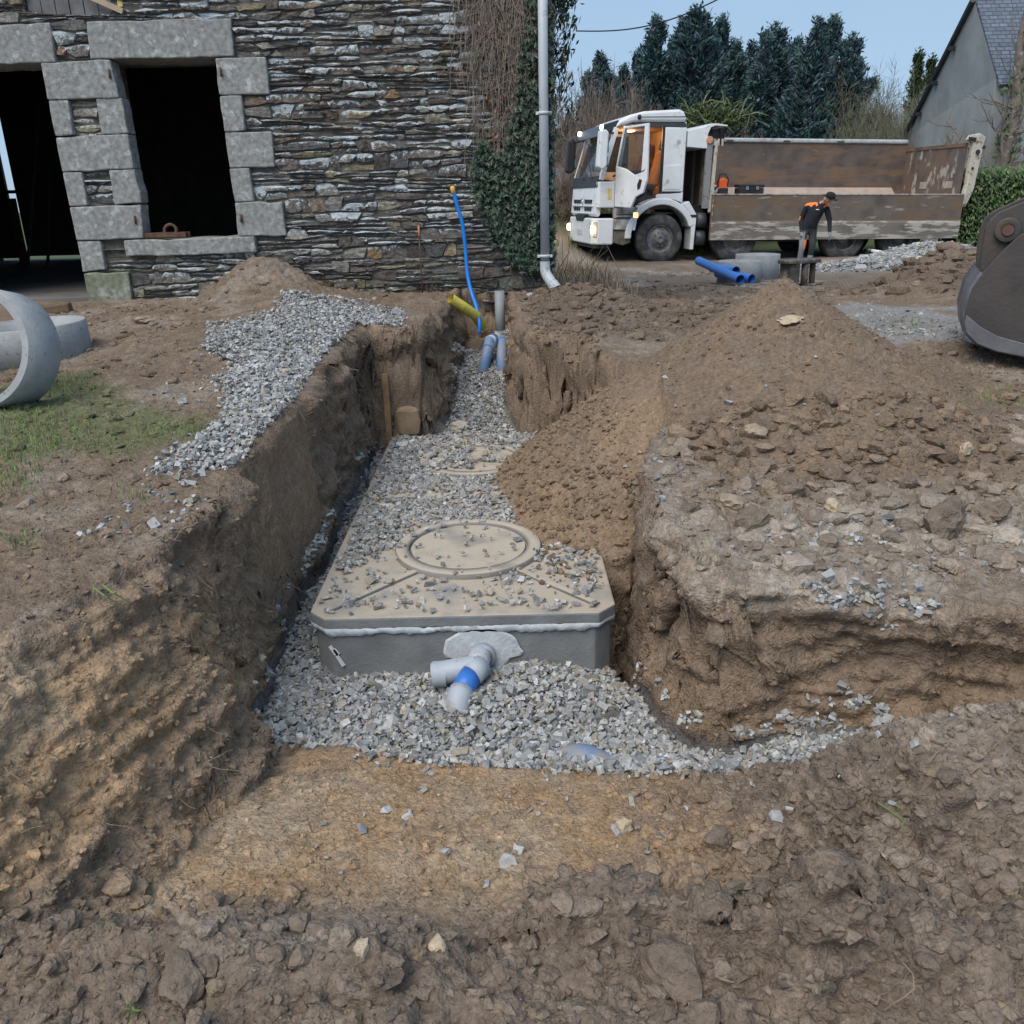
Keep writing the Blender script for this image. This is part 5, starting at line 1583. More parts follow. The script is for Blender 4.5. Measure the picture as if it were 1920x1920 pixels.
MINNER = stained('tipper_inside', (.105, .085, .076), (.175, .112, .070), (.26, .22, .19), .02)
MGATE = stained('streaked_gate', (.115, .095, .085), (.15, .105, .08), (.36, .34, .31), .12, sx=2.6, sz=.5)
MSAND = mat('sandy_floor', (.36, .29, .25), rough=.9, var=.2, scale=4, bump=.3)
MCREAM = mat('cream_paint', (.50, .47, .40), rough=.6, var=.2, scale=7, bump=.1, dirt=(.12, .085, .06), dirt_amt=.25, dirt_scale=9)

def part(g, name, m, bevel=0.0, parent=None, auto=True):
    return g.build(name, m, parent if parent is not None else lorry, bevel=bevel, auto=auto)
# wheels
def wheel(a, b, sgn, deep):
    w_ = bpy.data.objects.new('wheel', None); link(w_, lorry)
    w_.location = (a, b, .535); w_.rotation_euler = (R(90) * 1, 0, 0) if sgn < 0 else (R(-90), 0, 0)
    return w_
tyre = MB().lathe([(.30, -.15), (.36, -.165), (.47, -.160), (.520, -.13), (.535, -.10), (.535, .10), (.520, .13), (.47, .160), (.36, .165), (.30, .15)], 48).build('tyre', MTYRE)
grv = MB()
rim_f = MB().lathe([(.305, .12), (.30, .15), (.285, .15), (.275, .10), (.19, .135), (.185, .15), (.11, .15), (.10, .19), (.085, .20), (0.001, .20), (.001, .05), (.30, -.12)], 40)
for i in range(10):
    an = 2 * PI * i / 10
    rim_f.tube([(.155 * math.cos(an), .155 * math.sin(an), .145), (.155 * math.cos(an), .155 * math.sin(an), .175)], .016, 6)
rim_f = rim_f.build('rim', MRIM)
rim_r = MB().lathe([(.305, .12), (.30, .16), (.285, .16), (.27, .06), (.20, -.02), (.15, -.02), (.135, .09), (.115, .11), (.001, .11), (.001, -.05), (.30, -.12)], 40)
for i in range(10):
    an = 2 * PI * i / 10
    rim_r.tube([(.17 * math.cos(an), .17 * math.sin(an), -.03), (.17 * math.cos(an), .17 * math.sin(an), .01)], .015, 6)
rim_r = rim_r.build('rim', MRIM)
first = {'tyre': True, 'rf': True, 'rr': True}
for a, fr in ((0, 1), (1.80, 1), (4.50, 0), (5.95, 0)):
    for b, sg in ((.17, -1), (2.33, 1)):
        w_ = wheel(a, b, sg, not fr)
        t_ = tyre if first['tyre'] else tyre.copy()
        if not first['tyre']: col.objects.link(t_)
        first['tyre'] = False; t_.parent = w_
        src, key = (rim_f, 'rf') if fr else (rim_r, 'rr')
        r_ = src if first[key] else src.copy()
        if not first[key]: col.objects.link(r_)
        first[key] = False; r_.parent = w_
# chassis
g = MB().box(-1.2, 7.0, .75, .85, .75, 1.05).box(-1.2, 7.0, 1.65, 1.75, .75, 1.05)
for a in (0, 1.8, 4.5, 5.95): g.box(a - .08, a + .08, .25, 2.25, .45, .62)
g.box(.5, 7.2, .5, 2.0, 1.08, 1.25)
part(g, 'chassis', MUNDER, auto=False)
for z_, r_ in ((.93, .165), (.55, .165)):
    part(MB().tube([(.84, .12, z_), (1.05, .12, z_)], r_, 24).tube([(.80, .16, z_), (.84, .12, z_)], [r_ * .6, r_], 24), 'air_tank', mat('dark_tank', (.05, .055, .06), rough=.45, bump=.03), auto=False)
part(MB().box(2.55, 3.55, .15, .7, .45, 1.0).box(2.6, 2.75, .05, .15, .55, .95), 'battery_box', MUNDER, .02)
part(MB().box(2.75, 3.3, .02, .10, .62, .76), 'side_guard', mat('guard_grey', (.13, .135, .14), rough=.5), .01)
part(MB().box(6.9, 7.05, .1, 2.4, .55, .70).box(6.6, 7.7, .2, .3, .72, .86), 'rear_bar', MUNDER)
# mudguards over the rear axles
for a in (1.80,):
    pass
# cab
CW = 2.48
part(MB().prism([(-1.12, 2.83), (-1.04, 2.97), (-.80, 3.08), (-.5, 3.15), (.28, 3.20), (.40, 3.16), (.46, 3.02), (.46, 2.94), (-.72, 2.93)], .02, CW - .02), 'roof', MWHITE, .05)
part(MB().box(-.72, .455, .012, .05, 2.845, 2.925), 'gutter_band', mat('band_grey', (.055, .062, .075), rough=.5), .006)
part(MB().box(-.02, .47, 0, .05, 1.53, 2.84), 'rear_side_panel', MWHITE, .02)
part(MB().prism([(.03, 1.58), (.40, 1.58), (.405, 2.06), (.36, 2.09), (.06, 2.07), (.025, 2.02)], -.008, .01), 'locker_flap', MWHITE, .006)
part(MB().box(.0, .42, -.004, .03, 1.49, 1.53), 'locker_foot', MBLACK)
part(MB().box(.43, .47, .05, CW, 1.15, 2.95), 'back_wall', MWHITE)
part(MB().box(-.075, -.02, .006, .06, 1.45, 2.86), 'door_pillar', MBLACK)
part(MB().box(-1.1, .45, CW - .05, CW, 1.3, 2.0).box(-.1, .45, CW - .05, CW, 2.0, 2.9).box(-1.1, -.1, CW - .05, CW, 2.8, 2.9), 'far_side', MWHITE)
part(MB().box(-1.05, -.1, CW - .035, CW - .025, 2.0, 2.8), 'side_window', MGLASS)
part(MB().box(-1.40, .45, .02, CW - .02, 1.20, 1.27), 'floor', MUNDER)
part(MB().prism([(-1.42, 1.27), (-1.10, 1.27), (-1.05, 1.75), (-1.40, 1.80)], .06, CW - .06), 'dashboard', MBLACK, .02)
part(MB().box(.38, .425, .06, CW - .06, 1.27, 2.9), 'rear_trim', MTRIM)
part(MB().box(-1.0, .4, .06, CW - .06, 2.86, 2.90), 'headlining', MTRIM)
# windscreen and pillars
part(MB().prism([(-1.455, 1.80), (-1.44, 1.80), (-1.135, 2.80), (-1.15, 2.80)], .10, CW - .10), 'windscreen', MGLASS)
part(MB().prism([(-1.46, 1.78), (-1.36, 1.76), (-1.06, 2.80), (-1.15, 2.84)], 0.0, .10), 'windscreen_pillar', MWHITE, .015)
part(MB().prism([(-1.46, 1.78), (-1.36, 1.76), (-1.06, 2.80), (-1.15, 2.84)], CW - .10, CW), 'windscreen_pillar', MWHITE, .015)
part(MB().prism([(-1.10, 1.72), (-1.02, 1.75), (-.86, 2.84), (-.95, 2.86)], .0, .05), 'door_jamb', MWHITE, .01)
part(MB().prism([(-1.497, 1.62), (-1.40, 1.62), (-1.40, 1.86), (-1.462, 1.86)], .06, CW - .06), 'wiper_panel', MBLACK, .01)
for b in (.5, 1.3):
    part(MB().tube([(-1.50, b, 1.80), (-1.40, b + .65, 2.12)], .012, 6), 'wiper', MBLACK, auto=False)
# front panel with grille
fp = part(MB().prism([(-1.515, 1.06), (-1.44, 1.00), (-1.38, 1.05), (-1.38, 1.70), (-1.475, 1.70)], .10, CW - .10), 'front_panel', MWHITE, .02)
for i, z_ in enumerate((1.32, 1.16)):
    for sgn in (-1, 1):
        for j in range(3):
            c = CW / 2 + sgn * (.30 + j * .22)
            part(MB().prism([(c - .10, z_ + .05), (c + .10, z_ + .05), (c + .07, z_ - .035), (c - .07, z_ - .035)], -1.525 + .05 * (i == 0) * 0, -1.50, axis='x'), 'grille_slot', MBLACK, parent=fp)
em = MB().lathe([(.085, -.008), (.10, -.008), (.10, .008), (.085, .008)], 28, M=Matrix.Translation((-1.53, CW / 2, 1.30)) @ Matrix.Rotation(R(90), 4, 'Y'))
for an in (90, 210, 330):
    d = Vector((0, math.cos(R(an)), math.sin(R(an)))); s = Vector((0, -d.z, d.y))
    c = Vector((-1.53, CW / 2, 1.30))
    em.add([c - s * .016, c + s * .016, c + d * .09, c + Vector((-.014, 0, 0))], [(0, 1, 3), (1, 2, 3), (2, 0, 3), (0, 2, 1)])
part(em, 'star_emblem', mat('chrome', (.6, .62, .65), rough=.15, metal=1.0, bump=0), auto=True)
for z_ in (1.235, 1.075): part(MB().box(-1.532, -1.49, .24, CW - .24, z_ - .008, z_ + .008), 'grille_bar', MWHITE, .004, parent=fp)
part(MB().prism([(CW / 2 - .5, 1.045), (CW / 2 + .5, 1.045), (CW / 2 + .30, .90), (CW / 2 - .30, .90)], -1.575, -1.50, axis='x'), 'lower_grille', MBLACK, .01)
part(MB().box(-1.02, -.98, -.006, .0, 1.26, 1.74), 'panel_seam', MUNDER)
# curved corner between front and door
part(MB().prism([(-1.50, .10), (-1.44, .0), (-1.10, -.005), (-1.08, .06), (-1.40, .14)], 1.20, 1.74, axis='z'), 'corner_panel', MWHITE, .02)
part(MB().box(-1.26, -1.17, -.010, .0, 1.38, 1.60), 'yellow_sticker', mat('sticker', (.72, .58, .22), rough=.5, bump=0, var=.3))
# lower cab side: sill, fender, steps
part(MB().prism([(-.62, 1.24), (-.30, 1.30), (-.12, 1.48), (.47, 1.52), (.47, 1.30), (.30, 1.36), (0, 1.40), (-.3, 1.30), (-.52, 1.12)], -.005, .05), 'door_sill', MWHITE, .01)
fen = []
for t in np.linspace(18, 182, 18): fen.append((.69 * math.cos(R(t)), .57 + .69 * math.sin(R(t))))
for t in np.linspace(182, 18, 18): fen.append((.83 * math.cos(R(t)) if t < 150 else .83 * math.cos(R(t)), .57 + .83 * math.sin(R(t)) if True else 0))
part(MB().prism(fen, -.03, .44), 'fender', MWHITE, .025)
part(MB().prism([(.70, 1.06), (.82, 1.02), (.80, .60), (.79, .30), (.71, .30), (.71, .62)], -.02, .40), 'mud_flap', MWHITE, .012)
part(MB().prism([(.44, 1.28), (.62, 1.34), (.84, 1.02), (.72, .98), (.60, 1.14)], -.02, .42), 'fender_rear', MWHITE, .02)
part(MB().box(.66, .84, -.025, .40, .99, 1.05), 'fender_joint', MUNDER)
part(MB().prism([(-1.12, 1.20), (-.62, 1.22), (-.56, 1.10), (-.66, .98), (-1.10, .98)], -.02, .10), 'step_panel', MWDIRT, .015)
for z_ in (1.06, 1.00): part(MB().box(-1.06, -.68, -.026, .0, z_ - .012, z_ + .004), 'step_slot', MUNDER)
part(MB().prism([(-1.10, .97), (-.70, .97), (-.66, .72), (-1.12, .74)], .0, .30), 'step_box', MWDIRT, .02)
part(MB().prism([(-1.12, .73), (-.70, .72), (-.68, .46), (-.85, .40), (-1.10, .46)], .04, .35), 'step_lower', mat('mud_caked', (.16, .135, .105), rough=.9, var=.4, scale=9, bump=.5), .02)
part(MB().prism([(-.68, .98), (-.56, .98), (-.60, .72), (-.66, .72)], -.01, .05), 'step_edge', MWHITE, .008)
part(MB().box(-.66, -.55, -.035, .0, .985, 1.10), 'marker_lamp', MIND, .02)
# bumper and lamps
part(MB().prism([(-1.56, .22), (-1.46, .0), (-1.10, .0), (-1.10, .3), (-1.40, .4), (-1.42, 2.1), (-1.10, 2.2), (-1.10, CW), (-1.46, CW), (-1.56, CW - .22)], .42, .98, axis='z'), 'bumper', MWHITE, .03)
part(MB().box(-1.555, -1.40, .5, CW - .5, .56, .80), 'bumper_intake', MBLACK, .02)
part(MB().box(-1.50, -1.15, .08, CW - .08, .34, .43), 'bumper_lip', MUNDER)
for b, s in ((.0, 1), (CW, -1)):
    hl = part(MB().prism([(-1.575, b + s * .30), (-1.548, b + s * .20), (-1.475, b + s * .015), (-1.43, b + s * .02), (-1.50, b + s * .33)], .56, .90, axis='z'), 'headlamp_housing', mat('lamp_grey', (.34, .33, .31), rough=.3, bump=0), .01)
    part(MB().tube([(-1.53, b + s * .13, .74), (-1.575, b + s * .15, .74)], .085, 20), 'headlamp', MLAMP, parent=hl, auto=False)
    for z_ in (.60, .645): part(MB().prism([(-1.578, b + s * .31), (-1.551, b + s * .20), (-1.478, b + s * .01), (-1.47, b + s * .02), (-1.56, b + s * .31)], z_, z_ + .014, axis='z'), 'lamp_bar', MWHITE, parent=hl)
part(MB().box(-1.57, -1.54, CW / 2 - .26, CW / 2 + .26, .60, .72), 'number_plate', mat('plate_white', (.5, .52, .55), rough=.5, bump=0, var=.15), .004)
# sun visor with lamps
sv = part(MB().prism([(-1.40, 2.66), (-1.38, 2.88), (-1.05, 2.98), (-1.02, 2.92), (-1.12, 2.80)], .08, CW - .08), 'sun_visor', mat('smoked_visor', (.035, .04, .048), rough=.25, bump=0), .02)
for b in (.16, CW - .30): part(MB().tube([(-1.36, b, 2.83), (-1.42, b - .01, 2.83)], .055, 16), 'visor_lamp', MLAMPW, parent=sv, auto=False)
# mirrors
def mirror(b, s):
    mo = part(MB().prism([(-1.60, 2.02), (-1.50, 1.96), (-1.40, 2.04), (-1.38, 2.70), (-1.44, 2.76), (-1.56, 2.74)], b, b + s * .26), 'mirror', MWHITE if s < 0 else MBLACK, .03)
    part(MB().box(-1.378, -1.366, b + s * .03, b + s * .23, 2.30, 2.68).box(-1.388, -1.376, b + s * .03, b + s * .23, 2.06, 2.24), 'mirror_glass', mat('mirror_glass', (.30, .34, .38), rough=.05, metal=1.0, bump=0), parent=mo)
    part(MB().tube([(-1.42, b, 2.66), (-1.16, b - s * .14, 2.72)], .018, 8).tube([(-1.42, b, 2.10), (-1.26, b - s * .14, 2.05)], .018, 8), 'mirror_arm', MBLACK, parent=mo, auto=False)
mirror(-.12, -1); mirror(CW + .12, 1)
part(MB().tube([(-.62, -.02, 3.03), (.50, -.02, 3.05)], .010, 8).tube([(-.64, .0, 3.03), (-.60, -.03, 3.03)], .05, 14), 'roof_rod', MBLACK, auto=False)
part(MB().box(.02, .14, 1.1, 1.3, 3.19, 3.27), 'roof_beacon', MORANGE, .02)
# the open door, swung forward on its front hinges
dm = Matrix.Translation((-1.08, -.01, 0)) @ Matrix.Rotation(R(-64), 4, 'Z')
dr_ = part(MB().prism([(0, 1.22), (.52, 1.20), (.66, 1.42), (.88, 1.50), (.97, 1.75), (.98, 2.02), (.86, 1.92), (.60, 1.86), (.34, 1.98), (.0, 2.06)], -.03, .03, M=dm), 'door', MWHITE, .015)
part(MB().prism([(.0, 2.04), (.05, 2.06), (.25, 2.80), (.20, 2.84)], -.028, .02, M=dm).prism([(.20, 2.82), (.25, 2.78), (.86, 2.80), (.95, 2.85)], -.028, .02, M=dm).prism([(.80, 1.92), (.98, 2.0), (.95, 2.85), (.84, 2.82)], -.028, .02, M=dm), 'window_frame', MWHITE, .01, parent=dr_)
part(MB().prism([(.03, 2.04), (.34, 1.96), (.62, 1.85), (.86, 1.93), (.88, 2.80), (.23, 2.79)], -.012, -.004, M=dm), 'window', MGLASS, parent=dr_)
part(MB().prism([(.72, 1.56), (.80, 1.60), (.84, 1.76), (.76, 1.78), (.70, 1.66)], -.036, -.028, M=dm), 'handle', MBLACK, parent=dr_)
part(MB().box(.05, .92, .03, .05, 1.35, 1.95, M=dm), 'door_lining', MBLACK, parent=dr_)
# seats
for b in (.62, 1.85):
    st_ = part(MB().prism([(-.62, 1.60), (-.10, 1.55), (-.05, 1.68), (-.60, 1.74)], b - .27, b + .27), 'seat', MSEAT, .04)
    part(MB().prism([(-.14, 1.66), (.02, 1.64), (.20, 2.35), (.08, 2.40)], b - .25, b + .25), 'backrest', mat('orange_seat_cloth', (.30, .14, .06), rough=.9, bump=.1), .05, parent=st_)
    part(MB().prism([(.08, 2.42), (.20, 2.40), (.24, 2.62), (.13, 2.64)], b - .13, b + .13), 'headrest', MSEAT, .03, parent=st_)
    part(MB().box(-.5, -.15, b - .2, b + .2, 1.27, 1.56), 'seat_base', MUNDER, parent=st_)
part(MB().tube([(-.98, .62, 1.86), (-.80, .62, 1.92)], .02, 8).lathe([(.21, -.014), (.24, -.014), (.24, .014), (.21, .014)], 28, M=Matrix.Translation((-.80, .62, 1.93)) @ Matrix.Rotation(R(-62), 4, 'Y')), 'steering_wheel', MBLACK, auto=False)
part(MB().box(-.50, -.32, 1.0, 1.3, 1.55, 1.78), 'paper_box', mat('paper', (.5, .42, .33), bump=0), .01)
ll = bpy.data.lights.new('cab_light', 'POINT'); ll.energy = 14; ll.color = (1.0, .52, .22); ll.shadow_soft_size = .08
lo = bpy.data.objects.new('cab_light', ll); link(lo, lorry); lo.location = (-.45, 1.25, 2.74)
part(MB().box(-.55, -.35, 1.15, 1.35, 2.83, 2.857), 'ceiling_lamp', MLAMPW)
part(MB().box(-.36, -.16, -.012, 0, 1.405, 1.455), 'side_badge', mat('badge_dark', (.03, .05, .08), rough=.4, bump=0))
# hood over the tarpaulin, tarpaulin, bulkhead
hood = [(.50, 2.45), (.50, 2.78), (.86, 2.86), (.98, 2.92), (1.14, 2.93), (1.40, 2.90), (1.40, 2.87), (1.12, 2.885), (1.02, 2.85), (.96, 2.72), (.96, 2.42)]
part(MB().prism(hood, .0, CW), 'tarpaulin_hood', MWHITE, .01)
tp_m = MB()
for i in range(9):
    b0 = .05 + .05 * i
    a0 = 1.0 + .05 * i
    vv = []
    for k in range(7):
        t = k / 6
        vv += [(a0 - .06 + .02 * math.sin(3 * t + i), .02 + .27 * (i % 3), 2.84 - .32 * t + .012 * math.sin(i * 2 + 6 * t)), (a0 + .0 + .025 * math.sin(2 * t + i * 1.3), .05 + .27 * (i % 3), 2.84 - .36 * t)]
    tp_m.add(vv, [(2 * k, 2 * k + 1, 2 * k + 3, 2 * k + 2) for k in range(6)], True)
    tp_m.add([(v[0], v[1] + 1.0, v[2]) for v in vv], [(2 * k, 2 * k + 1, 2 * k + 3, 2 * k + 2) for k in range(6)], True)
tp_m.box(.99, 1.38, .10, CW - .1, 2.52, 2.82)
part(tp_m, 'tarpaulin', MTARP, auto=False)
for i in range(3): part(MB().box(1.10 + i * .09, 1.14 + i * .09, -.02, .02, 2.48, 2.62), 'tarpaulin_clip', MCREAM, .004)
part(MB().tube([(1.00, -.03, 2.60), (1.00, .02, 2.60)], .075, 18), 'roller_end', mat('roller_orange', (.55, .28, .18), rough=.7), auto=False)
part(MB().tube([(1.44, -.02, 2.74), (1.44, .06, 2.74)], .06, 14), 'roller_motor', MBLACK, auto=False)
part(MB().box(1.11, 1.17, .06, CW - .02, 1.20, 2.62), 'bulkhead', MINNER)
for b in (.5, 1.1, 1.7, 2.3): part(MB().box(1.06, 1.112, b - .05, b + .05, 1.25, 2.60), 'bulkhead_rib', mat('rib_tan', (.27, .24, .20), rough=.8, dirt=(.13, .11, .09), dirt_amt=.4, dirt_scale=3))
part(MB().prism([(1.09, 1.10), (1.17, 1.10), (1.20, 2.55), (1.14, 2.60)], -.03, .06), 'front_post', MCREAM, .008)
part(MB().box(.95, 1.09, .0, .08, 1.18, 2.55), 'inner_post', mat('post_grey', (.25, .26, .27), rough=.7, dirt=(.14, .12, .10), dirt_amt=.3, dirt_scale=6), .006)
# tipper body
part(MB().box(1.17, 7.36, .02, CW - .06, 1.36, 1.475), 'bed', MSAND)
part(MB().box(1.17, 7.34, CW - .09, CW - .02, 1.30, 2.70), 'far_side_panel', MINNER)
part(MB().prism([(CW - .30, 1.476), (CW - .092, 1.476), (CW - .092, 1.66)], 1.19, 7.0, axis='x'), 'bed_fillet', MSAND)
rl = part(MB().box(1.25, 7.28, CW - .14, CW + .02, 2.705, 2.80), 'top_rail', mat('rail_pale', (.42, .46, .48), rough=.5, dirt=(.25, .24, .22), dirt_amt=.2, dirt_scale=4), .03)
for a in (2.45, 3.95, 5.4): part(MB().box(a - .09, a + .09, CW - .15, CW - .138, 2.715, 2.75), 'rail_notch', MUNDER, parent=rl)
np_ = part(MB().prism([(-.09, 1.46), (-.03, 1.46), (-.03, .62), (-.045, .50), (-.11, .50), (-.11, .86), (-.09, .92)], 1.13, 7.34, axis='x'), 'dropped_side_panel', MPANEL, .008)
part(MB().prism([(-.122, .86), (-.112, .90), (-.112, .505), (-.124, .505)], 1.14, 7.33, axis='x'), 'scraped_band', MPANLOW, parent=np_)
part(MB().box(1.13, 7.34, -.10, .03, 1.462, 1.492), 'panel_lip', mat('lip_pale', (.36, .33, .29), rough=.7, var=.3, scale=9, dirt=(.14, .11, .09), dirt_amt=.3, dirt_scale=8), .006)
part(MB().box(1.135, 1.150, -.128, -.108, .505, 1.46), 'panel_end', MPANLOW, parent=np_)
tg = part(MB().box(7.29, 7.35, .10, CW - .08, 1.48, 2.60), 'tailgate', MGATE)
part(MB().box(7.27, 7.292, .10, CW - .08, 2.52, 2.60).box(7.27, 7.292, 1.96, 2.06, 1.5, 2.52), 'tailgate_frame', MINNER, parent=tg)
for b in (.35, 1.35): part(MB().box(7.28, 7.292, b, b + .26, 1.62, 1.78), 'tailgate_plate', mat('plate_tan', (.33, .29, .25), rough=.8), parent=tg)
part(MB().prism([(7.32, 1.20), (7.46, 1.20), (7.60, 1.6), (7.66, 2.62), (7.68, 2.72), (7.52, 2.80), (7.30, 2.76), (7.24, 2.66), (7.38, 2.60), (7.40, 1.7)], -.04, .10), 'tail_pillar', MCREAM, .02)
part(MB().prism([(7.24, 2.64), (7.42, 2.62), (7.42, 2.70), (7.24, 2.72)], -.06, -.03).tube([(7.52, -.07, 2.40), (7.52, -.03, 2.40)], .05, 14).tube([(7.66, -.06, 2.50), (7.66, .0, 2.50)], .04, 12).tube([(7.46, -.06, 2.05), (7.46, -.03, 2.05)], .03, 10), 'tail_hinge', MUNDER, auto=False)

# tools lying on the bed
def on_lorry(a, b, z): return TM @ Vector((a, b, z))
tb = thing('tool_case', 'black plastic tool case on the lorry bed', 'tool case', on_lorry(2.12, .22, 1.478))
tb.rotation_euler = TROT
MB().box(-.29, .29, -.16, .16, 0, .14).build('box', MBLACK, tb, bevel=.02)
MB().box(-.30, .30, -.17, .17, .145, .215).build('lid', MBLACK, tb, bevel=.02)
for a in (-.12, .12): MB().box(a - .03, a + .03, -.18, -.165, .10, .17).build('latch', mat('latch_grey', (.2, .2, .21), bump=0), tb)
MB().tube([(-.07, -.17, .12), (-.07, -.21, .12), (.07, -.21, .12), (.07, -.17, .12)], .01, 8).build('handle', MBLACK, tb)
cs = thing('chainsaw', 'orange cut-off saw standing on the lorry bed', 'saw', on_lorry(1.40, .20, 1.478))
cs.rotation_euler = TROT
MB().prism([(-.06, .10), (.14, .06), (.15, .30), (.04, .36), (-.05, .30)], -.10, .10).build('housing', MORANGE, cs, bevel=.03, auto=True)
MB().box(-.04, .17, -.11, .11, 0, .14).build('engine', MBLACK, cs, bevel=.02)
MB().tube([(-.06, -.02, .26), (-.02, -.02, .42), (.10, -.02, .43), (.19, -.02, .32), (.17, -.02, .16)], .014, 8).build('handle', MBLACK, cs)
MB().lathe([(.02, -.004), (.10, -.004), (.10, .004), (.02, .004)], 28, M=Matrix.Translation((-.14, -.05, .105)) @ Matrix.Rotation(R(90), 4, 'X')).build('disc', mat('disc_pale', (.5, .52, .54), rough=.5, bump=0), cs)
MB().tube([(-.05, -.05, .20), (-.14, -.055, .11)], .018, 8).build('arm', MBLACK, cs)

# ------------------------------------------------------------------ the worker
pw = at_y(1512, 470, 17.4)
pz = gz_at(pw.x, 17.4)[0]
J = {'pel': ((0, 0, .83), .135), 'sp': ((.06, -.04, 1.01), .145), 'ch': ((.14, -.10, 1.18), .155), 'nk': ((.23, -.17, 1.32), .058), 'hd': ((.295, -.23, 1.385), .088), 'ht': ((.325, -.27, 1.465), .080),
     'shr': ((-.07, -.02, 1.27), .078), 'shl': ((.30, -.05, 1.25), .078), 'elr': ((-.16, .02, .99), .056), 'ell': ((.385, -.10, .98), .056), 'wrr': ((-.15, -.07, .76), .040), 'wrl': ((.39, -.20, .75), .040),
     'har': ((-.145, -.10, .69), .036), 'hal': ((.395, -.225, .68), .036), 'hr': ((-.09, 0, .78), .105), 'hl': ((.09, 0, .78), .105), 'knr': ((-.11, -.11, .46), .072), 'knl': ((.10, -.06, .46), .072),
     'anr': ((-.13, .0, .10), .052), 'anl': ((.08, .06, .10), .052), 'tor': ((-.09, -.15, .045), .042), 'tol': ((.15, -.08, .045), .042)}
E_ = [('pel', 'sp'), ('sp', 'ch'), ('ch', 'nk'), ('nk', 'hd'), ('hd', 'ht'), ('ch', 'shr'), ('ch', 'shl'), ('shr', 'elr'), ('shl', 'ell'), ('elr', 'wrr'), ('ell', 'wrl'), ('wrr', 'har'), ('wrl', 'hal'),
      ('pel', 'hr'), ('pel', 'hl'), ('hr', 'knr'), ('hl', 'knl'), ('knr', 'anr'), ('knl', 'anl'), ('anr', 'tor'), ('anl', 'tol')]
for sd_, hx in (('r', -1), ('l', 1)):
    h0 = Vector(J['ha' + sd_][0])
    for k in range(4):
        J['f%s%d' % (sd_, k)] = (h0 + Vector((.012 * hx - .0, -.030 + .020 * k, -.055 - .012 * (k in (1, 2)))), .010)
        J['g%s%d' % (sd_, k)] = (h0 + Vector((-.006 * hx, -.032 + .020 * k, -.095 - .014 * (k in (1, 2)))), .009)
        E_ += [('ha' + sd_, 'f%s%d' % (sd_, k)), ('f%s%d' % (sd_, k), 'g%s%d' % (sd_, k))]
    J['t' + sd_] = (h0 + Vector((-.02 * hx, -.045, -.02)), .011); J['u' + sd_] = (h0 + Vector((-.025 * hx, -.055, -.058)), .009)
    E_ += [('ha' + sd_, 't' + sd_), ('t' + sd_, 'u' + sd_)]
keys = list(J); ki = {k: i for i, k in enumerate(keys)}
me = bpy.data.meshes.new('person'); me.from_pydata([tuple(J[k][0]) for k in keys], [(ki[a], ki[b]) for a, b in E_], [])
tmp = bpy.data.objects.new('person_tmp', me); col.objects.link(tmp)
tmp.modifiers.new('skin', 'SKIN')
for i, k in enumerate(keys):
    me.skin_vertices[0].data[i].radius = (J[k][1], J[k][1])
    me.skin_vertices[0].data[i].use_root = (k == 'pel')
sbm = tmp.modifiers.new('sub', 'SUBSURF'); sbm.levels = 2; sbm.render_levels = 2
dg = bpy.context.evaluated_depsgraph_get()
bme = bpy.data.meshes.new_from_object(tmp.evaluated_get(dg))
bpy.data.objects.remove(tmp)
bme.name = 'body'
cloth = mat('dark_workwear', (.014, .017, .024), rough=.85, var=.3, bump=.2)
trous = mat('grey_trousers', (.045, .050, .055), rough=.85, var=.3, bump=.2)
skinm = mat('skin', (.44, .26, .19), rough=.6, var=.1, bump=0)
hivis = mat('hi_vis_orange', (.95, .22, .05), rough=.7, var=.1, bump=.05)
glove = mat('grey_glove', (.22, .24, .26), rough=.8, bump=.1)
boot = mat('boot', (.05, .04, .035), rough=.7)
band = mat('pale_band', (.55, .55, .55), rough=.6, bump=0)
for m in (cloth, trous, skinm, hivis, glove, boot, band): bme.materials.append(m)
for p in bme.polygons:
    c = p.center; p.use_smooth = True
    k = 0
    if c.z < .13: k = 5
    elif c.z < .80 and abs(c.x) < .24 and c.y > -.2: k = 1
    if abs(c.x + .15) < .09 and c.z < .745 and c.x < -.09 and c.y < -.02: k = 4
    if c.x > .30 and c.z < .745: k = 4
    if c.z > 1.31 and .15 < c.x < .42 and c.y < -.10: k = 2
    if 1.265 < c.z < 1.345 and c.x < .10: k = 3
    if 1.24 < c.z < 1.33 and c.x > .24: k = 3
    if k == 1 and .40 < c.z < .60 and c.y < -.10 and c.x < 0: k = 3
    if k == 1 and .22 < c.z < .27: k = 6
    if k == 0 and .985 < c.z < 1.06 and c.x < -.185: k = 3
    p.material_index = k
person = bpy.data.objects.new('person', bme); link(person)
person.location = (pw.x, 17.4, pz); person.rotation_euler = (0, 0, R(-8)); person.scale = (.93, .93, .92)
tag(person, 'person in black and orange workwear and black cap looking down beside the lorry', 'person')
cap = MB()
hc = Vector(J['ht'][0]) + Vector((0, 0, -.015))
cap.lathe([(.001, .075), (.06, .068), (.095, .035), (.103, -.02), (.098, -.03)], 20, closed=False, M=Matrix.Translation(hc) @ Matrix.Rotation(R(14), 4, 'Y') @ Matrix.Rotation(R(16), 4, 'X'))
cap.prism([(-.07, -.06), (-.05, -.16), (.0, -.185), (.05, -.16), (.07, -.06)], -.03, -.018, axis='z', M=Matrix.Translation(hc) @ Matrix.Rotation(R(40), 4, 'Z') @ Matrix.Rotation(R(24), 4, 'X'))
cap.build('cap', mat('black_cap', (.012, .013, .015), rough=.85, bump=.1), person)
fc = Vector(J['hd'][0]); fd = Vector((.45, -.85, -.25)).normalized()
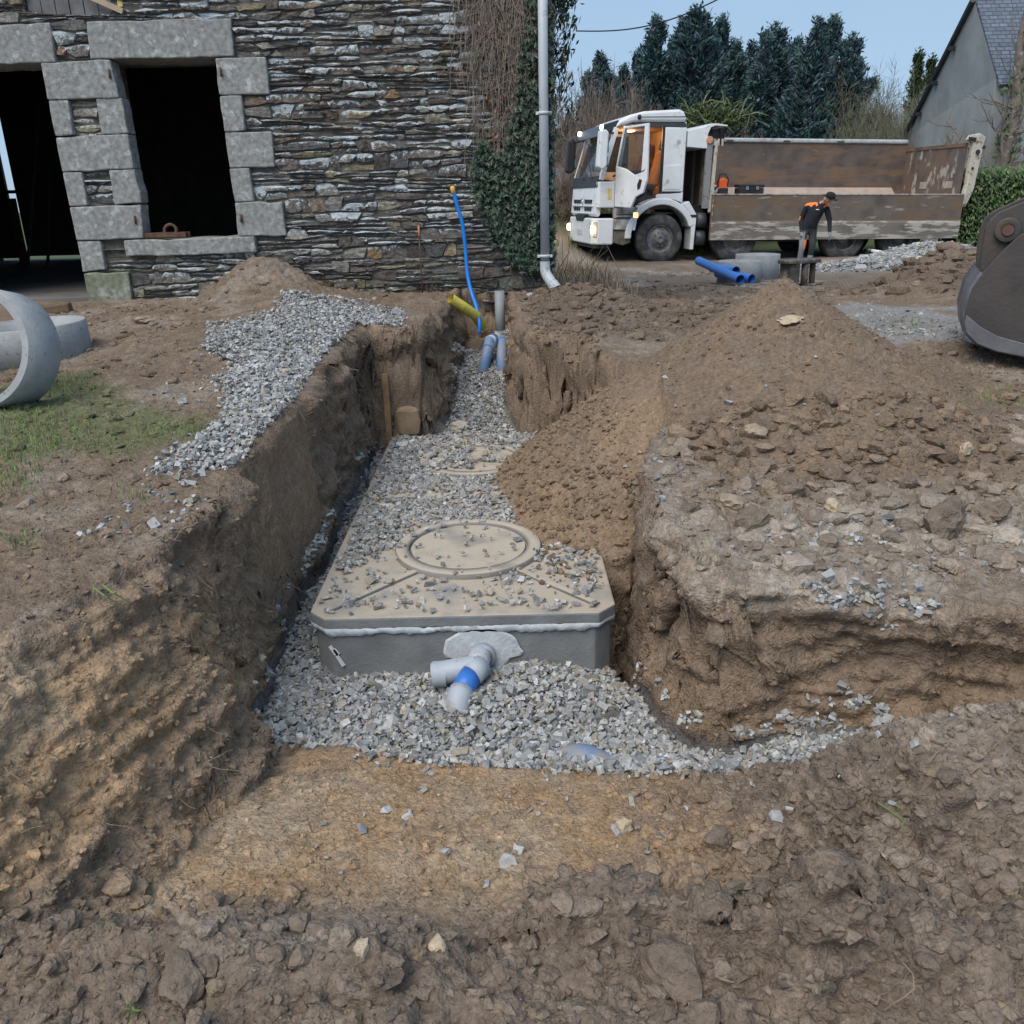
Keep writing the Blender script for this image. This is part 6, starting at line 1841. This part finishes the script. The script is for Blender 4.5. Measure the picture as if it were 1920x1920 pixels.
MB().tube([fc + fd * .075 + Vector((0, 0, .02)), fc + fd * .11 - Vector((0, 0, .012))], [.012, .018], 8).build('nose', skinm, person)
sx_ = Vector((fd.y, -fd.x, 0)).normalized()
for s in (-1, 1):
    q = fc + sx_ * s * .088
    MB().tube([q + Vector((0, 0, -.03)), q + sx_ * s * .012, q + Vector((0, 0, .03))], [.012, .018, .012], 8).build('ear', skinm, person)
    e = fc + fd * .08 + sx_ * s * .032 + Vector((0, 0, .03))
    MB().lathe([(.001, -.012), (.010, -.006), (.010, .006), (.001, .012)], 8, M=Matrix.Translation(e)).build('eye', MBLACK, person)
MB().box(.055, .115, -.005, .01, -.008, .008, M=Matrix.Translation((.02, -.20, 1.19)) @ Matrix.Rotation(R(-10), 4, 'Z')).box(.15, .21, -.005, .01, -.008, .008, M=Matrix.Translation((.02, -.185, 1.185)) @ Matrix.Rotation(R(10), 4, 'Z')).build('reflective_strip', mat('reflective', (.8, .8, .8), rough=.4, bump=0), person)
# ------------------------------------------------------------------ yard things in front of the lorry
def stand(px, py, Yq):
    p = at_y(px, py, Yq)
    return Vector((p.x, Yq, gz_at(p.x, Yq)[0]))
p = stand(1385, 520, 14.1)
ring((p.x, p.y, p.z - .02), (0, 0, 0), 'grey concrete ring beside the blue pipes', None, .36, .345)
p = stand(1418, 520, 14.75)
ring((p.x, p.y, p.z - .02), (0, 0, 0), 'grey concrete ring just behind the one by the blue pipes', None, .42, .36)
for (e, s, lab) in (((1388, 524, 12.75), (1310, 489, 14.3), 'longest blue plastic pipe sloping down the soil bank'), ((1409, 523, 12.9), (1345, 512, 13.6), 'blue plastic pipe lying outermost of the three by the bench'), ((1380, 508, 13.25), (1335, 502, 14.0), 'blue plastic pipe lying on top of the other two')):
    a, b = at_y(*e), at_y(*s)
    a.z = max(a.z, gz_at(a.x, a.y)[0] + .05)
    g = MB().tube([a, b], .066, 24, cap=False).tube([a, b], .060, 24, cap=False)
    ed = (a - b).normalized()
    g.tube([a + ed * .001, a + ed * .004], .066, 24, cap=False)
    tag(g.build('blue_pipe', MBLUEC), lab, 'pipe', None)
# bench
p = stand(1495, 533, 12.4)
bn_ = thing('wooden_bench', 'rough dark wooden bench with thick legs in front of the gravel heap', 'bench', p, R(24))
MWET = mat('wet_dark_wood', (.085, .072, .062), rough=.55, var=.4, scale=10, bump=.4, bscale=40, dirt=(.30, .29, .28), dirt_amt=.25, dirt_scale=6)
h_ = at_y(1495, 486, 12.4).z - p.z
MB().prism([(-.30, -.12), (-.22, -.17), (.26, -.15), (.32, -.05), (.30, .14), (-.24, .17), (-.31, .08)], h_ - .05, h_, axis='z').build('seat', MWET, bn_, bevel=.012, auto=True)
MB().box(-.24, -.08, -.12, .12, -.03, h_ - .05).build('leg', MWET, bn_, bevel=.015)
MB().tube([(.03, -.10, -.03), (.02, -.10, h_ - .05)], .05, 10).build('leg', MWET, bn_)
MB().tube([(.24, -.02, -.03), (.23, -.02, h_ - .05)], .042, 12).build('leg', mat('brown_post', (.12, .085, .065), rough=.8, bump=.3), bn_)
MB().box(.10, .36, -.10, .08, -.03, .03).build('foot_board', MWET, bn_, bevel=.006)
MB().prism([(-.36, 0), (-.20, .02), (-.18, .22), (-.24, .24)], -.05, .05).build('brace', MWET, bn_, bevel=.01, auto=True)
a, b = at_y(1634, 470, 16.9), at_y(1666, 475, 16.7)
g_ = thing('white_rod', 'short white rod lying on the gravel heap below the lorry', 'rod', a)
hold(MB().tube([a, b], .03, 10).build('rod', mat('rod_white', (.7, .72, .74), bump=0)), g_)
hold(MB().tube([a - (b - a).normalized() * .07, a], .033, 10).build('grey_tip', MSTEEL), g_)

# ------------------------------------------------------------------ trees and shrubs
MLEAFC = mat('conifer_leaf', tint=True, rough=.75, var=.15, scale=3, bump=0, spec=.2)
MBARK = mat('bark', (.095, .078, .066), rough=.95, var=.4, scale=8, bump=.6, bscale=25)
MTWIG = mat('twig', (.20, .16, .135), rough=.95, var=.3, scale=6, bump=0)
MTWIGG = mat('mossy_twig', (.17, .17, .125), rough=.95, var=.3, scale=6, bump=0)
def conifer_proto(seed, H=9.0, Rm=1.9, n=4200, base=(.070, .118, .128), slim=.85):  # default base is paler and bluer: distance haze put into the leaf colour
    global rng
    keep = rng
    rng = np.random.default_rng(seed)
    root = bpy.data.objects.new('conifer', None)
    tr = MB().tube([(0, 0, -.2), (.03, 0, H * .5), (0, .03, H * .96)], [.16, .10, .02], 8).build('trunk', MBARK, root)
    h = rng.random(n) ** 1.15
    nb = 90
    bh = np.sort(rng.random(nb) ** .9); ba = rng.uniform(0, 2 * PI, nb); bl = rng.uniform(.45, 1.2, nb)
    bi_ = rng.integers(0, nb, n)
    # each spray belongs to a bough that sweeps up and out from the stem
    t = rng.random(n) ** .6
    hb = bh[bi_]
    R_ = Rm * np.minimum(1.0, (1 - hb) ** slim * 1.15) * bl[bi_]
    an = ba[bi_] + rng.normal(0, .26, n)
    rr = R_ * t
    hz_ = np.clip(hb + .10 * t * t * (1 - .5 * hb) + rng.normal(0, .018, n), 0, 1)
    c = np.column_stack([rr * np.cos(an), rr * np.sin(an), hz_ * H])
    c[:, 0] += .25 * np.sin(hz_ * 5 + seed) * hz_
    lead = rng.random(n) < .03
    c[lead] = np.column_stack([rng.normal(0, .06, lead.sum()) + .25 * np.sin(5 + seed), rng.normal(0, .06, lead.sum()), H * rng.uniform(.86, 1.05, lead.sum())])
    h = hz_
    k = 7
    dirs = np.column_stack([np.cos(an), np.sin(an), np.full(n, 1.1)])
    dirs /= np.linalg.norm(dirs, axis=1)[:, None]
    pts = (c[:, None, :] + dirs[:, None, :] * rng.uniform(-.22, .22, (n, k, 1)) + rng.normal(0, .075, (n, k, 3))).reshape(-1, 3)
    u = np.repeat(dirs, k, 0) + rng.normal(0, .45, (n * k, 3)); u /= np.linalg.norm(u, axis=1)[:, None]
    s = np.cross(u, rng.normal(size=(n * k, 3))); s /= np.linalg.norm(s, axis=1)[:, None]
    L = rng.uniform(.05, .17, (n * k, 1)); wd = L * rng.uniform(.20, .36, (n * k, 1))
    V = np.stack([pts - u * L, pts + s * wd, pts + u * L, pts - s * wd], 1).reshape(-1, 3)
    Q_ = np.arange(n * k * 4).reshape(-1, 4)
    me = fast_mesh('crown', V, Q_, 4)
    cc = np.array(base)[None] * rng.uniform(.55, 1.5, (n, 1)) * (1 + rng.normal(0, .12, (n, 3)))
    set_color(me, np.repeat(np.clip(cc, .004, 1), k * 4, 0)); me.materials.append(MLEAFC)
    cr = bpy.data.objects.new('crown', me); link(cr, root)
    rng = keep
    return root
def bare_proto(seed, H=4.5, spread_=.9, stems=9, m=None, depth=4, name='bare_shrub', r0=.034):
    r_ = np.random.default_rng(seed)
    root = bpy.data.objects.new(name, None)
    tk, tw = MB(), MB()
    def grow(p, d, L, r, lev):
        seg = 4
        path = [p]
        for i in range(seg):
            d = (d + Vector(r_.normal(0, .13, 3).tolist()) + Vector((0, 0, .06))).normalized()
            path.append(path[-1] + d * (L / seg))
        (tk if lev == 0 else tw).tube(path, [r * (1 - .5 * i / seg) for i in range(seg + 1)], 5 if lev == 0 else 3, cap=False, smooth=lev == 0)
        if lev < depth:
            for i in range(3 if lev < 2 else 4):
                t = r_.uniform(.35, 1.0)
                q = path[min(seg, int(t * seg))]
                nd = (d + Vector(r_.normal(0, .55, 3).tolist())).normalized()
                if nd.z < 0: nd.z *= -.5
                grow(q, nd, L * r_.uniform(.45, .75), max(r * .62, .0065), lev + 1)
    for i in range(stems):
        an = r_.uniform(0, 2 * PI)
        rad = r_.uniform(0, spread_) * .6
        grow(Vector((rad * math.cos(an), rad * math.sin(an), -.1)), Vector((math.cos(an) * .35, math.sin(an) * .35, 1)).normalized(), H * r_.uniform(.4, .6), r0, 0)
    tk.build('trunk', m, root); tw.build('branches', m, root)
    return root
protos = [conifer_proto(3), conifer_proto(8, Rm=1.6, slim=.95), conifer_proto(21, Rm=2.1, slim=.7)]
def top_of(proto):
    return max(max(v.co.z for v in ch.data.vertices) for ch in proto.children)
def place(proto, used, loc, sc, rz, label, cat, group=None, name=None):
    if proto.name not in used:
        o = proto; col.objects.link(o); used.add(proto.name)
    else:
        o = copy_tree(proto)
    o.location = loc; o.scale = sc if isinstance(sc, (tuple, list)) else (sc, sc, sc); o.rotation_euler = (0, 0, rz)
    return tag(o, label, cat, group)
used = set()
CON = [(1228, 58, 34), (1283, 60, 35), (1312, 38, 33.5), (1366, 54, 35), (1437, 86, 34), (1456, 66, 35.5), (1522, 60, 33), (1558, 54, 34.5), (1600, 84, 33.5), (1180, 140, 36), (1255, 120, 37), (1338, 110, 37), (1400, 118, 37), (1490, 110, 38), (1150, 150, 37), (1105, 150, 38), (1540, 130, 38), (1585, 140, 38), (1208, 112, 38.5), (1268, 92, 39), (1340, 84, 39), (1388, 96, 39), (1416, 100, 38.5), (1478, 98, 39), (1500, 90, 39.5), (1130, 120, 39)]
CLAB = ['dark conifer standing clear above the lorry cab roof', 'dark conifer crowded against the tallest one, behind the spiky shrub', 'tallest and bushiest dark conifer of the row, behind the spiky shrub',
        'slim dark conifer between the tallest one and the gap above the tipper', 'low dark conifer leaning into its taller neighbour above the tool case', 'pointed dark conifer above the tool case on the lorry',
        'dark conifer above the worker, first of the close group of three', 'highest dark conifer of the close group of three above the worker', 'outer dark conifer of the close group, next to the bare trees',
        'low dark conifer between the bare shrubs and the cab roof', 'half hidden dark conifer filling in behind the one above the cab', 'half hidden dark conifer filling in behind the tallest one',
        'half hidden dark conifer in the gap above the tipper', 'half hidden dark conifer behind the pointed one above the tool case', 'low dark conifer behind the bare shrubs by the cab', 'lowest dark conifer, beside the drooping tree at the house corner', 'half hidden dark conifer behind the close group above the worker', 'half hidden dark conifer behind the outer one of the close group', 'far dark conifer showing just past the one above the cab', 'far dark conifer showing behind the spiky shrub', 'far dark conifer showing between the tallest and the slim one', 'far dark conifer showing just past the slim one', 'far dark conifer closing the gap above the tipper', 'far dark conifer showing between the pointed one and the close group', 'far dark conifer just before the close group above the worker', 'far dark conifer showing through the bare shrubs']
for i, (px, py, Yq) in enumerate(CON):
    tip = at_y(px, py, Yq); gz_ = -.7
    H = tip.z - gz_
    s = H / 9.0
    place(protos[i % 3], used, (tip.x, Yq, gz_), (s * rng.uniform(1.15, 1.4), s * rng.uniform(1.1, 1.3), s), float(rng.uniform(0, 6)), CLAB[i], 'conifer', 'dark conifers behind the lorry')
tg_ = conifer_proto(33, H=9, Rm=1.3, n=1500, base=(.055, .085, .035))
for (px, py, Yq) in ((1722, 112, 36), (1746, 122, 37)):
    tip = at_y(px, py, Yq); s = (tip.z + .7) / 9
    place(tg_, used, (tip.x, Yq, -.7), s, float(rng.uniform(0, 6)), 'yellow-green conifer standing next to the rendered barn gable', 'conifer', 'yellow-green conifers beside the barn')
# conifer close behind the house corner
hc_ = conifer_proto(41, H=9, Rm=1.6, n=2000, base=(.022, .036, .024), slim=.5)
tip = at_y(1030, -260, 29); place(hc_, used, (tip.x, 29, -.6), (.70, .70, (tip.z + .6) / 9), 1.0, 'dark drooping conifer close behind the house corner', 'conifer')
sh = [bare_proto(5, m=MTWIG, stems=14), bare_proto(6, m=MTWIG, stems=16), bare_proto(7, m=MTWIGG, H=5, stems=14)]
HT = [top_of(q_) for q_ in sh]
BARE = [(1075, 150, 27, 0), (1105, 105, 29, 1), (1135, 95, 31, 0), (1165, 120, 30, 1), (1195, 150, 28, 0), (1060, 235, 24, 1), (1095, 200, 25, 0), (1140, 190, 26, 1), (1180, 200, 27, 0), (1225, 190, 28, 1), (1270, 200, 29, 0), (1085, 120, 30, 1), (1120, 150, 28, 0), (1155, 160, 28, 1), (1205, 205, 26, 0), (1395, 215, 27, 0), (1420, 205, 29, 1), (1110, 230, 24.5, 0)]
for i, (px, py, Yq, k) in enumerate(BARE):
    tip = at_y(px, py, Yq)
    place(sh[k], used, (tip.x, Yq, -.7), ((tip.z + .7) / HT[k] * .75, (tip.z + .7) / HT[k] * .75, (tip.z + .7) / HT[k]), float(rng.uniform(0, 6)), 'leafless brown shrub in the thicket behind the lorry cab', 'shrub', 'bare shrubs behind the cab')
for i, (px, py, Yq) in enumerate(((1625, 100, 33), (1650, 108, 32), (1680, 115, 33), (1705, 140, 31), (1640, 180, 30), (1690, 190, 30), (1665, 150, 31.5), (1615, 170, 31), (1735, 190, 32))):
    tip = at_y(px, py, Yq)
    place(sh[2], used, (tip.x, Yq, -.7), ((tip.z + .7) / HT[2] * .7, (tip.z + .7) / HT[2] * .7, (tip.z + .7) / HT[2]), float(rng.uniform(0, 6)), 'leafless grey-green tree between the conifers and the barn', 'tree', 'bare trees beside the barn')
# small bare tree in front of the barn
tb_ = bare_proto(12, H=5.2, stems=3, spread_=.3, m=MTWIG, depth=4, name='bare_tree', r0=.05)
tip = at_y(1856, 150, 23.2); place(tb_, used, (tip.x - .2, 23.2, -.7), (.85, .85, (tip.z + .7) / top_of(tb_)), .6, 'small leafless tree in front of the rendered barn', 'tree')
# spiky green shrub behind the tarpaulin hood
c = at_y(1330, 232, 25.0)
spk = thing('spiky_shrub', 'spiky yellow-green fan-leaved shrub rising behind the lorry cab', 'shrub', (c.x, 25, -.7))
n = 900
d = rng.normal(size=(n, 3)); d[:, 2] = np.abs(d[:, 2]) * .8 - .15; d /= np.linalg.norm(d, axis=1)[:, None]
hub = np.array((c.x, 25, c.z)) + rng.normal(0, 1, (n, 3)) * np.array((.38, .3, .16))
L = rng.uniform(.35, .85, (n, 1)); s = np.cross(d, rng.normal(size=(n, 3))); s /= np.linalg.norm(s, axis=1)[:, None]
mid_ = hub + d * L * .55 + np.array((0, 0, .04)); tp2 = hub + d * L - np.array((0, 0, .14)) * L
V = np.stack([hub - s * .014, hub + s * .014, mid_ + s * .016, mid_ - s * .016, tp2], 1)
T_ = np.array([(0, 1, 2), (0, 2, 3), (3, 2, 4)])[None] + (np.arange(n) * 5)[:, None, None]
me = fast_mesh('leaves', V.reshape(-1, 3), T_.reshape(-1, 3), 3); set_color(me, np.repeat(np.array((.105, .135, .060))[None] * rng.uniform(.5, 1.4, (n, 1)), 5, 0)); me.materials.append(MGRASS)
hold(link(bpy.data.objects.new('leaves', me)), spk)
g = MB()
for i in range(5): g.tube([(c.x + .1 * i - .2, 25, -.75), (c.x + .16 * i - .32, 25, c.z - .05)], [.07, .045], 8)
hold(g.build('trunk', MBARK), spk)
# hedge at the tail of the lorry
a, b = at_y(1795, 325, 22.2), at_y(1990, 330, 21.2)
hx0, hx1, hzt = a.x, b.x + 1.5, a.z
hedge = thing('clipped_hedge', 'clipped green laurel hedge behind the lorry tail', 'hedge', (hx0 + 1.5, 22, -.7))
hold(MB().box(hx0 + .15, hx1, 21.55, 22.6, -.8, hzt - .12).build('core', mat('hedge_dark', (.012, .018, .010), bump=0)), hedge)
n = 9000
q = np.column_stack([rng.uniform(hx0, hx1, n), np.where(rng.random(n) < .7, 21.5, rng.uniform(21.5, 22.6, n)), rng.uniform(-.72, hzt, n)])
q[:, 2] = np.where(q[:, 1] > 21.51, hzt, q[:, 2]); q += rng.normal(0, .06, q.shape)
e_ = rng.random(n) < .10; q[e_, 0] = hx0 + rng.normal(0, .05, e_.sum()); q[e_, 1] = rng.uniform(21.5, 22.6, e_.sum()); q[e_, 2] = rng.uniform(-.72, hzt, e_.sum())
hold(leaf_cloud('leaves', q, np.tile(np.array((0, -.8, .6)), (n, 1)), .115, (.075, .125, .040), None, MIVY, lobes=2, var=.5), hedge)
# brambles and rough growth left of the lorry
n = 2600
q = np.column_stack([rng.uniform(.2, 3.2, n), rng.uniform(23.5, 25.5, n), rng.uniform(-.6, .55, n)])
ub = thing('bramble_bush', 'bright green bramble growth on the bank in front of the lorry cab', 'bush', (1.6, 24.5, -.3))
hold(leaf_cloud('leaves', q, np.tile(np.array((0, -.8, .5)), (n, 1)), .13, (.105, .150, .040), None, MIVY, lobes=2, var=.5), ub)
st_ = MB()
for i in range(30):
    x0 = rng.uniform(.3, 3.1); st_.tube([(x0, 24.5, -.6), (x0 + rng.normal(0, .2), 24.2, .1), (x0 + rng.normal(0, .4), 24, .5)], [.012, .01, .005], 4, cap=False)
hold(st_.build('stems', MTWIG), ub)
# dry stalks by the house corner
dq = []
for i in range(520):
    h = ground_px(float(rng.normal(1078, 26)), float(rng.uniform(505, 545)))
    if h is not None and .5 < h.x and h.y > 7.6: dq.append((h.x, h.y))
dq += [(float(rng.uniform(.5, 1.3)), float(rng.uniform(8.2, 11))) for i in range(420)]
blades(np.array(dq), .34, .004, 'dry_grass', 'dry tan grass stalks beside the house corner', base=(.26, .20, .13), lean=.8)
stk = MB()
for i in range(26):
    p0 = Vector((float(rng.uniform(.5, 1.1)), float(rng.uniform(8.6, 11)), 0)); p0.z = gz_at(p0.x, p0.y)[0]
    d = Vector((rng.normal(.2, .35), rng.normal(0, .3), 1)).normalized(); L = rng.uniform(.3, .8)
    stk.tube([p0, p0 + d * L * .5, p0 + d * L + Vector((rng.normal(0, .1), 0, -.05))], [.006, .005, .003], 4, cap=False)
tag(stk.build('dry_stalks', mat('dry_stalk', (.30, .24, .16), rough=.9, bump=0)), 'dry plant stalks standing beside the house corner', kind='stuff')
# wrapped heap left of the cab
c = at_y(1058, 335, 25.5)
S = IC3.copy()
rr_ = 1 + .25 * pn(S[:, 0] * 1.5, S[:, 1] * 1.5, S[:, 2] * 1.5) + .08 * pn(S[:, 0] * 5, S[:, 1] * 5, S[:, 2] * 5)
me = fast_mesh('wrapped_heap', S * rr_[:, None] * np.array((1.5, .8, .5)), IF3, 3); me.polygons.foreach_set('use_smooth', np.ones(len(IF3), bool))
me.materials.append(mat('wrap_plastic', (.13, .15, .18), rough=.35, var=.4, scale=5, bump=.6, bscale=7, bdist=.05))
o = bpy.data.objects.new('wrapped_heap', me); link(o); o.location = (c.x, 25.5, c.z - .22); tag(o, 'low heap under shiny grey plastic sheeting beyond the house corner', 'covered heap')

# ------------------------------------------------------------------ barn
barn = thing('rendered_barn', 'grey rendered barn with a steep slate roof behind the hedge', 'barn', (13, 26, -.7))
e_n, e_r, e_f = at_y(1868, 146, 24.0), at_y(1828, 4, 25.4), at_y(1700, 256, 30.2)
gx = .5 * (e_n.x + e_f.x)
MREND = mat('grey_render', (.33, .35, .36), rough=.9, var=.14, scale=1.4, bump=.15, bscale=20, dirt=(.27, .29, .295), dirt_amt=.3, dirt_scale=.8)
yn, yr, yf = 24.0, 25.4, 30.2
def gpt(px, py, Yq): return at_y(px, py, Yq).z
zn, zr, zf = e_n.z, e_r.z, e_f.z
e_nx = e_n.x
gab = [(e_n.x, yn), (e_r.x, yr), (e_f.x, yf)]
vs_ = [(e_n.x, yn, -.8), (e_f.x, yf, -.8), (e_f.x, yf, zf), (e_r.x, yr, zr), (e_n.x, yn, zn)]
nrm_ = Vector((1, 0, 0)) * .3
w_ = MB().add(vs_ + [(v[0] + .35, v[1], v[2]) for v in vs_], [(0, 1, 2, 3, 4), (9, 8, 7, 6, 5)] + [(i, i + 5, (i + 1) % 5 + 5, (i + 1) % 5) for i in range(5)])
hold(w_.build('gable_wall', MREND, auto=True), barn)
hold(MB().box(e_n.x + .36, e_n.x + 14, yn, yn + .35, -.8, zn).build('front_wall', MREND), barn)
def brick_slate():
    m = mat('slate_roof', (.13, .155, .20), rough=.5, var=.25, scale=6, bump=0)
    n, l = m.node_tree.nodes, m.node_tree.links
    b = n['Principled BSDF']; src = b.inputs['Base Color'].links[0].from_socket
    tc = n.new('ShaderNodeTexCoord'); mp = n.new('ShaderNodeMapping'); l.new(tc.outputs['Object'], mp.inputs[0])
    sx = n.new('ShaderNodeSeparateXYZ'); l.new(mp.outputs[0], sx.inputs[0]); cx = n.new('ShaderNodeCombineXYZ'); l.new(sx.outputs[0], cx.inputs[0]); l.new(sx.outputs[2], cx.inputs[1])
    bt = n.new('ShaderNodeTexBrick'); bt.inputs['Scale'].default_value = 1.0; bt.inputs['Brick Width'].default_value = .22; bt.inputs['Row Height'].default_value = .10; bt.inputs['Mortar Size'].default_value = .012
    bt.inputs['Color1'].default_value = (.8, .8, .8, 1); bt.inputs['Color2'].default_value = (1.15, 1.15, 1.2, 1); bt.inputs['Mortar'].default_value = (.45, .45, .45, 1)
    l.new(cx.outputs[0], bt.inputs['Vector'])
    mx = n.new('ShaderNodeMix'); mx.data_type = 'RGBA'; mx.blend_type = 'MULTIPLY'; mx.inputs[0].default_value = 1
    l.new(src, mx.inputs[6]); l.new(bt.outputs[0], mx.inputs[7]); l.new(mx.outputs[2], b.inputs['Base Color'])
    bp = n.new('ShaderNodeBump'); bp.inputs['Strength'].default_value = .6; bp.inputs['Distance'].default_value = .02; l.new(bt.outputs[0], bp.inputs['Height']); l.new(bp.outputs[0], b.inputs['Normal'])
    return m
MSR = brick_slate()
def slab(p0, p1, p2, p3, th, name, m):
    n_ = (p1 - p0).cross(p3 - p0).normalized() * th
    if n_.z < 0: n_ = -n_
    q = [p0, p1, p2, p3]
    g = MB().add(q + [p + n_ for p in q], [(0, 3, 2, 1), (4, 5, 6, 7)] + [(i, (i + 1) % 4, (i + 1) % 4 + 4, i + 4) for i in range(4)])
    return hold(g.build(name, m, auto=True), barn)
A_, B_, F_ = Vector((e_n.x, yn, zn)), Vector((e_r.x, yr, zr)), Vector((e_f.x, yf, zf))
far = Vector((14, 0, 0))
dn = (A_ - B_).normalized() * .25; df = (F_ - B_).normalized() * .35
rp = slab(A_ + dn, A_ + dn + far, B_ + far, B_, .06, 'roof', MSR)
rp2 = slab(F_ + df, F_ + df + far, B_ + far, B_, .06, 'roof', MSR)
vg = MB().tube([B_ + Vector((-.06, 0, .05)), F_ + df + Vector((-.06, 0, .04)), F_ + df + (df + Vector((0, .25, .08)))], .075, 6, smooth=False)
hold(vg.build('verge', mat('verge_dark', (.05, .058, .07), rough=.6), auto=False), barn)
hold(MB().tube([B_ + Vector((0, 0, .07)), B_ + far + Vector((0, 0, .07))], .07, 8).build('ridge', mat('ridge_zinc', (.28, .32, .36), rough=.4)), barn)
for t in (.25, .5, .75, .98):
    q = B_.lerp(F_, t) + Vector((-.06, 0, -.16)); hold(MB().box(q.x - .06, q.x + .06, q.y - .08, q.y + .08, q.z - .05, q.z + .05).build('bracket', MUNDER), barn)
# trunk with lichen and ivy, far right
b0 = at_y(1885, 330, 23.4); t0 = at_y(1922, 60, 23.4)
tr_ = thing('leaning_tree', 'leaning pale lichen-spotted tree trunk with ivy beside the barn', 'tree', (b0.x, 23.4, -.7))
MLICH = mat('lichen_bark', (.165, .14, .12), rough=.95, var=.5, scale=7, bump=.7, bscale=18, dirt=(.42, .42, .40), dirt_amt=.2, dirt_scale=9)
dv = (t0 - b0).normalized()
base_ = b0 - dv * ((b0.z + .75) / dv.z)
pth = [base_ + dv * (i * .55) + Vector((.05 * math.sin(i * 1.3), 0, 0)) for i in range(13)]
hold(MB().tube(pth, [.17 - .006 * i for i in range(13)], 10).build('trunk', MLICH), tr_)
g = MB()
for i in range(34):
    q = pth[rng.integers(4, 13)]; d = Vector((rng.normal(0, .7), rng.normal(0, .5), rng.uniform(.1, 1))).normalized(); L = rng.uniform(.5, 1.5)
    g.tube([q, q + d * L * .5 + Vector(rng.normal(0, .06, 3).tolist()), q + d * L + Vector((0, 0, .1))], [.03, .016, .006], 4, cap=False)
hold(g.build('branches', MLICH), tr_)
q = np.array([tuple(pth[rng.integers(3, 8)] + Vector(rng.normal(0, .14, 3).tolist())) for i in range(260)])
hold(leaf_cloud('ivy_leaves', q, np.tile(np.array((0, -1.0, .3)), (len(q), 1)), .12, (.05, .095, .03), None, MIVY, lobes=5), tr_)
# overhead cable
a, b = at_y(1080, 58, 26), at_y(1420, -40, 22)
pth = [a.lerp(b, t) - Vector((0, 0, .35 * math.sin(PI * t))) for t in np.linspace(0, 1, 24)]
tag(MB().tube(pth, .016, 6).build('overhead_cable', mat('cable_black', (.02, .022, .025), bump=0)), 'black overhead cable crossing the sky above the conifers', 'cable')
